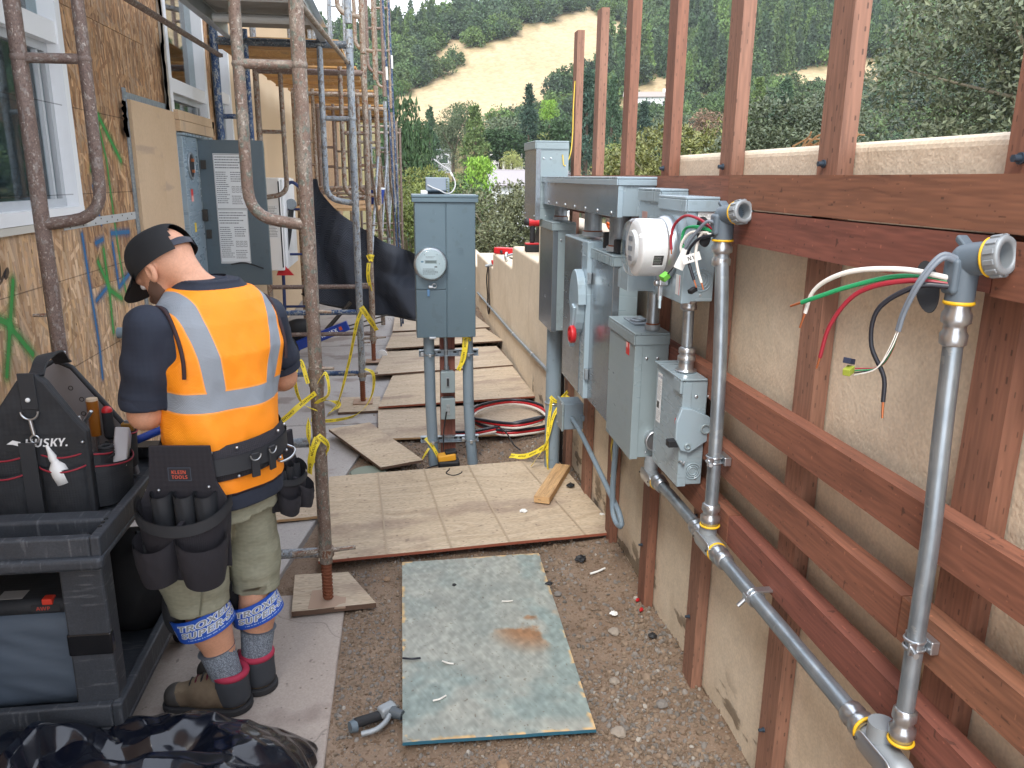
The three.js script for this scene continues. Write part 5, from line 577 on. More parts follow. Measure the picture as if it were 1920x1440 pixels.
// ---------------------------------------------------------------- meter pedestal in the walkway
{
  const Z = -4.62, t = thing('meter_pedestal', 'freestanding slate grey meter pedestal on two conduits in the middle of the walk', 'meter pedestal', [0.27, 0, -4.72]);
  obj('enclosure', rbx(0.078, 0.428, 0.81, 1.618, -4.84, Z - 0.006, 0.006), M.ped, t); obj('hood', [rbx(0.062, 0.444, 1.62, 1.638, -4.85, Z + 0.012, 0.005), rbx(0.064, 0.442, 1.596, 1.6195, Z + 0.002, Z + 0.011, 0.003)], M.ped, t);
  const d1 = obj('door', rbx(0.08, 0.255, 1.1, 1.594, Z - 0.0055, Z, 0.003), M.ped, t); obj('door', rbx(0.08, 0.255, 0.812, 1.094, Z - 0.0055, Z, 0.003), M.ped, t); const d2 = obj('door', rbx(0.261, 0.426, 0.812, 1.594, Z - 0.0055, Z - 0.001, 0.003), M.ped, t);
  obj('vent_slots', [0, 1, 2, 3].map(i => rbx(0.325, 0.358, 1.3 + i * 0.012, 1.303 + i * 0.012, Z - 0.001, Z + 0.001, 0.0005)), M.ped, d2);
  const c = [0.166, 1.248]; obj('meter_ring', T(lathe([[0.088, 0], [0.096, 0.004], [0.098, 0.02], [0.09, 0.034], [0.086, 0.03]], 40), [c[0], c[1], Z - 0.002], [Math.PI / 2, 0, 0]), M.zinc, d1);
  const mb = obj('meter_body', T(lathe([[0, 0.05], [0.082, 0.05], [0.087, 0.04], [0.087, 0]], 40), [c[0], c[1], Z], [Math.PI / 2, 0, 0]), P(206, 210, 212, 0.4), d1); obj('meter_dial', T(new THREE.CircleGeometry(0.079, 40), [c[0], c[1], Z + 0.0505]), M.meterFace, mb); obj('glass_cover', T(lathe([[0, 0.062], [0.06, 0.061], [0.08, 0.056], [0.0865, 0.048], [0.0865, 0.03]], 40), [c[0], c[1], Z], [Math.PI / 2, 0, 0]), M.glass, mb);
  obj('latch', [rbx(0.15, 0.178, 1.108, 1.124, Z, Z + 0.015, 0.004), T(new THREE.TorusGeometry(0.012, 0.003, 6, 16), [0.185, 1.122, Z + 0.012])], M.zinc, t); obj('padlock_tag', rbx(0.143, 0.158, 1.06, 1.1, Z + 0.001, Z + 0.012, 0.003), P(90, 130, 170, 0.4), t); obj('hasp', rbx(0.15, 0.19, 0.806, 0.82, Z, Z + 0.02, 0.003), M.zinc, t);
  obj('conduit', sweep([V(0.15, 0.81, -4.71), V(0.155, 0.4, -4.71), V(0.17, -0.03, -4.7)], 0.033, 22), M.pvc, t); obj('conduit', sweep([V(0.385, 0.81, -4.71), V(0.39, 0.4, -4.71), V(0.4, 0.15, -4.7), V(0.415, -0.03, -4.69)], 0.033, 22), M.pvc, t);
  obj('timber_post', T(lumber(0.09, 1.5, 0.09, 0.003, 0.002, 71), [0.265, 0.72, -4.795]), M.red2, t);
  for (const [y, n] of [[0.695, 0], [0.14, 1]]) { obj('strut_channel', [rbx(0.09, 0.455, y - 0.02, y + 0.02, -4.752, -4.748, 0.001), rbx(0.09, 0.455, y + 0.016, y + 0.02, -4.7475, -4.72, 0.001), rbx(0.09, 0.455, y - 0.02, y - 0.016, -4.7475, -4.72, 0.001)], M.galv, t); obj('strut_slot', [0.11, 0.215, 0.31, 0.345, 0.435].map(x => rbx(x - 0.01, x + 0.01, y - 0.006, y + 0.006, -4.7485, -4.7465, 0.003)), M.black, t); for (const x of [0.155 + n * 0.01, 0.387 + n * 0.015]) obj('pipe_clamp', [T(new THREE.TorusGeometry(0.0355, 0.004, 6, 26), [x, y, -4.705], [Math.PI / 2, 0, 0]), rbx(x - 0.008, x + 0.008, y - 0.01, y + 0.01, -4.675, -4.652, 0.002), rbx(x - 0.055, x - 0.036, y - 0.012, y + 0.012, -4.725, -4.7, 0.002)], M.zinc, t); }
  obj('thin_conduit', cyl([0.257, 0.59, -4.735], [0.252, 0.81, -4.735], 0.012, 0.012, 14), M.galvDull, t); obj('conduit_nut', cyl([0.257, 0.588, -4.735], [0.257, 0.608, -4.735], 0.018, 0.018, 6), M.zinc, t);
  for (const [nm, dy] of [['switch_box', 0.125], ['outlet_box', 0.09]]) { const s = nm === 'switch_box', y = (s ? 0.33 : 0.195) + dy, o1 = obj(nm, [rbx(0.221, 0.301, y + 0.005, y + 0.13, -4.75, -4.682, 0.01), rbx(0.217, 0.305, y, y + 0.135, -4.6815, -4.672, 0.006)], M.g3, t); if (s) { obj('toggle_window', rbx(0.25, 0.272, y + 0.038, y + 0.1, -4.672, -4.667, 0.003), M.castGray, o1); obj('toggle', rbx(0.255, 0.267, y + 0.045, y + 0.094, -4.667, -4.66, 0.003), M.black, o1); } else { obj('receptacle', rbx(0.249, 0.273, y + 0.03, y + 0.1, -4.672, -4.666, 0.004), P(150, 156, 158, 0.5), o1); for (const q of [y + 0.05, y + 0.08]) for (const x of [0.254, 0.265]) obj('socket_slot', rbx(x, x + 0.002, q - 0.006, q + 0.006, -4.6665, -4.665, 0.0004), M.black, o1); } }
}
{ // flood lamp housing and loose wire beyond the pedestal, on top of it
  const t = thing('floodlight_head', 'grey ribbed floodlight head lying on top of the meter pedestal', 'floodlight', [0.21, 1.638, -4.78]);
  obj('housing', T(rbx(-0.06, 0.06, -0.04, 0.04, -0.035, 0.035, 0.008), [0.21, 1.685, -4.78], [-0.3, 0, 0]), P(112, 124, 136, 0.5), t); obj('rim', [T(rbx(-0.066, 0.072, -0.006, 0.006, -0.008, 0.008, 0.003), [0.215, 1.727, -4.8]), T(rbx(-0.006, 0.006, -0.045, 0.045, -0.008, 0.008, 0.003), [0.284, 1.683, -4.8])], M.g3, t); for (let i = 0; i < 5; i++) obj('cooling_rib', [rbx(0.16 + i * 0.025, 0.166 + i * 0.025, 1.716, 1.722, -4.8, -4.77, 0.002), rbx(0.272, 0.28, 1.655 + i * 0.014, 1.66 + i * 0.014, -4.8, -4.75, 0.001)], M.g1, t);
  obj('whip_wire', pipe([[0.16, 1.69, -4.74], [0.19, 1.675, -4.72], [0.23, 1.66, -4.71], [0.26, 1.645, -4.71], [0.29, 1.645, -4.73], [0.318, 1.675, -4.76], [0.322, 1.71, -4.78], [0.305, 1.75, -4.8], [0.29, 1.775, -4.8], [0.25, 1.8, -4.8], [0.2, 1.835, -4.8]], 0.004, 6, 60), P(190, 190, 190, 0.5), t); obj('wire_splice', T(rbx(-0.006, 0.006, -0.012, 0.012, -0.005, 0.005, 0.002), [0.303, 1.752, -4.798], [0, 0, 0.5]), M.white, t); obj('bracket', rbx(0.12, 0.16, 1.6385, 1.66, -4.8, -4.74, 0.003), M.white, t);
}
// ---------------------------------------------------------------- boards on the ground
function board(label, pts, th, m, em, o = {}) { // pts: ground corners [x,z]; th thickness; lift per corner
  const lift = o.lift || [0, 0, 0, 0], nu = 16, nv = 12, y0 = o.y || 0.012, s = o.seed || 1; const at = (u, v, dy) => { const a = [0, 1].map(k => lerp(lerp(pts[0][k], pts[1][k], u), lerp(pts[3][k], pts[2][k], u), v)), l = lerp(lerp(lift[0], lift[1], u), lerp(lift[3], lift[2], u), v); return [a[0], y0 + l + dy + 0.003 * n3(u * 2 + s, v * 2, s), a[1]]; };
  const wd = Math.hypot(pts[1][0] - pts[0][0], pts[1][1] - pts[0][1]), hd = Math.hypot(pts[3][0] - pts[0][0], pts[3][1] - pts[0][1]), ou = s * 0.37, ov = s * 0.61;
  const jag = (u, v) => { const e = 0.0025 * (n3(u * 30, s, 1) + n3(v * 30, s, 5)); return [u === 0 ? e : u === 1 ? 1 - e : u, v === 0 ? e : v === 1 ? 1 - e : v]; };
  const t = thing('plywood_board', label, o.cat || 'board', [(pts[0][0] + pts[2][0]) / 2, 0, (pts[0][1] + pts[2][1]) / 2], o.group === undefined ? 'boards laid on the ground' : o.group);
  const top = grid(nu, nv, (u, v) => { const [a, b] = jag(u, v), p = at(a, b, th); return o.fit ? [...p, u, 1 - v] : [...p, u * wd + ou, v * hd + ov]; }); obj('face', top, m, t);
  const ring = []; for (let i = 0; i <= nu; i++) ring.push([i / nu, 0]); for (let i = 1; i <= nv; i++) ring.push([1, i / nv]); for (let i = nu - 1; i >= 0; i--) ring.push([i / nu, 1]); for (let i = nv - 1; i >= 0; i--) ring.push([0, i / nv]);
  obj('edge', [grid(ring.length - 1, 1, (u, v) => { const r = ring[Math.round(u * (ring.length - 1))], [a, b] = jag(...r); return [...at(a, b, v ? 0 : th), u * 6, v * th]; }).toNonIndexed(), grid(4, 4, (u, v) => at(u, 1 - v, 0))].map(g => { g.computeVertexNormals(); return g; }), em, t); return t;
}
board('greenish weathered board with chipped edges lying nearest on the gravel', [[-0.032, -3.325], [0.603, -3.33], [0.58, -2.105], [-0.035, -2.125]], 0.012, M.greenTop, M.greenEdge, { fit: true, y: 0.012, seed: 3, group: null, lift: [0.004, 0.01, 0.008, 0.004] });
{ const b = board('big plywood sheet with red front edge beyond the greenish board', [[-0.45, -4.43], [0.92, -4.54], [1.03, -3.49], [-0.41, -3.36]], 0.014, M.ply1, M.plyEdge, { y: 0.02, seed: 5, lift: [0, 0.02, 0.012, 0.004] }); const lm = P(172, 154, 132, 0.9); for (const [xa, xb] of [[-0.17, -0.1], [0.1, 0.2], [0.37, 0.48], [0.7, 0.86]]) obj('layout_line', grid(12, 1, (u, v) => { const k = 0.0045 * (v * 2 - 1); const fz = lerp(-4.46 - 0.07 * xa, -3.4 - 0.085 * xb, u), fx = lerp(xa, xb, u) + k; const uu = (fx + 0.43) / 1.4; return [fx, 0.0385 + lerp(0, 0.02, uu) * (1 - u) + lerp(0.004, 0.012, uu) * u + 0.0015, fz]; }), lm, b); }
board('plywood offcut under the wire coil behind the pedestal', [[-0.205, -5.83], [1.0, -5.83], [1.0, -5.13], [-0.185, -5.12]], 0.012, M.ply2, M.plyEdgeTan, { seed: 7, lift: [0.006, 0.01, 0.004, 0] });
board('red edged plywood sheet, second behind the pedestal', [[-0.1, -6.84], [0.98, -7.06], [1.02, -5.9], [-0.2, -5.79]], 0.014, M.ply1, M.plyEdge, { seed: 9, y: 0.03, lift: [0, 0.015, 0.03, 0.012] });
board('plywood sheet third behind the pedestal, dark front edge', [[-0.19, -7.79], [0.94, -7.86], [0.99, -6.98], [-0.27, -6.76]], 0.014, M.ply2, M.plyEdgeDark, { seed: 11, y: 0.03, lift: [0, 0.02, 0.03, 0.02] });
board('curled plywood sheet fourth behind the pedestal', [[-0.12, -8.75], [0.93, -9.0], [1.02, -7.94], [-0.18, -7.8]], 0.014, M.ply1, M.plyEdgeDark, { seed: 13, y: 0.03, lift: [0, 0.0, 0.06, 0.03] });
board('farthest plywood sheet by the stepped wall', [[-0.1, -9.95], [0.9, -9.95], [0.99, -8.92], [-0.12, -8.76]], 0.014, M.ply2, M.plyEdgeDark, { seed: 15, y: 0.02, lift: [0, 0, 0.03, 0.03] });
board('loose plywood strip tilted across the slab edge left of the pedestal', [[-0.52, -5.24], [-0.25, -5.37], [0.1, -4.62], [-0.155, -4.52]], 0.016, M.ply1, M.plyEdgeDark, { seed: 17, y: 0.03, lift: [0.02, 0.02, 0.0, 0.0] });
board('plywood piece beyond the worker behind nearest scaffold leg', [[-0.85, -4.46], [-0.5, -4.62], [-0.455, -3.9], [-0.72, -3.86]], 0.014, M.ply2, M.plyEdgeTan, { seed: 19, y: 0.01 });
board('square scrap board under the nearest scaffold jack', [[-0.5, -3.25], [-0.27, -3.25], [-0.14, -2.97], [-0.475, -2.94]], 0.022, M.ply2, M.plyEdgeDark, { seed: 21, y: 0.0 });
board('scrap board under the second scaffold jack', [[-0.5, -6.2], [-0.2, -6.2], [-0.17, -5.8], [-0.5, -5.78]], 0.018, M.ply2, M.plyEdgeDark, { seed: 23, y: 0.005 });
{ const t = thing('lumber_offcut', 'short pale lumber offcut lying on the big plywood sheet', 'lumber', [0.82, 0.05, -4.1]); obj('block', T(lumber(0.085, 0.036, 0.52, 0.003, 0.001, 5), [0.815, 0.072, -4.1], [0.0, -0.42, 0]), M.lum, t); }
{ const t = thing('utility_cover', 'round green utility cover flush with the dirt near the tilted strip', 'cover', [-0.23, 0, -4.55]); obj('lid', T(lathe([[0, 0.012], [0.1, 0.012], [0.105, 0.008], [0.107, -0.01]], 36), [-0.23, 0.002, -4.54]), P(128, 136, 122, 0.8), t); obj('ring', T(new THREE.TorusGeometry(0.113, 0.005, 6, 36), [-0.23, 0.003, -4.54], [Math.PI / 2, 0, 0]), P(104, 112, 100, 0.8), t); }
// ---------------------------------------------------------------- coil of wire, charger, tape
{
  const t = thing('wire_coil', 'coil of red, black and white feeder wires on the plywood behind the pedestal', 'cable', [0.75, 0, -5.4]);
  [['white', M.whiteW], ['red', M.red], ['black', M.blackW]].forEach(([n, m], k) => { const pts = [[0.42, 0.08 + 0.01 * k, -5.0], [0.5, 0.06, -5.5]]; const c = [0.76, -5.35]; for (let i = 0; i <= 26; i++) { const a = -2.4 - i / 26 * 9.2, rx = 0.27 + 0.02 * Math.sin(i) + 0.014 * k, rz = 0.35 + 0.02 * Math.cos(i * 1.3); pts.push([c[0] + rx * Math.cos(a), 0.05 + 0.035 * i / 26 + 0.016 * k + 0.05 * Math.max(0, Math.cos(a * 0.5)), c[1] + rz * Math.sin(a)]); } pts.push([0.45, 0.06 + 0.015 * k, -5.02], [0.3, 0.07 + 0.015 * k, -4.98]); obj(n + '_wire', pipe(pts, 0.0105, 8, 150), m, t); });
  obj('black_tie', pipe([[0.62, 0.12, -5.0], [0.66, 0.1, -4.92], [0.7, 0.04, -4.86], [0.73, 0.03, -4.78]], 0.005, 6), M.black, t);
}
{
  const t = thing('battery_charger', 'black and yellow battery charger on the dirt at the pedestal foot', 'battery charger', [0.26, 0, -4.56]);
  obj('base', T(rbx(-0.065, 0.065, 0, 0.05, -0.05, 0.05, 0.012), [0.255, 0.012, -4.57]), M.black, t); obj('battery', T(rbx(-0.06, 0.05, 0, 0.045, -0.035, 0.035, 0.01), [0.25, 0.055, -4.575], [0, 0.1, 0.1]), P(222, 160, 40, 0.5), t); obj('battery_top', T(rbx(-0.03, 0.04, 0, 0.022, -0.03, 0.03, 0.006), [0.265, 0.096, -4.58], [0, 0.1, 0.1]), M.black, t);
  obj('power_cord', pipe([[0.25, 0.34, -4.66], [0.23, 0.22, -4.635], [0.225, 0.1, -4.62], [0.21, 0.03, -4.6], [0.13, 0.02, -4.55], [0.07, 0.02, -4.47]], 0.004, 6, 40), M.black, t); obj('cord_loop', pipe([[0.255, 0.03, -4.52], [0.25, 0.045, -4.44], [0.23, 0.045, -4.38], [0.27, 0.045, -4.34], [0.32, 0.045, -4.38], [0.31, 0.03, -4.5]], 0.004, 6, 40), M.black, t);
}
const tape = (label, strips, at) => { const t = thing('caution_tape', label, 'caution tape', at, 'yellow caution tape scraps'); strips.forEach(([p, w, up, tw]) => obj('strip', ribbon(p, w * 0.7, V(...(up || [0, 0, 1])), tw || 0), M.cautionTape, t)); };
tape('yellow caution tape knotted round the nearest scaffold leg', [[[[-0.338, 0.86, -2.995], [-0.39, 0.9, -2.97], [-0.41, 1.0, -2.97], [-0.39, 1.06, -2.99], [-0.365, 0.97, -2.99]], 0.022, [0.3, 0, 1], 0.3], [[[-0.34, 0.93, -2.998], [-0.4, 0.89, -2.96], [-0.46, 0.84, -2.95], [-0.5, 0.82, -2.95]], 0.03, [0, 1, 0], 0.1], [[[-0.33, 0.97, -2.998], [-0.3, 1.01, -2.99], [-0.29, 0.93, -2.98], [-0.34, 0.89, -2.99]], 0.035, [0, 0, 1], 0.1], [[[-0.37, 0.84, -2.97], [-0.37, 0.74, -2.96], [-0.36, 0.66, -2.96]], 0.025, [0, 0, 1], 0.8], [[[-0.34, 0.75, -2.997], [-0.36, 0.7, -2.96], [-0.375, 0.62, -2.95]], 0.045, [1, 0, 0.2], 0.1], [[[-0.34, 0.76, -2.997], [-0.3, 0.73, -2.96], [-0.31, 0.69, -2.97]], 0.03, [1, 0, 0.2], 0.2]], [-0.36, 0.62, -2.97]);
tape('yellow caution tape trailing from the second scaffold leg to the slab', [[[[-0.3, 0.77, -6.0], [-0.34, 0.68, -5.99], [-0.42, 0.35, -5.95], [-0.52, 0.05, -5.8], [-0.57, 0.02, -5.75]], 0.04, [1, 0, 0.5], 0.1], [[[-0.31, 0.78, -6.0], [-0.27, 0.72, -5.98], [-0.2, 0.6, -6.0]], 0.06, [0.6, 0.5, 0], 0.1], [[[-0.3, 0.3, -6.0], [-0.24, 0.28, -5.95], [-0.25, 0.12, -5.9], [-0.36, 0.02, -5.72], [-0.55, 0.015, -5.6], [-0.68, 0.02, -5.62]], 0.035, [1, 0, 0.3], 0.3], [[[-0.57, 0.02, -5.75], [-0.5, 0.05, -5.9], [-0.62, 0.03, -6.1], [-0.7, 0.03, -6.0]], 0.05, [0, 0.4, 1], 0.7], [[[-0.5, 0.012, -5.95], [-0.4, 0.012, -5.98], [-0.3, 0.03, -6.1]], 0.03, [0, 0, 1], 0.3]], [-0.4, 0, -5.9]);
tape('yellow caution tape tied round the thick grey riser', [[[[0.84, 0.5, -4.37], [0.88, 0.47, -4.368], [0.95, 0.52, -4.4]], 0.03, [0, 1, 0], 0], [[[0.95, 0.5, -4.38], [0.87, 0.4, -4.365], [0.82, 0.22, -4.36], [0.74, 0.06, -4.4]], 0.03, [1, 0.4, 0], 0.4], [[[0.85, 0.49, -4.37], [0.83, 0.3, -4.365], [0.83, 0.1, -4.36], [0.84, 0.0, -4.36]], 0.025, [1, 0, 0], 0.2], [[[0.83, 0.2, -4.36], [0.72, 0.09, -4.5], [0.64, 0.06, -4.6]], 0.05, [0.3, 0.8, 0], 0.1]], [0.84, 0, -4.37]);
tape('yellow caution tape hanging below the pedestal box on the right conduit', [[[[0.37, 0.82, -4.66], [0.365, 0.74, -4.655], [0.35, 0.66, -4.66], [0.325, 0.6, -4.66]], 0.05, [1, 0, 0], 0.15], [[[0.35, 0.8, -4.66], [0.385, 0.81, -4.655], [0.4, 0.78, -4.66]], 0.02, [0, 1, 0], 0]], [0.36, 0.6, -4.66]);
tape('yellow caution tape drooping from the low pedestal strut', [[[[0.12, 0.16, -4.7], [0.16, 0.12, -4.66], [0.2, 0.05, -4.63], [0.23, 0.0, -4.62]], 0.03, [1, 0.3, 0], 0.1], [[[0.14, 0.1, -4.68], [0.11, 0.06, -4.66], [0.08, 0.02, -4.62]], 0.02, [1, 0.3, 0], 0.2]], [0.15, 0, -4.66]);
tape('yellow tape with black letters on the third scaffold leg', [[[[-0.31, 1.0, -7.42], [-0.285, 1.01, -7.415], [-0.255, 1.0, -7.43]], 0.09, [0, 1, 0], 0], [[[-0.3, 0.96, -7.42], [-0.31, 0.85, -7.42], [-0.29, 0.7, -7.43]], 0.05, [1, 0, 0], 0.1]], [-0.29, 0.7, -7.42]);
{ const t = thing('warning_strip', 'yellow and black warning strip hanging behind the thin low conduit', 'caution tape', [0.955, 0.3, -3.36]); obj('strip', ribbon([[0.962, 0.78, -3.42], [0.964, 0.6, -3.42], [0.963, 0.36, -3.41]], 0.06, V(0, 0, 1)), std({ map: ctex(256, 64, (x, w, h) => { x.fillStyle = '#e2c63a'; x.fillRect(0, 0, w, h); x.fillStyle = '#1a1812'; for (let i = 0; i < 14; i++) { x.save(); x.translate(i * 18 + 8, 32); x.rotate(0.7); x.fillRect(-4, -30, 8, 26); x.rotate(-1.4); x.fillRect(-4, 4, 8, 26); x.restore(); } }), roughness: 0.5 }), t); }
// tools left on the stepped wall
{
  const t = thing('impact_driver', 'red and black cordless impact driver standing on the stepped wall', 'power tool', [1.15, 1.46, -6.0]); const B = [1.15, 1.096, -7.02];
  obj('battery', rbx(B[0] - 0.06, B[0] + 0.06, B[1], B[1] + 0.06, B[2] - 0.04, B[2] + 0.04, 0.01), M.black, t); obj('battery_collar', rbx(B[0] - 0.061, B[0] + 0.061, B[1] + 0.061, B[1] + 0.075, B[2] - 0.041, B[2] + 0.041, 0.006), M.red, t); obj('grip', T(new THREE.CapsuleGeometry(0.022, 0.12, 6, 16), [B[0], B[1] + 0.15, B[2]]), M.blackRub, t); obj('motor_body', [T(new THREE.CapsuleGeometry(0.038, 0.07, 6, 18), [B[0] + 0.02, B[1] + 0.25, B[2]], [0, 0, Math.PI / 2])], M.red, t); obj('chuck', cyl([B[0] + 0.08, B[1] + 0.25, B[2]], [B[0] + 0.14, B[1] + 0.25, B[2]], 0.016, 0.01), M.darkSteel, t); obj('rear_cap', T(new THREE.SphereGeometry(0.034, 14, 10), [B[0] - 0.04, B[1] + 0.25, B[2]]), M.black, t);
  const bag = thing('folded_tarp', 'black folded sheet leaning on the stepped wall behind the driver', 'sheet', [1.24, 1.1, -7.0]); obj('sheet', extr([[6.6, 1.098], [7.62, 1.098], [7.5, 1.13], [6.8, 1.4], [6.6, 1.42]], 0.03, 0.006).applyMatrix4(new THREE.Matrix4().makeBasis(V(0, 0, -1), V(0, 1, 0), V(1, 0, 0))).translate(1.215, 0, 0), M.black, bag);
  const rb = thing('red_tool_case', 'red tool case resting on the far stepped wall', 'tool case', [1.2, 0.9, -8.6]); obj('case', T(rbx(-0.05, 0.05, 0, 0.07, -0.16, 0.16, 0.015), [1.2, 0.887, -9.0], [0, 0.9, 0]), M.red, rb); obj('latch', T(rbx(-0.012, 0.012, 0, 0.03, -0.02, 0.02, 0.004), [1.12, 0.9, -8.98]), M.black, rb);
  const gt = thing('green_tool', 'dark green tool in the wall step below the red case', 'tool', [1.15, 0.89, -7.75]); obj('body', T(new THREE.CapsuleGeometry(0.04, 0.08, 6, 14), [1.17, 0.93, -7.78], [0.2, 0, 1.2]), P(24, 88, 60, 0.5), gt); obj('tip', cyl([1.12, 0.95, -7.78], [1.05, 0.97, -7.74], 0.012, 0.006), M.darkSteel, gt);
  const hk = thing('knockout_punch', 'chromed clamp tool hanging over the edge of the stepped wall', 'tool', [1.08, 0.9, -8.3]); obj('jaw', [T(new THREE.TorusGeometry(0.035, 0.014, 8, 18, 4.6), [1.085, 0.93, -8.25], [0, 1.2, 0.4]), cyl([1.09, 0.94, -8.25], [1.2, 0.97, -8.2], 0.014)], M.zinc, hk); obj('handle', cyl([1.19, 0.97, -8.2], [1.28, 1.0, -8.1], 0.018), M.red, hk);
  const ch = thing('lanyard_tool', 'red and grey tool with dark lanyard loop hanging down the wall', 'tool', [1.07, 0.73, -9.5]); obj('body', [T(rbx(-0.05, 0.05, 0, 0.05, -0.05, 0.05, 0.012), [1.12, 0.72, -9.5])], M.red, ch); obj('nose', cyl([1.08, 0.72, -9.5], [1.0, 0.7, -9.5], 0.02, 0.014), M.castGray, ch); obj('lanyard', pipe([[1.03, 0.7, -9.5], [1.02, 0.55, -9.55], [1.035, 0.35, -9.58], [1.04, 0.18, -9.6], [1.042, 0.14, -9.52], [1.042, 0.2, -9.45], [1.035, 0.45, -9.45], [1.035, 0.7, -9.47]], 0.008, 6, 40), P(44, 36, 34, 0.7), ch);
  const oc = thing('orange_cord', 'orange cord bunched on the wall between the short conduits', 'cord', [1.1, 1.46, -4.2]); obj('cord', pipe(Array.from({ length: 24 }, (_, i) => [1.13 + 0.04 * Math.cos(i * 1.1), 1.472 + 0.012 * (i % 4), -4.2 + i * 0.02 + 0.05 * Math.sin(i * 1.1)]), 0.007, 6, 120), M.orange, oc);
  for (const [q, y, z] of [[t, 0.029, 0.32], [bag, 0.029, 0.3], [rb, 0.038, 0.4], [gt, 0.038, 0.35], [hk, 0.038, 0.38], [ch, 0.045, 0.43], [oc, 0.01, 0.15]]) { q.position.x -= 0.048; q.position.y += y; q.position.z += z; }
  const yt = thing('yellow_string', 'yellow string tied to the tallest far fence post', 'string', [0.965, 1.9, -4.53]); obj('string', pipe([[0.962, 2.25, -4.5], [0.955, 2.1, -4.49], [0.955, 1.97, -4.49], [0.94, 1.86, -4.47], [0.9, 1.8, -4.43], [0.89, 1.86, -4.43]], 0.003, 5, 40), P(220, 190, 70, 0.6), yt);
}
// hand tool on the gravel
{
  const t = thing('riveter', 'grey and black pistol grip hand tool lying on the gravel beside the greenish board', 'hand tool', [-0.12, 0, -2.25]);
  obj('grip', T(new THREE.CapsuleGeometry(0.017, 0.09, 6, 14), [-0.14, 0.025, -2.255], [0, 0.5, 1.45]), M.blackRub, t); obj('grip_cap', T(new THREE.CylinderGeometry(0.018, 0.022, 0.02, 14), [-0.193, 0.024, -2.225], [0, 0.5, 1.5]), P(90, 104, 114, 0.5), t); obj('trigger', sweep(new THREE.CatmullRomCurve3([V(-0.165, 0.016, -2.195), V(-0.12, 0.02, -2.205), V(-0.09, 0.026, -2.23), V(-0.075, 0.03, -2.262)]).getSpacedPoints(14), 0.009, 8), M.castGray, t); obj('head', [T(rbx(-0.03, 0.03, -0.018, 0.018, -0.02, 0.02, 0.01), [-0.085, 0.032, -2.285], [0, 0.6, 0])], M.castGray, t); obj('barrel', cyl([-0.07, 0.03, -2.275], [-0.035, 0.028, -2.255], 0.02, 0.016, 14), P(70, 78, 84, 0.5), t);
}
// ---------------------------------------------------------------- utility cart and what stands on it
const cartT = dtex(512, 512, (u, v) => { const f = fbm(u * 6, v * 6, 5, 6, 6), s = fbm(u * 70, v * 9, 3, 70, 9), k = vn(u * 220, v * 220, 220, 220); let c = mixc([44, 48, 54], [66, 70, 76], f); c = mixc(c, [104, 106, 108], sstep(0.62, 0.82, s) * 0.55); return c.map(q => q * (0.9 + 0.2 * k)); }); cartT.repeat.set(1.6, 1.6);
M.cart = std({ map: cartT, roughness: 0.55, bumpMap: fabricB, bumpScale: 0.0003 });
{
  const t = thing('utility_cart', 'black plastic two shelf utility cart beside the worker', 'cart', [-1.09, 0, -2.55]); const x0 = -1.36, x1 = -0.84, z0 = -2.96, z1 = -2.12;
  const shelf = (y, h, nm) => { const g = [rbx(x0, x1, y - 0.02, y - 0.002, z0, z1, 0.006), rbx(x0, x0 + 0.03, y - 0.002, y + h, z0, z1, 0.008), rbx(x1 - 0.03, x1, y - 0.002, y + h, z0, z1, 0.008), rbx(x0 + 0.028, x1 - 0.028, y - 0.002, y + h - 0.001, z0, z0 + 0.03, 0.008), rbx(x0 + 0.028, x1 - 0.028, y - 0.002, y + h - 0.001, z1 - 0.03, z1, 0.008)]; return obj(nm, g, M.cart, t); };
  shelf(0.715, 0.06, 'top_tray'); obj('handle_ledge', [rbx(x0 + 0.03, x1 - 0.03, 0.716, 0.748, z1 - 0.075, z1 - 0.031, 0.008), rbx(x0 + 0.03, x1 - 0.03, 0.714, 0.772, z1 - 0.2, z1 - 0.13, 0.012), rbx(x0, x1 + 0.004, 0.68, 0.718, z1 - 0.02, z1 + 0.02, 0.014)], M.cart, t); obj('rivet', [0, 1, 2].map(i => T(new THREE.CylinderGeometry(0.006, 0.006, 0.003, 10), [-0.862, 0.776, -2.19 - i * 0.025])), M.black, t);
  shelf(0.17, 0.075, 'bottom_tray');
  for (const [x, z, s] of [[x1 - 0.075, z1 - 0.06, 1], [x1 - 0.075, z0 + 0.06, 1], [x0 + 0.075, z1 - 0.06, -1], [x0 + 0.075, z0 + 0.06, -1]]) obj('corner_post', [rbx(x - 0.055, x + 0.06, 0.168, 0.70, z + 0.012, z + 0.034, 0.008), rbx(x + s * 0.03, x + s * 0.058, 0.168, 0.70, z - 0.05, z + 0.02, 0.008)].map(g => g), M.cart, t);
  for (const [x, z] of [[x1 - 0.05, z1 - 0.09], [x1 - 0.03, z0 + 0.12], [x0 + 0.05, z1 - 0.09], [x0 + 0.05, z0 + 0.09]]) { const w = obj('caster', T(lathe([[0.02, -0.02], [0.058, -0.02], [0.064, -0.012], [0.064, 0.012], [0.058, 0.02], [0.02, 0.02]], 26), [x, 0.065, z], [0, 0, Math.PI / 2]), M.blackRub, t); obj('caster_fork', [rbx(x - 0.03, x - 0.024, 0.055, 0.15, z - 0.02, z + 0.02, 0.002), rbx(x + 0.024, x + 0.03, 0.055, 0.15, z - 0.02, z + 0.02, 0.002)], M.darkSteel, w); }
  obj('tape_wrap', [rbx(-0.973, -0.852, 0.395, 0.465, -2.171, -2.143, 0.006)], phy({ color: sr(20, 21, 24), roughness: 0.25 }), t); obj('white_mark', [0, 1, 2].map(i => T(new THREE.CircleGeometry(0.008, 4), [-0.8385, 0.745 - 0.003 * i, -2.52 - i * 0.035], [0, Math.PI / 2, 0])), M.white, t);
}
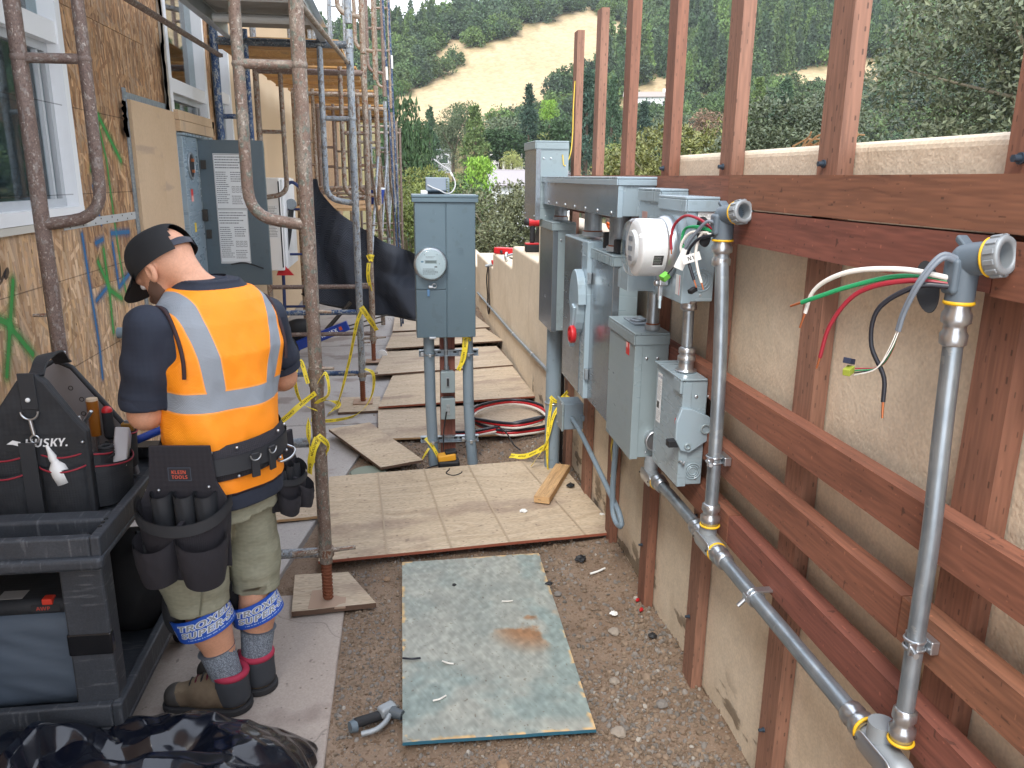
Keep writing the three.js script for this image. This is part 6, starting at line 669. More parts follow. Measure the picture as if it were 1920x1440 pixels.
const nylT = dtex(256, 256, (u, v) => { const f = fbm(u * 8, v * 8, 4, 8, 8), w = ((Math.floor(u * 128) + Math.floor(v * 128)) % 2) ? 1.06 : 0.94; return mixc([30, 32, 36], [48, 50, 54], f).map(q => q * w); }); nylT.repeat.set(3, 3);
M.nylon = std({ map: nylT, roughness: 0.72, bumpMap: fabricB, bumpScale: 0.0006 }); M.webbing = std({ color: sr(40, 42, 46), roughness: 0.65 }); M.piping = P(150, 34, 50, 0.6); M.greyLining = P(128, 124, 124, 0.7);
{ // open tote tool bag
  const t = thing('tool_bag', 'black tool tote bag with red piping sitting on the cart top', 'tool bag', [-1.08, 0.715, -2.56]);
  const panelG = (z, th, out) => { const g = extr(out, th, 0.006); return uvm(g, 0).translate(0, 0, z - th); };
  const front = [[-1.27, 0.722], [-0.955, 0.722], [-0.952, 0.985], [-0.978, 1.02], [-1.05, 1.14], [-1.072, 1.163], [-1.108, 1.163], [-1.13, 1.145], [-1.2, 1.05], [-1.27, 1.0]];
  obj('front_panel', panelG(-2.42, 0.022, front), M.nylon, t); const rear = [[-1.3, 0.722], [-0.93, 0.722], [-0.955, 0.9], [-0.99, 0.95], [-1.10, 1.105], [-1.15, 1.13], [-1.2, 1.1], [-1.3, 0.95]];
  const rp = obj('rear_panel', panelG(-2.74, 0.02, rear), M.greyLining, t); obj('edge_binding', sweep([[-0.945, 0.86], [-0.957, 0.905], [-0.992, 0.955], [-1.1, 1.11], [-1.15, 1.135], [-1.2, 1.105], [-1.3, 0.95]].map(p => V(p[0], p[1], -2.74)), 0.009, 8), M.webbing, rp); for (const p of [[-1.08, 1.0], [-1.08, 0.95], [-1.11, 1.04]]) obj('grommet', T(new THREE.TorusGeometry(0.007, 0.002, 6, 12), [p[0], p[1], -2.735]), M.darkSteel, rp);
  obj('base', rbx(-1.275, -0.95, 0.722, 0.8, -2.735, -2.445, 0.02), M.nylon, t);
  obj('carry_strap', ribbon([[-1.08, 1.155, -2.43], [-1.085, 1.19, -2.5], [-1.1, 1.185, -2.62], [-1.12, 1.13, -2.73]], 0.05, V(1, 0.2, 0), 0, 0.003), M.webbing, t); obj('strap_rivet', [[-1.085, 1.178, -2.66], [-1.1, 1.17, -2.68]].map(p => T(new THREE.SphereGeometry(0.006, 8, 6), p)), M.zinc, t);
  const pocket = (xa, xb, ya, yb, z, out, nm, ax = 'z') => { const g = shell(20, 6, (u, v) => { const a = u * Math.PI, x = lerp(xa, xb, u), o = out * Math.pow(Math.sin(a), 0.5); const y = lerp(ya, yb - 0.012 * Math.sin(a), v); return ax === 'z' ? [x, y, z + o * (0.85 + 0.15 * v), x * 2, y * 2] : [z + o * (0.85 + 0.15 * v), y, x, x * 2, y * 2]; }, 0.004); const p = obj(nm, g, M.nylon, t); obj('piping', sweep(Array.from({ length: 21 }, (_, i) => { const u = i / 20, a = u * Math.PI, x = lerp(xa, xb, u), o = out * Math.pow(Math.sin(a), 0.5) + 0.001; const y = yb - 0.012 * Math.sin(a) - 0.006; return ax === 'z' ? V(x, y, z + o) : V(z + o, y, x); }), 0.0028, 5), M.piping, p); };
  pocket(-1.1, -0.965, 0.73, 0.885, -2.42, 0.03, 'pocket'); pocket(-1.27, -1.13, 0.73, 0.868, -2.42, 0.03, 'pocket'); pocket(-1.1, -0.965, 0.8, 0.925, -2.425, 0.016, 'pocket'); pocket(-1.27, -1.13, 0.8, 0.92, -2.425, 0.016, 'pocket');
  pocket(-2.44, -2.64, 0.73, 0.87, -0.952, 0.075, 'side_pocket', 'x'); pocket(-2.44, -2.55, 0.8, 0.91, -0.952, 0.035, 'side_pocket', 'x'); pocket(-2.62, -2.74, 0.78, 0.915, -0.95, 0.05, 'side_pocket', 'x');
  obj('vertical_strap', [rbx(-1.135, -1.09, 0.73, 0.965, -2.388, -2.384, 0.001), rbx(-1.122, -1.075, 1.06, 1.17, -2.416, -2.409, 0.002)], M.webbing, t); obj('snap_rivet', T(new THREE.SphereGeometry(0.007, 10, 8), [-1.1, 1.09, -2.407]), M.white, t); obj('d_ring', [T(new THREE.TorusGeometry(0.024, 0.0035, 8, 24, Math.PI), [-1.1, 1.055, -2.405], [0, 0, Math.PI]), cyl([-1.1, 1.03, -2.404], [-1.095, 0.985, -2.404], 0.006), T(new THREE.TorusGeometry(0.012, 0.003, 6, 16), [-1.095, 0.97, -2.404])], M.zinc, t);
  obj('lettering', T(quad(0.2, 0.05), [-1.085, 0.955, -2.4128]), std({ map: ctex(256, 64, (x, w, h) => { x.fillStyle = '#242629'; x.fillRect(0, 0, w, h); x.fillStyle = '#e4e4e4'; x.font = 'italic bold 46px sans-serif'; x.fillText('HUSKY.', 66, 48, 180); x.beginPath(); x.moveTo(6, 34); x.lineTo(30, 18); x.lineTo(58, 26); x.lineTo(52, 44); x.lineTo(28, 36); x.fill(); }), roughness: 0.7 }), t); obj('corner_rivet', T(new THREE.SphereGeometry(0.005, 8, 6), [-0.965, 0.955, -2.408]), M.zinc, t);
}
const tool = (name, label, cat, at, parts) => { const t = thing(name, label, cat, at, 'tools standing in the tote bag'); for (const [n, g, m] of parts) obj(n, g, m, t); };
tool('pliers', 'red handled pliers standing in the tote bag', 'pliers', [-1.03, 0.8, -2.56], [['handle', [pipe([[-1.05, 0.8, -2.58], [-1.045, 0.95, -2.57], [-1.06, 1.0, -2.56]], 0.011, 8), T(new THREE.SphereGeometry(0.022, 14, 10), [-1.065, 1.0, -2.56])], M.red]]);
tool('adjustable_wrench', 'chrome adjustable wrench leaning in the tote bag', 'wrench', [-1.0, 0.8, -2.55], [['shank', T(rbx(-0.008, 0.008, 0, 0.17, -0.004, 0.004, 0.003), [-0.985, 0.8, -2.55], [0, 0, 0.22]), M.zinc], ['jaw', [T(rbx(-0.02, 0.012, 0, 0.03, -0.006, 0.006, 0.004), [-1.025, 0.965, -2.55], [0, 0, 0.2]), T(rbx(-0.006, 0.006, 0, 0.045, -0.006, 0.006, 0.004), [-1.008, 0.975, -2.55], [0, 0, -0.6])], M.zinc]]);
tool('nut_driver', 'amber handled driver behind the chrome wrench in the tote bag', 'screwdriver', [-1.0, 0.8, -2.66], [['handle', T(new THREE.CylinderGeometry(0.019, 0.016, 0.12, 12), [-1.02, 0.955, -2.66]), P(150, 92, 30, 0.3)], ['cap', T(new THREE.CylinderGeometry(0.017, 0.019, 0.008, 12), [-1.02, 1.019, -2.66]), P(196, 176, 150, 0.4)], ['shaft', cyl([-1.02, 0.78, -2.66], [-1.02, 0.895, -2.66], 0.006), M.zinc]]);
tool('screwdriver', 'thick black and red screwdriver handle in the tote bag', 'screwdriver', [-0.97, 0.8, -2.68], [['handle', T(new THREE.CapsuleGeometry(0.017, 0.08, 6, 12), [-0.985, 0.93, -2.68]), M.blackRub], ['cap', T(new THREE.SphereGeometry(0.0175, 12, 8), [-0.985, 0.972, -2.68]), M.red], ['shaft', cyl([-0.985, 0.78, -2.68], [-0.985, 0.88, -2.68], 0.005), M.zinc]]);
tool('tape_holder', 'brass and black gauge clipped at the rear corner of the tote bag', 'tool', [-0.945, 0.85, -2.69], [['case', T(rbx(-0.02, 0.02, 0, 0.07, -0.012, 0.012, 0.005), [-0.925, 0.86, -2.68]), P(150, 110, 50, 0.4, { metalness: 0.5 })], ['clip', T(rbx(-0.008, 0.008, 0.02, 0.08, -0.016, -0.012, 0.002), [-0.925, 0.86, -2.66]), M.zinc]]);
tool('glue_bottle', 'small white squeeze bottle in the front pocket of the tote bag', 'bottle', [-1.06, 0.86, -2.4], [['bottle', T(lathe([[0, 0], [0.024, 0], [0.026, 0.03], [0.024, 0.055], [0.012, 0.07], [0.011, 0.078]], 20), [-1.03, 0.828, -2.41], [0, 0, 0.3]), M.white], ['nozzle', T(lathe([[0.012, 0], [0.012, 0.012], [0.007, 0.03], [0.004, 0.05], [0, 0.051]], 14), [-1.053, 0.9, -2.41], [0, 0, 0.3]), M.white]]);
tool('parts_case', 'clear plastic parts case poking out of the bag side pocket', 'case', [-0.91, 0.8, -2.52], [['shell', T(rbx(-0.022, 0.022, 0, 0.13, -0.05, 0.05, 0.006), [-0.915, 0.815, -2.54], [-0.55, 0.25, 0]), phy({ color: sr(196, 190, 190), roughness: 0.35, transmission: 0.35, thickness: 0 })], ['yellow_contents', T(rbx(-0.014, 0.014, 0.01, 0.03, 0.01, 0.04, 0.004), [-0.915, 0.825, -2.54], [-0.55, 0.25, 0]), M.yellow]]);
tool('tubing_roll', 'black ribbed hose end in the bag side pocket', 'hose', [-0.93, 0.85, -2.5], [['roll', [0, 1, 2, 3].map(i => T(new THREE.TorusGeometry(0.018, 0.006, 8, 20), [-0.935, 0.88 + i * 0.009, -2.5], [Math.PI / 2, 0, 0])), M.blackRub]]);
{ const t = thing('blue_pry_bar', 'blue handled tool lying across the cart behind the tote bag', 'hand tool', [-0.86, 0.78, -2.75]); obj('handle', cyl([-0.95, 0.84, -2.72], [-0.8, 0.885, -2.8], 0.014, 0.014, 10), M.blueP, t); obj('blade', [rbx(-1.15, -0.87, 0.776, 0.781, -2.93, -2.86, 0.001), rbx(-0.88, -0.7805, 0.90, 0.904, -2.84, -2.8, 0.001)], M.darkSteel, t); }
{ // soft bag on the lower shelf
  const t = thing('blue_grey_bag', 'blue grey zipped tool bag on the cart lower shelf', 'bag', [-1.13, 0.17, -2.3]);
  const g = nets((x, y, z) => { const X = Math.abs(x + 1.15), Y = Math.abs(y - 0.325), Z = Math.abs(z + 2.38); const q = [X - 0.13, Y - 0.11, Z - 0.1].map(v => Math.max(v, 0)); return Math.hypot(...q) - 0.05 + 0.006 * n3(x * 9 + y * 14, y * 8, z * 9) + 0.004 * n3(x * 5, y * 34 + x * 9, z * 6); }, [-1.36, 0.14, -2.58], [-0.94, 0.52, -2.18], 0.011); obj('body', uvm(g, 0), std({ color: sr(80, 91, 104), roughness: 0.7 }), t); obj('lid', T(rbx(-0.165, 0.16, 0, 0.05, -0.11, 0.13, 0.025), [-1.15, 0.475, -2.37]), M.nylon, t); obj('zip_pull', [rbx(-1.07, -1.04, 0.51, 0.53, -2.27, -2.24, 0.004)], P(214, 60, 40, 0.5), t); obj('name_patch', bx(-1.2, -1.13, 0.526, 0.527, -2.31, -2.26), P(150, 146, 142, 0.7), t); obj('lettering', T(quad(0.08, 0.022), [-1.06, 0.502, -2.2385]), std({ map: ctex(96, 28, (x, w, h) => { x.fillStyle = '#26272a'; x.fillRect(0, 0, w, h); x.fillStyle = '#b04034'; x.font = 'bold 22px sans-serif'; x.fillText('AWP', 16, 22); }), roughness: 0.7 }), t);
  const k = thing('black_backpack', 'black soft bag slumped at the back of the lower cart shelf', 'bag', [-0.97, 0.17, -2.72]); const kg = nets((x, y, z) => smin(ell([-0.985, 0.33, -2.72], [0.15, 0.19, 0.16])(x, y, z), ell([-0.94, 0.26, -2.8], [0.13, 0.1, 0.12])(x, y, z), 0.06) + 0.01 * n3(x * 10, y * 10, z * 10), [-1.2, 0.12, -2.98], [-0.72, 0.56, -2.5], 0.013); obj('body', uvm(kg, 0), P(22, 22, 25, 0.8), k); obj('strap', ribbon([[-0.93, 0.5, -2.66], [-0.9, 0.56, -2.62], [-0.87, 0.53, -2.6], [-0.88, 0.42, -2.57]], 0.03, V(1, 0, 0.4), 0.2, 0.002), M.webbing, k);
}
{ // crumpled plastic bag in the corner
  const t = thing('plastic_bag', 'crumpled glossy black plastic bag on the slab at the lower left', 'plastic bag', [-0.9, 0, -1.95]);
  const tri = q => Math.abs(q - Math.floor(q) - 0.5) * 2, ridge = (x, z) => { const w = 0.9 * n3(x * 2.3, z * 2.3, 1.7), w2 = 0.9 * n3(x * 4, z * 3, 6.2); return 0.5 * tri(1.9 * x + 1.1 * z + w) + 0.34 * tri(-1.6 * x + 3.4 * z + w2 + 0.3) + 0.22 * tri(3.4 * x + 2.6 * z + 2.4 * w + w2) + 0.1 * tri(2.1 * x - 5.3 * z + 3 * w2 + w) + 0.05 * n3(x * 14, z * 14, 3) - 0.45; };
  const g = shell(230, 150, (u, v) => { const x = lerp(-1.5, -0.3, u) + 0.012 * n3(u * 20, v * 20, 2), z = lerp(-2.26, -1.4, v) + 0.1 * Math.pow(u, 3) + 0.015 * n3(u * 17, v * 14, 6); const e = Math.pow(Math.sin(Math.PI * clamp(v * 0.98 + 0.01)), 0.36) * Math.pow(clamp((1 - u) * 6), 0.5); const y = 0.008 + e * (0.185 + 0.045 * Math.sin(u * 5 + 0.5) * Math.sin(v * 3) + 0.13 * ridge(x, z) + 0.05 * sstep(0.55, 0.72, u) * sstep(0.5, 0.1, v)); return [x, Math.max(0.006, y), z]; }, 0.002); obj('film', g, phy({ color: sr(13, 17, 28), roughness: 0.2, clearcoat: 0.35, clearcoatRoughness: 0.12 }), t);
}
// ---------------------------------------------------------------- the worker
{
  const t = thing('person', 'worker in orange safety vest, black cap and tool belt, seen from behind', 'person', [-0.57, 0, -2.46]);
  const rs = [0.69, -0.724], bs = [0.724, 0.69]; // lateral (to his right) and backward axes of the torso, as (x, z)
  const tab = [[0.74, 0.146, 0.122, -0.574, -2.455], [0.86, 0.149, 0.119, -0.573, -2.458], [0.97, 0.146, 0.112, -0.571, -2.463], [1.1, 0.158, 0.122, -0.571, -2.485], [1.22, 0.182, 0.132, -0.575, -2.51], [1.31, 0.176, 0.122, -0.584, -2.528], [1.37, 0.135, 0.096, -0.582, -2.535], [1.42, 0.08, 0.072, -0.59, -2.545]];
  const row = y => { let i = 0; while (i < tab.length - 2 && y > tab[i + 1][0]) i++; const a = tab[i], b = tab[i + 1], k = clamp((y - a[0]) / (b[0] - a[0])); return [1, 2, 3, 4].map(q => lerp(a[q], b[q], k)); };
  const SD = (x, y, z) => { const [a, b, cx, cz] = row(y), dx = x - cx, dz = z - cz; return [dx * rs[0] + dz * rs[1], dx * bs[0] + dz * bs[1], a, b]; };
  const torso = (x, y, z, grow = 0) => { const [s, d, a, b] = SD(x, y, z), A = a + grow, B = b + grow, k = Math.pow(Math.pow(Math.abs(s) / A, 2.3) + Math.pow(Math.abs(d) / B, 2.3), 1 / 2.3); return (k - 1) * Math.min(A, B); };
  const clipY = (d, y, lo, hi) => Math.max(d, lo - y, y - hi);
  const SL = [-0.735, 1.3, -2.39], EL = [-0.77, 1.045, -2.385], WL = [-0.78, 0.975, -2.63], SRt = [-0.448, 1.285, -2.67], ER = [-0.418, 1.06, -2.74], WR = [-0.56, 0.98, -2.87];
  const HL = [-0.605, 0.84, -2.42], KL = [-0.69, 0.44, -2.425], AL = [-0.605, 0.1, -2.405], HR = [-0.52, 0.84, -2.53], KR = [-0.525, 0.43, -2.535], AR = [-0.535, 0.1, -2.5];
  // head frame
  const F = V(-0.68, -0.64, -0.36).normalize(), Rt = F.clone().cross(V(0, 1, 0)).normalize(), Up = Rt.clone().cross(F), HC = V(-0.722, 1.462, -2.572);
  const toH = (x, y, z) => { const dx = x - HC.x, dy = y - HC.y, dz = z - HC.z; return [dx * Rt.x + dy * Rt.y + dz * Rt.z, dx * Up.x + dy * Up.y + dz * Up.z, dx * F.x + dy * F.y + dz * F.z]; };
  const fromH = (a, b, c) => V(HC.x + Rt.x * a + Up.x * b + F.x * c, HC.y + Rt.y * a + Up.y * b + F.y * c, HC.z + Rt.z * a + Up.z * b + F.z * c);
  const hs = [ell([0, 0.02, -0.012], [0.077, 0.092, 0.098]), ell([0, -0.045, 0.04], [0.06, 0.07, 0.055]), cap([-0.02, -0.1, 0.055], [0.02, -0.1, 0.055], 0.024, 0.024), cap([0, -0.015, 0.092], [0, -0.045, 0.112], 0.009, 0.014), cap([-0.022, -0.072, 0.078], [0.022, -0.072, 0.078], 0.012, 0.012), cap([-0.04, 0.012, 0.078], [0.04, 0.012, 0.078], 0.014, 0.014)];
  const earL = s => (x, y, z) => { const X = (x - s * 0.083 + 0.15 * s * 0) / 0.011, Y = (y + 0.02) / 0.033, Z = (z + 0.012 + 0.15 * (y + 0.02)) / 0.02, k = Math.hypot(X, Y, Z); return Math.max((k - 1) * 0.011, -(Math.hypot((x - s * 0.095) / 0.009, (y + 0.016) / 0.02, (z + 0.008) / 0.011) - 1) * 0.009); };
  const headL = (a, b, c) => { let d = 1e9; for (const f of hs) d = smin(d, f(a, b, c), 0.022); d = smin(d, Math.min(earL(1)(a, b, c), earL(-1)(a, b, c)), 0.008); for (const s of [-1, 1]) d = Math.max(d, -(Math.hypot((a - s * 0.033) / 0.017, (b + 0.008) / 0.011, (c - 0.1) / 0.016) - 1) * 0.01); return d; };
  const nk = fromH(0, -0.07, -0.045), neck = cap([nk.x, nk.y, nk.z], [-0.595, 1.36, -2.535], 0.05, 0.06);
  const headW = (x, y, z) => smin(headL(...toH(x, y, z)), neck(x, y, z), 0.035);
  const arms = uni([cap(SL, EL, 0.056, 0.046), cap(EL, WL, 0.047, 0.03), cap(SRt, ER, 0.054, 0.045), cap(ER, WR, 0.045, 0.03)], 0.02);
  const legs = uni([cap(HL, KL, 0.082, 0.058), cap(KL, [lerp(KL[0], AL[0], 0.4), 0.3, -2.41], 0.056, 0.06), cap([lerp(KL[0], AL[0], 0.4) + 0.012, 0.3, -2.41], AL, 0.06, 0.038), cap(HR, KR, 0.082, 0.056), cap(KR, [-0.52, 0.3, -2.515], 0.054, 0.058), cap([-0.515, 0.3, -2.515], AR, 0.058, 0.038), cap(AL, [-0.73, 0.045, -2.42], 0.038, 0.03), cap(AR, [-0.67, 0.045, -2.54], 0.038, 0.03)], 0.025);
  const bodyF = (x, y, z) => { let d = smin(clipY(torso(x, y, z, -0.006), y, 0.72, 1.42), arms(x, y, z), 0.04); d = smin(d, legs(x, y, z), 0.03); return smin(d, neck(x, y, z), 0.03); };
  const skinT = dtex(256, 256, (u, v) => { const f = fbm(u * 6, v * 6, 4, 6, 6), g = vn(u * 90, v * 90, 90, 90); return mixc([196, 142, 112], [210, 158, 130], f).map(q => q * (0.97 + 0.06 * g)); }); skinT.repeat.set(3, 3); const skin = std({ map: skinT, roughness: 0.55 });
  const hand = (w, dir, side, curl) => { // palm and five bent fingers
    const d = V(...dir).normalize(), o = V(...w), up = V(0, 1, 0), sd = d.clone().cross(up).normalize().multiplyScalar(side), dn = sd.clone().cross(d).multiplyScalar(-side).normalize(); const at = (a, b, c) => { const p = o.clone().addScaledVector(d, a).addScaledVector(sd, b).addScaledVector(up, c); return [p.x, p.y, p.z]; };
    const fs = [cap(at(-0.01, 0, 0), at(0.03, 0.008, 0), 0.024, 0.022), cap(at(0.02, -0.022, 0), at(0.075, -0.026, 0), 0.014, 0.012), cap(at(0.02, 0.0, 0), at(0.08, 0.0, 0), 0.015, 0.013), cap(at(0.02, 0.024, 0), at(0.075, 0.027, 0), 0.014, 0.012)]; const fing = [];
    [[-0.03, 0.07, 0.026, 0.85], [-0.011, 0.082, 0.031, 1], [0.01, 0.08, 0.029, 0.95], [0.029, 0.072, 0.023, 0.78]].forEach(([b, a, L, k]) => { const p1 = at(a, b, 0.0), p2 = at(a + 0.036 * k, b * 1.05, -0.012 * curl), p3 = at(a + 0.048 * k, b * 1.05, -0.034 * curl), p4 = at(a + 0.036 * k, b, -0.052 * curl); fing.push(uni([cap(p1, p2, 0.0095, 0.0088), cap(p2, p3, 0.0088, 0.0082), cap(p3, p4, 0.0082, 0.0072)], 0.004)); }); fing.push(uni([cap(at(0.015, -0.025, -0.004), at(0.05, -0.05, -0.02), 0.012, 0.0105), cap(at(0.05, -0.05, -0.02), at(0.078, -0.046, -0.034), 0.0105, 0.009)], 0.005));
    const palm = uni(fs, 0.018), f = (x, y, z) => { let q = palm(x, y, z); let m = 1e9; for (const g of fing) m = Math.min(m, g(x, y, z)); return smin(q, m, 0.006); }; const c = at(0.05, 0, -0.015); return nets(f, c.map(v => v - 0.105), c.map(v => v + 0.105), 0.0035); };
  const bodyG = nets(bodyF, [-0.92, 0.0, -2.98], [-0.28, 1.46, -2.28], 0.0115), headG = nets(headW, [-0.9, 1.28, -2.76], [-0.5, 1.64, -2.4], 0.005);
  obj('body', [bodyG, headG, hand(WL, [0.35, -0.05, -1], 1, 1), hand(WR, [-1, -0.05, -0.1], 1, 1)].map(g => uvm(g.toNonIndexed(), 1, false)), skin, t);
  // beard, eyes
  const hairM = P(104, 78, 64, 0.85); obj('beard', nets((x, y, z) => { const [a, b, c] = toH(x, y, z); let d = 1e9; for (const f of hs) d = smin(d, f(a, b, c), 0.022); d -= 0.0016; return Math.max(d, b + 0.035 - 0.35 * Math.max(0, 0.06 - c), -c + 0.012); }, [-0.9, 1.28, -2.76], [-0.6, 1.5, -2.45], 0.005), hairM, t);
  for (const s of [-1, 1]) { const p = fromH(s * 0.033, -0.008, 0.086); obj('eye', T(new THREE.SphereGeometry(0.011, 12, 10), p), P(220, 214, 208, 0.3), t); const q = fromH(s * 0.033, -0.01, 0.0955); obj('iris', T(new THREE.SphereGeometry(0.0045, 10, 8), q), P(50, 36, 28, 0.3), t); }
  // cap worn forward with an open back and strap
  const capM = std({ color: sr(24, 25, 28), roughness: 0.8, bumpMap: fabricB, bumpScale: 0.0006 });
  { const pos = [], idx = [], nu = 72, nv = 26, id = new Map(); const pt = (i, j) => { const th = i / nu * Math.PI * 2, ph = j / nv * Math.PI / 2, b = 0.004 + 0.118 * Math.sin(ph), w = Math.pow(Math.cos(ph), 0.62), fr = Math.cos(th), seam = 0.0012 * Math.abs(Math.cos(th * 3)); const a = (0.092 + seam) * w * Math.sin(th), c = -0.008 + (fr > 0 ? 0.114 : 0.114) * w * fr + 0.012 * fr * Math.sin(ph * 2); return fromH(a, b + 0.01 * fr - 0.004, c); };
    const open = (i, j) => { const th = i / nu * Math.PI * 2 - Math.PI, ph = j / nv; return Math.pow(th / 0.5, 2) + Math.pow((ph - 0.1) / 0.4, 2) < 1; };
    for (let j = 0; j <= nv; j++) for (let i = 0; i <= nu; i++) { const p = pt(i, j); pos.push(p.x, p.y, p.z); } for (let j = 0; j < nv; j++) for (let i = 0; i < nu; i++) { if (open(i + 0.5, j + 0.5)) continue; const a = j * (nu + 1) + i, b = a + nu + 1; idx.push(a, b, a + 1, b, b + 1, a + 1); }
    const g = new THREE.BufferGeometry(); g.setAttribute('position', new THREE.Float32BufferAttribute(pos, 3)); g.setIndex(idx); const m2 = mergeVertices(g, 1e-5); m2.computeVertexNormals(); const c = obj('cap', uvm(m2.toNonIndexed(), 0), capM, t); c.geometry = (() => { const q = mergeVertices((() => { const z = g.clone(); const off = BASE.get(t); z.translate(-off.x, -off.y, -off.z); return z; })(), 1e-5); q.computeVertexNormals(); return q; })();
    obj('brim', shell(26, 8, (u, v) => { const a = lerp(-1.12, 1.12, u), aa = Math.sin(a) * (0.09 + 0.014 * v), cc = Math.cos(a) * 0.1 + 0.09 * v * Math.pow(Math.max(0.05, Math.cos(a * 1.25)), 0.6); const p = fromH(aa, 0.024 - 0.9 * aa * aa * v - 0.022 * v, cc); return [p.x, p.y, p.z]; }, 0.004), capM, c); obj('back_strap', ribbon(Array.from({ length: 9 }, (_, i) => { const th = Math.PI + lerp(-0.6, 0.6, i / 8); return fromH(0.0905 * Math.sin(th), 0.012, -0.008 + 0.1115 * Math.cos(th)); }), 0.022, Up.clone(), 0, 0.0012), std({ color: sr(34, 38, 52), roughness: 0.5 }), c); obj('top_button', T(new THREE.SphereGeometry(0.007, 10, 8), fromH(0, 0.12, 0.0)), capM, c); }
  // shirt
  const sleeve = uni([cap(SL, [lerp(SL[0], EL[0], 0.86), 1.08, -2.386], 0.07, 0.073), cap(SRt, [lerp(SRt[0], ER[0], 0.82), 1.108, -2.735], 0.066, 0.068)], 0.01);
  const wr = (x, y, z, k = 1) => k * (0.004 * n3(x * 9, y * 7, z * 9) + 0.0022 * n3(x * 24, y * 16, z * 24));
  const navyM = std({ color: sr(36, 42, 56), roughness: 0.85, bumpMap: fabricB, bumpScale: 0.0005 });
  const shirtF = (x, y, z) => { const hem = 0.755 + 0.05 * clamp(-(SD(x, y, z)[1]) * 3, -1, 1) * 0.2; let d = clipY(torso(x, y, z, 0.012 + 0.02 * sstep(0.9, 0.78, y)) + wr(x, y, z, 1.4), y, hem, 1.43); const cut = (y - lerp(1.065, 1.1, sstep(-0.7, -0.4, x))); d = smin(d, Math.max(sleeve(x, y, z) + wr(x, y, z, 1.8) + 0.004 * Math.sin(y * 55 + x * 20 + z * 14) * sstep(1.3, 1.15, y), -cut), 0.03); return d; };
  const shirt = obj('shirt', uvm(nets(shirtF, [-0.9, 0.72, -2.84], [-0.28, 1.46, -2.26], 0.0095).toNonIndexed(), 1, false), navyM, t); const nb = (y, k) => { const c = V(lerp(-0.595, -0.615, k), y, lerp(-2.535, -2.54, k)); return c; };
  obj('collar', (() => { const a = []; for (let j = 0; j <= 4; j++) for (let i = 0; i <= 30; i++) { } return shell(30, 5, (u, v) => { const th = u * 6.283, c = V(-0.597, 1.365, -2.535), r = lerp(0.1, 0.073, v); const p = V(c.x + r * Math.cos(th) * 1.02 - 0.02 * v, c.y + 0.062 * v + 0.008 * Math.sin(th * 1.0 + 2), c.z + r * Math.sin(th) * 0.95 - 0.008 * v); return [p.x, p.y, p.z]; }, 0.004); })(), navyM, shirt);
  for (const [S, E, k, r] of [[SL, EL, 0.86, 0.073], [SRt, ER, 0.82, 0.0685]]) { const a = V(...S).lerp(V(...E), k - 0.09), b = V(...S).lerp(V(...E), k + 0.015); obj('sleeve_cuff', cyl(a, b, r + 0.001, r + 0.001, 28, true), navyM, shirt); }
  // vest, with silver bands as print of the fabric
  const vestT = ctex(1024, 1024, (x, W, H) => { x.fillStyle = '#ff9518'; x.fillRect(0, 0, W, H); const f = rng(4); for (let i = 0; i < 160; i++) { x.fillStyle = `rgba(255,${130 + f() * 40 | 0},10,0.12)`; x.beginPath(); x.ellipse(f() * W, f() * H, 40 + f() * 90, 20 + f() * 60, f() * 3, 0, 7); x.fill(); } const U = s => (s + 0.26) / 0.52 * W, Vv = y => (1.47 - y) / 0.72 * H; const band = (a, b, c, d) => { x.fillStyle = '#ffa04a'; x.fillRect(a - 7, b - 7, c + 14, d + 14); x.fillStyle = '#8d949c'; x.fillRect(a, b, c, d); };
    for (const s of [-1, 1]) for (const [pad, col] of [[0.004, '#ffa04a'], [0, '#8d949c']]) { x.fillStyle = col; x.beginPath(); [[0.165 + 0.027 + pad, 1.47], [0.165 - 0.027 - pad, 1.47], [0.088 - 0.027 - pad, 1.07], [0.088 + 0.027 + pad, 1.07]].forEach(([q, y], i) => i ? x.lineTo(U(s * q), Vv(y)) : x.moveTo(U(s * q), Vv(y))); x.fill(); } band(0, Vv(1.118), W, Vv(1.063) - Vv(1.118)); for (const s of [-0.098, 0.098]) { x.fillStyle = '#8d949c'; x.fillRect(U(s - 0.026), Vv(1.13), U(0.052) - U(0), 40); } x.fillStyle = '#3a2022'; x.fillRect(0, Vv(0.812), W, 20); });
  const meshB = ctex(512, 512, (x, W, H) => { x.fillStyle = '#fff'; x.fillRect(0, 0, W, H); x.fillStyle = '#000'; for (let j = 0; j < 64; j++) for (let i = 0; i < 64; i++) { x.beginPath(); x.arc((i + (j % 2) * 0.5) * 8 + 4, j * 8 + 4, 1.9, 0, 7); x.fill(); } }, false); meshB.repeat.set(3, 3);
  const vestF = (x, y, z) => { const [s, d] = SD(x, y, z); let q = torso(x, y, z, 0.022 + 0.012 * sstep(1.12, 0.98, y) * sstep(0.88, 0.97, y) + 0.014 * sstep(0.9, 0.82, y)) + wr(x, y, z, 1.6) + 0.006 * Math.sin(s * 34 + y * 9) * sstep(1.28, 1.1, y) * sstep(0.9, 1.0, y) * sstep(0, 0.08, d); q = Math.max(clipY(q, y, 0.805, 1.405), Math.abs(s) - lerp(0.24, 0.178, sstep(1.08, 1.24, y))); return q; };
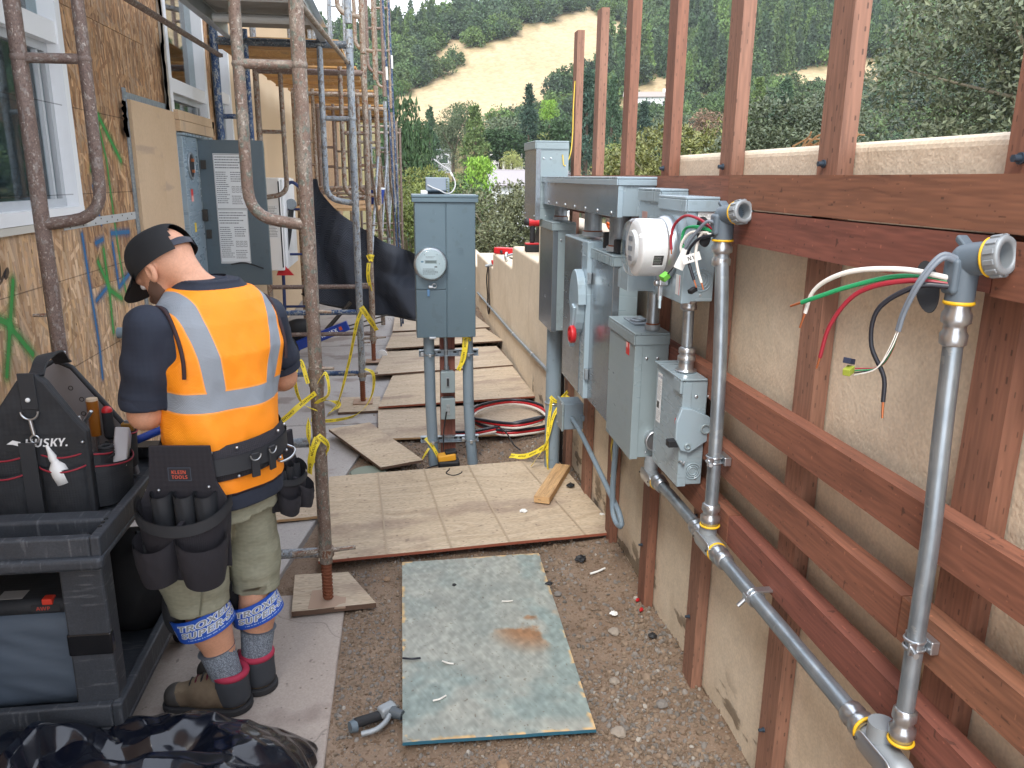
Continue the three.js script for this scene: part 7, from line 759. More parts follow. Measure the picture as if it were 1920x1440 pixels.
  { const g = nets(vestF, [-0.86, 0.78, -2.78], [-0.3, 1.43, -2.26], 0.0085).toNonIndexed(), p = g.attributes.position, uv = new Float32Array(p.count * 2); for (let i = 0; i < p.count; i++) { const [s] = SD(p.getX(i), p.getY(i), p.getZ(i)); uv[2 * i] = (s + 0.26) / 0.52; uv[2 * i + 1] = 1 - (1.47 - p.getY(i)) / 0.72; } g.setAttribute('uv', new THREE.BufferAttribute(uv, 2)); const vm = std({ map: vestT, roughness: 0.62, bumpMap: meshB, bumpScale: 0.0007 }); const v = obj('safety_vest', g, vm, t);
    for (const sg of [-1, 1]) obj('armhole_binding', sweep(Array.from({ length: 26 }, (_, i) => { const a = lerp(-0.2, Math.PI + 0.2, i / 25), y = 1.2 + 0.165 * Math.sin(a) * 0.98, dd = 0.1 * Math.cos(a); const [A, B, cx, cz] = row(y), s = sg * 0.18; return V(cx + s * rs[0] + dd * bs[0], y, cz + s * rs[1] + dd * bs[1]); }), 0.006, 6), P(48, 30, 34, 0.8), v); }
  // pants
  const khT = dtex(256, 256, (u, v) => { const f = fbm(u * 6, v * 6, 4, 6, 6), w = vn(u * 120, v * 40, 120, 40); return mixc([138, 138, 118], [158, 156, 136], f).map(q => q * (0.95 + 0.09 * w)); }); khT.repeat.set(2, 2);
  const pantsF = (x, y, z) => { const L = uni([cap([-0.61, 0.8, -2.42], [KL[0] - 0.0, 0.5, -2.42], 0.09, 0.099), cap([KL[0], 0.5, -2.42], [-0.675, 0.36, -2.415], 0.102, 0.094)], 0.03)(x, y, z), Rr = uni([cap([-0.528, 0.8, -2.525], [-0.52, 0.5, -2.535], 0.086, 0.082), cap([-0.52, 0.5, -2.535], [-0.522, 0.34, -2.53], 0.082, 0.076)], 0.03)(x, y, z); let d = Math.min(L, Rr); d = smin(d, clipY(torso(x, y, z, 0.006), y, 0.7, 0.93), 0.05); d += 0.007 * n3(x * 8, y * 11, z * 8) + 0.005 * n3(x * 6, y * 26, z * 6) * sstep(0.62, 0.42, y) + 0.0025 * n3(x * 30, y * 30, z * 30); const hem = x < -0.6 || z > -2.47 ? 0.385 + 0.12 * (x + 0.68) : 0.375; return Math.max(d, hem - y); };
  obj('pants', uvm(nets(pantsF, [-0.86, 0.33, -2.7], [-0.34, 0.96, -2.26], 0.0095).toNonIndexed(), 1, false), std({ map: khT, roughness: 0.85, bumpMap: fabricB, bumpScale: 0.0005 }), t);
  obj('side_seam', [sweep([V(-0.625, 0.66, -2.315), V(-0.63, 0.55, -2.312), V(-0.645, 0.45, -2.315), V(-0.655, 0.4, -2.322)], 0.0025, 5)], P(120, 120, 102, 0.9), t);
  // socks, straps, boots
  const sockT = dtex(128, 128, (u, v) => { const n = vn(u * 64, v * 50, 64, 50), s = Math.sin(v * 6.283 * 20) * 8; return [118 + 80 * (n - 0.5) + s, 126 + 80 * (n - 0.5) + s, 136 + 80 * (n - 0.5) + s]; }); sockT.repeat.set(8, 8); const sockM = std({ map: sockT, roughness: 0.95, bumpMap: sockT, bumpScale: 0.002 });
  const legAt = (A, B, y) => { const k = (y - A[1]) / (B[1] - A[1]); return V(lerp(A[0], B[0], k), y, lerp(A[2], B[2], k)); }; const LK = [-0.656, 0.3, -2.41], RK = [-0.515, 0.3, -2.515];
  const sock = (K, A, y0, y1) => obj('sock', sweep([y1, y1 - 0.003, lerp(y1, y0, 0.25), lerp(y1, y0, 0.5), lerp(y1, y0, 0.75), y0].map(y => legAt(A, K, y)), k => 0.046 + 0.014 * (1 - k) + (k < 0.2 ? 0.002 : 0), 26), sockM, t); sock(LK, AL, 0.06, 0.225); sock(RK, AR, 0.08, 0.235);
  const strapT = ctex(512, 128, (x, W, H) => { x.fillStyle = '#1c50b4'; x.fillRect(0, 0, W, H); x.lineWidth = 5; x.font = 'italic bold 46px sans-serif'; for (const [s, y, z] of [['TROXELL', 52, 250], ['SUPER-SOFT', 96, 240]]) { x.strokeStyle = '#e8ecf0'; x.strokeText(s, 20, y, z); x.fillStyle = '#8f9498'; x.fillText(s, 20, y, z); } txtLines(x, 40, 104, 200, 14, 1, 6, 'rgba(200,210,230,0.8)'); x.drawImage(x.canvas, 0, 0, 256, 128, 256, 0, 256, 128); }); strapT.wrapS = THREE.RepeatWrapping;
  const band = (c, r, h, tilt, ph) => { const g = shell(40, 4, (u, v) => { const a = -u * 6.283 + ph, y = (v - 0.5) * h; const p = V(r * Math.cos(a) * 1.12, y, r * Math.sin(a)).applyEuler(new THREE.Euler(...tilt)); return [c[0] + p.x, c[1] + p.y, c[2] + p.z, u, v]; }, 0.004); obj('knee_strap', g, std({ map: strapT, roughness: 0.55 }), t); }; strapT.repeat.set(1, 1);
  band([-0.672, 0.345, -2.412], 0.085, 0.08, [0.06, 0, 0.3], 2.5); band([-0.53, 0.315, -2.52], 0.08, 0.08, [0.06, 0, 0.3], 2.4);
  for (const [c, r] of [[[-0.755, 0.37, -2.44], 0.07], [[-0.6, 0.36, -2.565], 0.06]]) obj('knee_pad', nets(ell(c, [0.045, 0.1, r]), c.map(v => v - 0.13), c.map(v => v + 0.13), 0.012), M.blackRub, t);
  const bootT = dtex(256, 256, (u, v) => { const f = fbm(u * 9, v * 9, 4, 9, 9); return mixc([104, 88, 70], [140, 124, 102], f); }); bootT.repeat.set(4, 4); const bootM = std({ map: bootT, roughness: 0.8 }), bootDark = P(58, 62, 68, 0.75);
  const boot = (h, to, A, lace) => { const dx = to[0] - h[0], dz = to[2] - h[2], L = Math.hypot(dx, dz), ux = dx / L, uz = dz / L; const at = (a, b, y) => [h[0] + ux * a - uz * b, y, h[2] + uz * a + ux * b]; const f0 = uni([cap(at(0.045, 0, 0.05), at(0.13, 0, 0.055), 0.046, 0.046), cap(at(0.13, 0, 0.055), at(0.235, 0, 0.045), 0.046, 0.04), cap(at(0.05, 0, 0.06), at(0.05, 0, 0.115), 0.05, 0.056), cap(at(0.06, 0, 0.1), at(0.15, 0, 0.07), 0.045, 0.04)], 0.03); const f = (x, y, z) => Math.max(f0(x, y, z), 0.022 - y, y - (0.135 + 0.12 * Math.abs((x - h[0]) * ux + (z - h[2]) * uz - 0.05) * -0.5)); const lo = [Math.min(h[0], to[0]) - 0.12, 0, Math.min(h[2], to[2]) - 0.12], hi = [Math.max(h[0], to[0]) + 0.12, 0.2, Math.max(h[2], to[2]) + 0.12]; const b = obj('boot', uvm(nets(f, lo, hi, 0.006).toNonIndexed(), 0), bootM, t);
    obj('boot_heel_panel', nets((x, y, z) => { const a = (x - h[0]) * ux + (z - h[2]) * uz; return Math.max(f0(x, y, z) - 0.0025, a - 0.075 + (y - 0.07) * -0.25, 0.03 - y, y - 0.137); }, lo, hi, 0.006), bootDark, b); obj('sole', nets((x, y, z) => Math.max(Math.hypot(...[0, 0]) + (f0(x, 0.05, z) - 0.008), y - 0.026, 0.002 - y), lo, hi, 0.006), P(44, 44, 46, 0.85), b);
    obj('toe_cap', nets((x, y, z) => { const a = (x - h[0]) * ux + (z - h[2]) * uz; return Math.max(f0(x, y, z) - 0.0025, 0.218 - a + (y - 0.05) * 0.4, 0.028 - y); }, lo, hi, 0.006), P(70, 66, 62, 0.8), b); const cc = at(0.05, 0, 0.136); obj('lining', T(new THREE.TorusGeometry(0.05, 0.012, 10, 28), cc, [Math.PI / 2, 0, 0]), P(168, 44, 72, 0.75), b); for (let i = 0; i < 5; i++) { const a0 = 0.098 + i * 0.02, yt = 0.137 - i * 0.009; obj('lace', sweep([V(...at(a0, -0.034, yt - 0.022)), V(...at(a0 + 0.003, -0.016, yt)), V(...at(a0 + 0.006, 0.016, yt)), V(...at(a0 + 0.01, 0.034, yt - 0.022))], 0.0042, 6), i % 2 ? P(92, 28, 44, 0.8) : M.black, b); } };
  boot([-0.55, 0, -2.4], [-0.79, 0, -2.43], AL); boot([-0.485, 0, -2.49], [-0.715, 0, -2.565], AR);
  // tool belt and pouches
  const beltM = std({ color: sr(36, 34, 40), roughness: 0.8, bumpMap: fabricB, bumpScale: 0.0008 }); const ring = (y, k, g) => { const th = k * 6.283, [a, b, cx, cz] = row(y), s = (a + g) * Math.cos(th), d = (b + g) * Math.sin(th); return V(cx + s * rs[0] + d * bs[0], y + 0.012 * Math.cos(th), cz + s * rs[1] + d * bs[1]); };
  const belt = obj('tool_belt', [shell(60, 6, (u, v) => { const p = ring(lerp(0.862, 0.968, v), -u, 0.043 + 0.012 * Math.sin(v * Math.PI)); return [p.x, p.y, p.z, u * 3, v * 0.3]; }, 0.012)], beltM, t); obj('webbing_belt', shell(60, 3, (u, v) => { const p = ring(lerp(0.885, 0.935, v), -u, 0.059); return [p.x, p.y, p.z, u * 3, v * 0.2]; }, 0.003), M.webbing, belt);
  for (const k of [0.21, 0.26]) { const p = ring(0.925, k, 0.068); obj('belt_ring', T(new THREE.TorusGeometry(0.017, 0.0024, 8, 20, Math.PI), p, [0, Math.atan2(p.x + 0.557, p.z + 2.46), Math.PI]), M.zinc, belt); const q = ring(0.9, k, 0.063); obj('belt_loop', T(rbx(-0.013, 0.013, -0.045, 0.03, -0.004, 0.004, 0.002), q, [0, Math.atan2(q.x + 0.557, q.z + 2.46), 0]), M.webbing, belt); }
  obj('belt_rivet', [0.12, 0.17, 0.3, 0.36].flatMap(k => [0.958, 0.872].map(y => T(new THREE.SphereGeometry(0.005, 8, 6), ring(y, k, 0.056)))), M.zinc, belt);
  const place = (g, p, ry) => T(g, p, [0, ry, 0]);
  const pouch = (p, ry, sc, nm, lab) => { const W = 0.12 * sc, parts = []; const half = (wd, y0, y1, out, lean = 0, dip = 0.03) => shell(26, 8, (u, v) => { const a = u * Math.PI, y = lerp(y0 + 0.012 * Math.cos(a) * Math.cos(a), y1 - dip * Math.sin(a), v), r = Math.pow(Math.sin(Math.PI * (0.2 + 0.3 * v)), 0.5); return [-wd * Math.cos(a) * r, y, out * Math.pow(Math.sin(a), 0.7) * r + lean * v + 0.003 * n3(u * 6, v * 5, 3), u, v]; }, 0.005);
    const bk = place(extr([[-W, -0.33 * sc], [W, -0.33 * sc], [W * 1.05, -0.12 * sc], [W * 0.8, -0.06 * sc], [W * 0.72, 0.05], [-W * 0.72, 0.05], [-W * 0.8, -0.06 * sc], [-W * 1.05, -0.12 * sc]], 0.008, 0.002), p, ry), o = obj(nm, [bk, place(half(W * 1.1, -0.34 * sc, -0.11 * sc, 0.1 * sc, 0, 0.055), p, ry), place(grid(10, 3, (u, v) => [lerp(-W, W, u), -0.325 * sc - 0.012 * Math.sin(u * Math.PI), lerp(0, 0.08 * sc, v) * Math.sin(u * Math.PI)]), p, ry)], beltM, t);
    for (const k of [-0.5, 0.05, 0.55]) obj('inner_sleeve', place(half(W * 0.26, -0.3 * sc, -0.085 * sc, 0.038 * sc, 0, 0.012).translate(k * W, 0, 0.012), p, ry), M.webbing, o);
    obj('pouch_pocket', [place(half(W * 0.56, -0.35 * sc, -0.2 * sc, 0.065 * sc).rotateY(-0.35).translate(-W * 0.52, 0, 0.066 * sc), p, ry)], beltM, o); obj('pouch_pocket', [place(half(W * 0.6, -0.355 * sc, -0.195 * sc, 0.07 * sc).rotateY(0.35).translate(W * 0.5, 0, 0.066 * sc), p, ry)], beltM, o);
    obj('pouch_band', place(shell(30, 3, (u, v) => { const a = u * Math.PI; return [-(W * 1.14) * Math.cos(a), -0.135 * sc + 0.035 * sc * v - 0.055 * sc * Math.sin(a) , 0.108 * sc * Math.pow(Math.sin(a), 0.7) + 0.002, u, v]; }, 0.005), p, ry), M.webbing, o); obj('pouch_divider', place(extr([[0, -0.3 * sc], [0.016, -0.3 * sc], [0.012, -0.165 * sc], [0, -0.165 * sc]], 0.08 * sc).rotateY(0), p, ry), beltM, o);
    obj('pouch_rivet', [[-0.07, -0.085], [0.075, -0.075]].map(q => place(T(new THREE.SphereGeometry(0.005, 8, 6), [q[0] * sc, q[1], 0.011]), p, ry)), M.zinc, o); if (lab) obj('pouch_label', place(quad(0.066, 0.042).translate(-0.005, -0.035, 0.0115), p, ry), std({ map: ctex(160, 100, (x, w, h) => { x.fillStyle = '#26262c'; x.fillRect(0, 0, w, h); x.strokeStyle = '#3c4450'; x.lineWidth = 6; x.strokeRect(3, 3, w - 6, h - 6); x.fillStyle = '#c8543a'; x.font = 'bold 36px sans-serif'; x.fillText('KLEIN', 22, 48, 116); x.fillText('TOOLS', 22, 84, 116); }), roughness: 0.8 }), o); return o; };
  pouch([-0.648, 0.93, -2.272], -0.1, 1.0, 'tool_pouch', true); const p2 = pouch([-0.412, 0.86, -2.57], 1.1, 0.62, 'tool_pouch', false);
  obj('hammer_loop', pipe([[-0.425, 0.87, -2.49], [-0.4, 0.855, -2.45], [-0.37, 0.86, -2.47], [-0.365, 0.87, -2.53], [-0.39, 0.88, -2.54]], 0.004, 8, 30), M.zinc, belt);
}
// ---------------------------------------------------------------- vegetation
function leaves(n, seed, pick, size, colf, asp = 0.5) { // many small folded leaves
  const f = rng(seed), pos = new Float32Array(n * 18), col = new Float32Array(n * 18), nor = new Float32Array(n * 18); const a = V(0, 0, 0), b = V(0, 0, 0), c = V(0, 0, 0);
  for (let i = 0; i < n; i++) {
    const { p, d } = pick(f), s = size * (0.6 + 0.8 * f()); a.set(f() - 0.5, f() - 0.5, f() - 0.5).normalize(); const ax = d.clone().multiplyScalar(0.55).add(a).normalize(); b.set(f() - 0.5, f() - 0.2, f() - 0.5).cross(ax).normalize(); c.copy(b).cross(ax).normalize();
    const B = p, Tp = p.clone().addScaledVector(ax, s), m = p.clone().addScaledVector(ax, s * 0.5), Lf = m.clone().addScaledVector(b, s * asp * 0.5).addScaledVector(c, s * 0.12), Rg = m.clone().addScaledVector(b, -s * asp * 0.5).addScaledVector(c, s * 0.12); const k = colf(f, p);
    [[B, Rg, Tp], [B, Tp, Lf]].forEach((t, q) => { const nn = t[1].clone().sub(t[0]).cross(t[2].clone().sub(t[0])).normalize(); t.forEach((v, w) => { const o = i * 18 + q * 9 + w * 3; pos[o] = v.x; pos[o + 1] = v.y; pos[o + 2] = v.z; nor[o] = nn.x; nor[o + 1] = nn.y; nor[o + 2] = nn.z; col[o] = k[0]; col[o + 1] = k[1]; col[o + 2] = k[2]; }); });
  }
  const g = new THREE.BufferGeometry(); g.setAttribute('position', new THREE.BufferAttribute(pos, 3)); g.setAttribute('normal', new THREE.BufferAttribute(nor, 3)); g.setAttribute('color', new THREE.BufferAttribute(col, 3)); return g;
}
const leafM = std({ vertexColors: true, roughness: 0.55 }), leafMatte = std({ vertexColors: true, roughness: 0.85 }), barkM = P(92, 78, 66, 0.95);
const vary = (c, amt = 0.35) => (f, p) => { const k = 1 + amt * (f() - 0.5) * 2, w = 0.12 * (f() - 0.5); return [c[0] * (k + w), c[1] * k, c[2] * (k - w)]; };
function clumps(seed, K, rx, ry, rz, cr, fill = 0.25, lowcut = -0.6) { const f = rng(seed), C = []; let guard = 0; while (C.length < K && guard++ < 9999) { const v = V(f() * 2 - 1, f() * 2 - 1, f() * 2 - 1); if (v.length() > 1 || v.y < lowcut) continue; v.normalize().multiplyScalar(f() < fill ? 0.25 + 0.5 * f() : 0.72 + 0.28 * f()); const j = 1 + 0.25 * (f() - 0.5); C.push({ c: V(v.x * rx * j, v.y * ry * j, v.z * rz * j), r: cr * (0.65 + 0.7 * f()) }); }
  return g => { const k = C[Math.floor(g() * C.length)], d = V(g() - 0.5, g() - 0.42, g() - 0.5).normalize(), r = k.r * (0.45 + 0.55 * Math.sqrt(g())); return { p: k.c.clone().addScaledVector(d, r).multiply(V(1, 0.9, 1)), d }; }; }
function conifer(seed, tiers, slim = 0.5) { const f0 = rng(seed), br = []; for (let i = 0; i < tiers; i++) { const y = Math.pow(i / tiers, 0.9), R = slim * (1 - y) * (0.75 + 0.35 * f0()) + 0.02, nb = 5 + Math.floor(6 * (1 - y)); for (let k = 0; k < nb; k++) br.push([y, R * (0.6 + 0.5 * f0()), f0() * 6.283]); } return g => { const [y, R, a] = br[Math.floor(g() * br.length)], t = Math.sqrt(g()), r = R * t, w = 0.028 * (1 - t * 0.3); return { p: V(r * Math.cos(a) + w * 2 * (g() - 0.5), y - 0.10 * r - 0.08 * t * R + 0.02 * (g() - 0.5), r * Math.sin(a) + w * 2 * (g() - 0.5)), d: V(Math.cos(a), -0.35, Math.sin(a)) }; }; }
const shiftY = (pick, dy) => g => { const q = pick(g); q.p.y += dy; return q; };
const CROWN = { // unit crowns: about 1 wide, 1 tall, base at y = 0
  oak: leaves(4200, 1, shiftY(clumps(2, 34, 0.36, 0.38, 0.36, 0.16), 0.48), 0.05, vary([0.078, 0.127, 0.044])), oakd: leaves(4200, 3, shiftY(clumps(4, 30, 0.36, 0.4, 0.36, 0.17), 0.48), 0.052, vary([0.047, 0.091, 0.034])), oakg: leaves(4000, 5, shiftY(clumps(6, 36, 0.38, 0.36, 0.38, 0.14), 0.48), 0.046, vary([0.120, 0.150, 0.086])), oaky: leaves(5200, 7, shiftY(clumps(8, 40, 0.38, 0.38, 0.38, 0.14), 0.48), 0.04, vary([0.169, 0.195, 0.052])),
  maple: leaves(3600, 9, shiftY(clumps(10, 26, 0.3, 0.42, 0.3, 0.17), 0.48), 0.06, vary([0.221, 0.377, 0.052])), pale: leaves(3000, 11, shiftY(clumps(12, 30, 0.36, 0.36, 0.36, 0.16), 0.46), 0.045, vary([0.351, 0.377, 0.130])), brown: leaves(2600, 13, shiftY(clumps(14, 24, 0.36, 0.38, 0.36, 0.14), 0.48), 0.05, vary([0.260, 0.169, 0.111])),
  con: leaves(4200, 15, conifer(16, 24), 0.05, vary([0.058, 0.107, 0.055]), 0.4), cond: leaves(4200, 17, conifer(18, 26, 0.44), 0.05, vary([0.036, 0.072, 0.047]), 0.4), conl: leaves(4200, 19, conifer(20, 20, 0.5), 0.052, vary([0.111, 0.163, 0.049]), 0.4), pine: leaves(4200, 21, shiftY(clumps(22, 30, 0.34, 0.44, 0.34, 0.13), 0.5), 0.045, vary([0.098, 0.127, 0.065]), 0.25) };
const trunkU = uvm(new THREE.CylinderGeometry(0.022, 0.05, 1.6, 8, 3).toNonIndexed(), 1).translate(0, -0.2, 0), limbU = mergeGeometries([0, 1, 2, 3, 4].map(i => { const a = i * 1.3; return clean(cyl([0, 0.25 + 0.05 * i, 0], [0.26 * Math.cos(a), 0.5 + 0.06 * i, 0.26 * Math.sin(a)], 0.018, 0.007, 6)); }));
const treeLib = {};
function tree(type, x, y, z, w, h, label, turn, group) {
  if (!treeLib[type]) { const g = new THREE.Group(); const cn = ['con', 'cond', 'conl'].includes(type); for (const [n, geo, m] of [['trunk', trunkU, barkM], ...(cn ? [] : [['limbs', limbU, barkM]]), ['crown', CROWN[type], leafMatte]]) { const o = new THREE.Mesh(geo, m); o.name = n; o.castShadow = o.receiveShadow = true; g.add(o); } treeLib[type] = g; }
  const g = treeLib[type].clone(); g.name = numbered({ con: 'conifer_tree', cond: 'conifer_tree', conl: 'conifer_tree', pine: 'pine_tree', maple: 'maple_tree', pale: 'ornamental_tree', brown: 'dry_tree' }[type] || 'oak_tree'); g.position.set(x, y, z); g.scale.set(w, h, w); g.rotation.y = turn; scene.add(g); tag(g, label, 'tree', group || 'trees in the valley beyond the wall'); return g;
}
const TREES = [[0.1, -1.99, -34.0, 2.2, 7.14, "oakd", "dark leafy tree rising behind the scaffold end"], [0.8, -0.58, -24.0, 1.96, 2.77, "oaky", "yellow green shrubby tree above the moving blanket"], [3.0, 1.74, -79.9, 2.39, 6.16, "con", "slender spruce left of the pine grove"], [6.0, 1.77, -91.8, 4.99, 7.82, "pine", "tall grey green pine behind the pedestal"], [9.4, 6.95, -117.6, 4.79, 5.18, "oak", "round oak at the meadow foot"], [6.6, 1.1, -71.7, 3.21, 6.34, "conl", "light green conifer right of the grey pine"], [13.1, 3.1, -99.1, 8.11, 6.05, "oakg", "wide grey oak beneath the golden meadow"], [13.1, 3.43, -83.0, 2.95, 6.94, "cond", "tall dark conifer left of the first fence post"], [9.3, 2.39, -75.4, 5.14, 3.87, "oakd", "dark rounded oak above the bright green tree"], [4.5, -0.43, -45.8, 1.93, 3.45, "maple", "bright lime green tree above the pedestal"], [9.9, 1.82, -71.3, 2.14, 2.26, "pale", "small pale round tree near the grey roof"], [14.8, 4.75, -82.7, 1.93, 1.61, "pale", "pale clipped tree beside the dark conifer"], [20.2, 8.52, -110.2, 2.73, 3.47, "maple", "small bright green tree below the meadow"], [4.0, 3.99, -119.9, 9.79, 5.75, "oak", "oak thicket at left foot of the meadow"], [0.5, 1.72, -70.0, 4.3, 3.46, "oak", "mid green oak close to the scaffold poles"], [2.4, -1.32, -33.9, 3.45, 3.07, "oak", "leafy tree directly above the floodlight"], [13.9, 1.86, -60.4, 3.28, 7.19, "cond", "large dark conifer between first fence posts"], [17.7, 1.9, -67.7, 2.86, 7.68, "con", "blue green conifer seen between fence posts"], [26.6, 4.27, -88.1, 3.15, 5.24, "cond", "dark spruce by the white far house"], [15.2, 1.39, -74.5, 5.66, 5.89, "oakd", "dark oak behind the grey pull box"], [30.8, 3.8, -90.9, 5.29, 5.8, "oakg", "grey green oak right of the third post"], [26.5, 5.05, -69.1, 3.09, 2.6, "brown", "brown dry tree between the fourth and fifth posts"], [40.7, 4.14, -102.2, 6.14, 8.51, "oak", "dark green oak behind the brown dry tree"], [32.0, 4.85, -71.1, 2.76, 5.46, "conl", "light conifer left of the big near post"], [32.3, 4.69, -66.6, 3.17, 5.05, "con", "blunt green conifer below the small meadow"], [43.2, 4.79, -78.9, 7.21, 6.16, "oakg", "grey oak behind the large fence post"], [12.8, -0.57, -74.9, 3.08, 4.04, "oakd", "dark shrub beside the grey roofed house"], [11.0, 1.09, -38.5, 3.28, 2.44, "oaky", "olive shrub beyond the pull box"]];
TREES.forEach(([x, y, z, w, h, ty, label], i) => tree(ty, x, y, z, w * (ty.startsWith('con') ? 1.6 : 1.15), h * 1.06, label, i * 1.7));
// near shrubs and the big live oak behind the wall
function nearPlant(name, label, at, r, n, size, colr, K, cr, seed, stems) {
  const t = thing(name, label, 'tree', [at[0], at[1] - r[1], at[2]], 'leafy trees close behind the wall'); const pk = clumps(seed, K, r[0], r[1], r[2], cr, 0.3, -1); const g = leaves(n, seed + 1, pk, size, vary(colr, 0.42), 0.48); g.translate(...at); obj('crown', g, leafM, t);
  const f = rng(seed + 9), st = []; for (let i = 0; i < stems; i++) { const a = f() * 6.28; st.push(sweep([V(at[0] + 0.2 * Math.cos(a), at[1] - r[1] * 1.6, at[2] + 0.2 * Math.sin(a)), V(at[0] + r[0] * 0.35 * Math.cos(a), at[1] - r[1] * 0.3, at[2] + r[2] * 0.35 * Math.sin(a)), V(at[0] + r[0] * 0.85 * Math.cos(a + 0.3), at[1] + r[1] * (0.9 * f() - 0.2), at[2] + r[2] * 0.85 * Math.sin(a + 0.3))], k => 0.035 * (1 - 0.8 * k), 6)); } obj('trunk', sweep([V(at[0], at[1] - r[1] * 2.4, at[2]), V(at[0], at[1] - r[1] * 0.4, at[2])], k => 0.12 * (1 - 0.5 * k), 8), barkM, t); obj('limbs', st, P(150, 140, 120, 0.9), t); return t; }
nearPlant('olive_shrub', 'grey green olive shrub rising just past the stepped wall', [1.95, 0.75, -15], [1.15, 0.85, 0.9], 15000, 0.07, [0.15, 0.165, 0.085], 60, 0.3, 201, 9);
nearPlant('olive_shrub', 'yellow green shrub seen between the middle fence posts', [4.5, 1.75, -12.2], [1.35, 0.85, 1.0], 15000, 0.065, [0.165, 0.175, 0.05], 60, 0.3, 211, 9);
nearPlant('bay_shrub', 'dark glossy leafed shrub left of the big live oak', [4.45, 1.85, -9.0], [0.8, 0.8, 0.8], 16000, 0.05, [0.1, 0.125, 0.072], 50, 0.26, 221, 8);
nearPlant('live_oak', 'big live oak with small glossy leaves filling the upper right', [5.75, 3.0, -6.3], [1.7, 1.9, 1.5], 70000, 0.052, [0.125, 0.145, 0.085], 150, 0.36, 231, 16);
nearPlant('walkway_shrub', 'bright shrub at the far end of the walk behind the scaffold', [0.35, 0.8, -19], [0.9, 0.9, 0.7], 7000, 0.075, [0.15, 0.19, 0.045], 30, 0.3, 241, 6);

// forest on the hillside: reads as one mass
{
  const mk = (s, pick, c) => leaves(1000, s, pick, 0.085, vary(c, 0.35), 0.7); const kinds = [mk(31, shiftY(clumps(41, 22, 0.38, 0.34, 0.38, 0.17), 0.42), [1, 1, 1]), mk(32, shiftY(clumps(42, 18, 0.36, 0.36, 0.36, 0.19), 0.42), [1, 1, 1]), leaves(900, 33, conifer(43, 18, 0.34), 0.085, vary([1, 1, 1], 0.3), 0.5)];
  const f = rng(88), lists = [[], [], []], cell = new Set(); const pal = [[0.075, 0.125, 0.045], [0.055, 0.1, 0.042], [0.092, 0.14, 0.05], [0.11, 0.175, 0.05], [0.066, 0.105, 0.056]];
  for (let i = 0; i < 60000; i++) { const az = lerp(-0.2, 0.76, f()), d = Math.sqrt(lerp(118 * 118, 430 * 430, f())), x = d * Math.sin(az), z = -d * Math.cos(az), [D, L] = DL(x, z); if (D < (az < 0.3 ? 172 : 135)) continue; const s = (D < 200 ? 5.2 : 6.6) * (0.7 + 0.75 * f() * f() + 0.1); const k = Math.floor(x / 3.6) + ',' + Math.floor(z / 3.6); if (cell.has(k)) continue; if (meadow(x, z) || meadow(x, z + s * 0.25) || meadow(x + s * 0.22, z) || meadow(x - s * 0.22, z)) continue; cell.add(k); const cz = fbm(x * 0.02 + 7, z * 0.02 + 70, 3); const kind = cz > 0.58 && f() < 0.6 ? 2 : f() < 0.5 ? 0 : 1; const c = pal[Math.floor(f() * pal.length)], v = 0.8 + 0.4 * f(); lists[kind].push([x, terrainY(x, z) - 0.6, z, s, kind === 2 ? s * 1.55 : s * (0.85 + 0.35 * f()), f() * 6.28, c.map(q => q * v)]); }
  ['broadleaf_forest', 'rounded_forest', 'conifer_forest'].forEach((n, q) => { const im = new THREE.InstancedMesh(kinds[q], std({ vertexColors: true, roughness: 0.9 }), lists[q].length), m = new THREE.Matrix4(), qt = new THREE.Quaternion(), c = new THREE.Color(); lists[q].forEach((e, i) => { qt.setFromAxisAngle(V(0, 1, 0), e[5]); m.compose(V(e[0], e[1], e[2]), qt, V(e[3] * 1.15, e[4] * 1.15, e[3] * 1.15)); im.setMatrixAt(i, m); c.setRGB(...e[6]); im.setColorAt(i, c); }); im.name = numbered(n); im.castShadow = im.receiveShadow = true; tag(im, ['spreading oak woods covering the far hillside', 'rounded bay and oak crowns covering the far hillside', 'dark conifers mixed through the hillside woods'][q], 'forest', null, 'stuff'); scene.add(im); });
  console.log('forest', lists.map(l => l.length));
}
// undergrowth filling the valley floor
{ const g = leaves(220, 61, shiftY(clumps(62, 10, 0.4, 0.3, 0.4, 0.2), 0.2), 0.16, vary([1, 1, 1], 0.3), 0.6), f = rng(63), L = []; for (let i = 0; i < 2600; i++) { const az = lerp(-0.3, 0.85, f()), d = lerp(14, 135, Math.sqrt(f())), x = 1 + d * Math.sin(az), z = -2 - d * Math.cos(az); if (x < 2.2 || (z > -14 && x < 2.2)) if (!(z < -17 && x > -1 + 0)) continue; L.push([x, terrainY(x, z) - 0.2, z, 1.2 + 2.6 * f() * Math.min(1, d / 50), f()]); } const im = new THREE.InstancedMesh(g, std({ vertexColors: true, roughness: 0.9 }), L.length), m = new THREE.Matrix4(), c = new THREE.Color(), qt = new THREE.Quaternion(); L.forEach((e, i) => { qt.setFromAxisAngle(V(0, 1, 0), e[4] * 6.28); m.compose(V(e[0], e[1], e[2]), qt, V(e[3], e[3] * 0.9, e[3])); im.setMatrixAt(i, m); const v = 0.7 + 0.7 * e[4]; c.setRGB(0.07 * v, 0.1 * v, 0.035 * v); im.setColorAt(i, c); }); im.name = numbered('valley_brush'); im.castShadow = im.receiveShadow = true; tag(im, 'low green brush filling the valley below the wall', 'brush', null, 'stuff'); scene.add(im); }
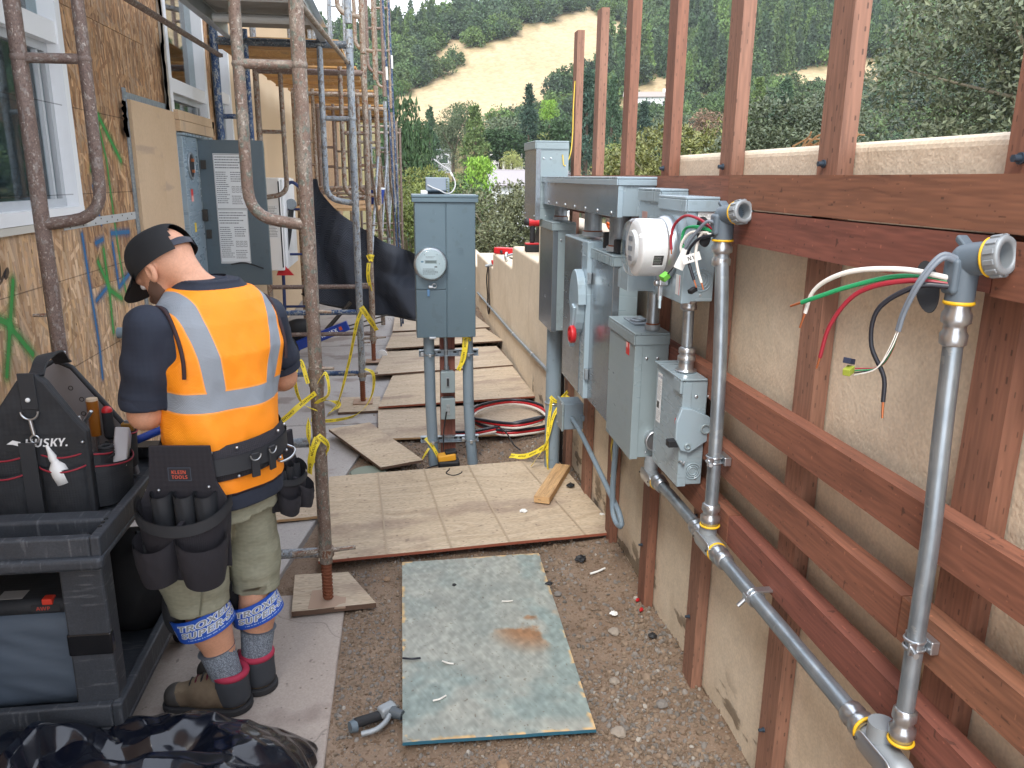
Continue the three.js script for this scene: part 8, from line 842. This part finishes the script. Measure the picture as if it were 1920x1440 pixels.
// far houses
function house(label, x, y, z, w, h, d, turn, wallM, roofM, rh, wins) {
  const t = thing('far_house', label, 'house', [0, 0, 0], 'houses across the valley'); BASE.delete(t); t.position.set(x, y, z); t.rotation.y = turn; const O = V(0, 0, 0); BASE.set(t, O);
  obj('wall', [bx(-w / 2, w / 2, -3, h, -d / 2, d / 2), extr([[-d / 2, h], [d / 2, h], [0, h + rh]], w - 0.1).rotateY(Math.PI / 2).translate(-w / 2 + 0.05, 0, 0)], wallM, t); const sl = Math.atan2(rh, d / 2), L = Math.hypot(rh, d / 2) + 0.5; const rf = obj('roof', [1, -1].map(s => T(new THREE.BoxGeometry(w + 0.8, 0.14, L), [0, h + rh / 2 - 0.02, s * d / 4 + s * 0.1], [s * sl, 0, 0])), roofM, t); obj('chimney', bx(w * 0.3, w * 0.3 + 0.6, h, h + rh + 0.7, -0.3, 0.3), wallM, rf); const n = wins || 3; for (let i = 0; i < n; i++) { const wx_ = lerp(-w * 0.36, w * 0.36, n > 1 ? i / (n - 1) : 0.5), q = obj('window', [bx(wx_ - 0.6, wx_ + 0.6, h * 0.35, h * 0.8, d / 2 - 0.02, d / 2 + 0.05)], M.frameWhite, t); obj('pane', bx(wx_ - 0.5, wx_ + 0.5, h * 0.38, h * 0.77, d / 2 + 0.051, d / 2 + 0.06), M.screen, q); } }
house('pale house with grey shingle gable roof behind the bright green tree', 9.8, -1.8, -61.3, 6, 3.0, 5, -0.05, P(206, 206, 206, 0.8), P(150, 144, 146, 0.9), 0.95, 2);
house('low house with light roof beneath the wide grey oak', 21, 3.4, -149, 9, 3.6, 6, -0.2, P(190, 186, 180, 0.8), P(196, 190, 186, 0.9), 0.8, 3);
house('small white house on the slope between the second and third posts', 54, 14.6, -176, 10, 4, 7, -0.3, P(222, 222, 220, 0.8), P(150, 140, 132, 0.9), 1.2, 3);
house('grey roofed house among conifers at the left', 5, 2.6, -150, 8, 3.6, 6, 0.1, P(150, 150, 150, 0.8), P(120, 122, 128, 0.9), 1.2, 2);

// dry twigs on the wall top, scraps on the ground
{ const t = thing('dry_twigs', 'dry twigs and curled brown leaves lying on the wall top', 'twigs', [1.2, 1.83, -2.2]); const f = rng(5); for (let i = 0; i < 9; i++) { const z = -2.2 + 0.35 * (f() - 0.5), x = 1.14 + 0.1 * f(); obj('twig', pipe([[x, 1.835, z], [x + 0.05 * (f() - 0.5), 1.85 + 0.02 * f(), z + 0.05], [x + 0.1 * (f() - 0.5), 1.84 + 0.03 * f(), z + 0.12]], 0.002 + 0.0015 * f(), 5), P(150, 118, 84, 0.9), t); } for (let i = 0; i < 3; i++) obj('dry_leaf', shell(6, 4, (u, v) => [1.16 + 0.025 * u, 1.832 + 0.012 * Math.sin(u * 3) * v, -2.25 + 0.05 * i + 0.02 * v], 0.0006), P(150, 112, 80, 0.9), t); }
{
  const scrap = (label, cat, x, z, y, g, m, name = 'scrap') => { const t = thing(name, label, cat, [x, y, z]); obj('piece', g, m, t); };
  const tieG = (x, y, z, a, L, r = 0.0032, b = 0.01) => pipe([[x - L * Math.cos(a), y, z - L * Math.sin(a)], [x, y + 0.004, z + b], [x + L * Math.cos(a), y, z + L * Math.sin(a)]], r, 6); const crumple = (x, y, z, s, seed) => { const g = new THREE.IcosahedronGeometry(s, 2), p = g.attributes.position; for (let i = 0; i < p.count; i++) { const k = 0.6 + 0.7 * Math.abs(n3(p.getX(i) / s * 1.6 + seed, p.getY(i) / s * 1.6, p.getZ(i) / s * 1.6)); p.setXYZ(i, p.getX(i) * k, p.getY(i) * k * 0.45, p.getZ(i) * k); } g.computeVertexNormals(); return g.translate(x, y, z); };
  const gy = (x, z) => groundY(x, z) + 0.004;
  for (const [l, x, z, a, L] of [['white cable scrap near the middle of the greenish board', 0.13, -2.52, 0.5, 0.022], ['white cable scrap near the front of the greenish board', 0.09, -2.32, -0.45, 0.025], ['white cable scrap near the far right of the greenish board', 0.4, -2.92, 0.05, 0.022]]) scrap(l, 'cable scrap', x, z, 0.03, tieG(x, 0.034, z, a, L), M.whiteW, 'cable_scrap');
  scrap('black and red wire scrap at the left edge of the greenish board', 'cable scrap', 0.0, -2.56, 0.03, tieG(0.0, 0.036, -2.56, 0.1, 0.032, 0.004), M.blackW, 'cable_scrap'); scrap('crumpled white paper on the big plywood sheet', 'paper', 0.6, -3.78, 0.045, crumple(0.6, 0.052, -3.78, 0.024, 3), M.paper, 'paper_scrap'); scrap('white paper scrap on dirt by the wall post', 'paper', 1.0, -3.7, gy(1, -3.7), crumple(1.0, gy(1, -3.7) + 0.015, -3.7, 0.025, 5), M.paper, 'paper_scrap'); scrap('thin white strip on the dirt right of the greenish board', 'paper', 0.85, -3.18, gy(0.85, -3.18), tieG(0.85, gy(0.85, -3.18) + 0.008, -3.18, -0.5, 0.045, 0.005), M.paper, 'paper_scrap'); scrap('small white scrap near red wire nuts on the dirt', 'paper', 0.83, -2.82, gy(0.83, -2.82), crumple(0.83, gy(0.83, -2.82) + 0.01, -2.82, 0.02, 7), M.paper, 'paper_scrap');
  scrap('black plastic scrap at the far right corner of the greenish board', 'plastic scrap', 0.6, -3.04, 0.03, crumple(0.6, 0.036, -3.04, 0.02, 9), M.black, 'plastic_scrap'); scrap('black plastic scrap on the dirt beyond the white strip', 'plastic scrap', 0.8, -3.3, gy(0.8, -3.3), crumple(0.8, gy(0.8, -3.3) + 0.012, -3.3, 0.035, 11), M.black, 'plastic_scrap'); scrap('black tape wad behind the lumber offcut', 'plastic scrap', 0.9, -4.12, 0.06, crumple(0.91, 0.064, -4.07, 0.03, 13), M.black, 'plastic_scrap'); scrap('tiny black scrap mid way up the greenish board', 'plastic scrap', 0.19, -3.08, 0.03, crumple(0.19, 0.034, -3.08, 0.012, 15), M.black, 'plastic_scrap'); scrap('dark crumpled scrap on dirt low by the wall foot', 'plastic scrap', 0.96, -2.62, gy(0.96, -2.62), crumple(0.93, gy(0.93, -2.62) + 0.01, -2.62, 0.022, 17), M.black, 'plastic_scrap');
  for (const [l, x, z] of [['upper red wire nut on the dirt', 0.955, -2.9], ['lower red wire nut on the dirt', 0.95, -2.83]]) scrap(l, 'wire nut', x, z, gy(x, z), T(lathe([[0, 0.022], [0.005, 0.02], [0.008, 0], [0.009, -0.004], [0, -0.004]], 10), [x, gy(x, z) + 0.008, z], [1.2, 0, 0.5]), M.red, 'wire_nut');
  const f = rng(15); const big = new THREE.IcosahedronGeometry(1, 2); { const p = big.attributes.position; for (let i = 0; i < p.count; i++) { const k = 1 + 0.35 * n3(p.getX(i) * 1.5, p.getY(i) * 1.5, p.getZ(i) * 1.5 + 2); p.setXYZ(i, p.getX(i) * k, p.getY(i) * k * 0.6, p.getZ(i) * k); } big.computeVertexNormals(); }
  const spots = [[0.66, -2.12, 0.024, 'pale stone just right of the greenish board front corner'], [0.27, -2.02, 0.022, 'light brown stone below the greenish board front edge'], [0.63, -3.0, 0.016, 'small brown stone touching the greenish board right edge'], [0.72, -2.4, 0.018, 'round grey stone mid right on the gravel'], [-0.1, -3.24, 0.016, 'brown stone left of the greenish board far corner'], [0.85, -2.25, 0.02, 'tan stone near the wall at lower right'], [0.8, -2.7, 0.022, 'flat brown stone below the wire nuts']]; const sm = [P(146, 136, 124, 0.95), P(136, 112, 90, 0.95), P(120, 115, 110, 0.95)];
  spots.forEach(([x, z, s, l], i) => { const t = thing('stone', l, 'stone', [x, gy(x, z), z]); obj('rock', big.clone().scale(s, s, s).rotateY(i).translate(x, gy(x, z) + s * 0.3, z), sm[i % 3], t); });
}
scene.fog = new THREE.FogExp2(new THREE.Color(0.80, 0.86, 0.93), 0.00022);
renderer.render(scene, camera);
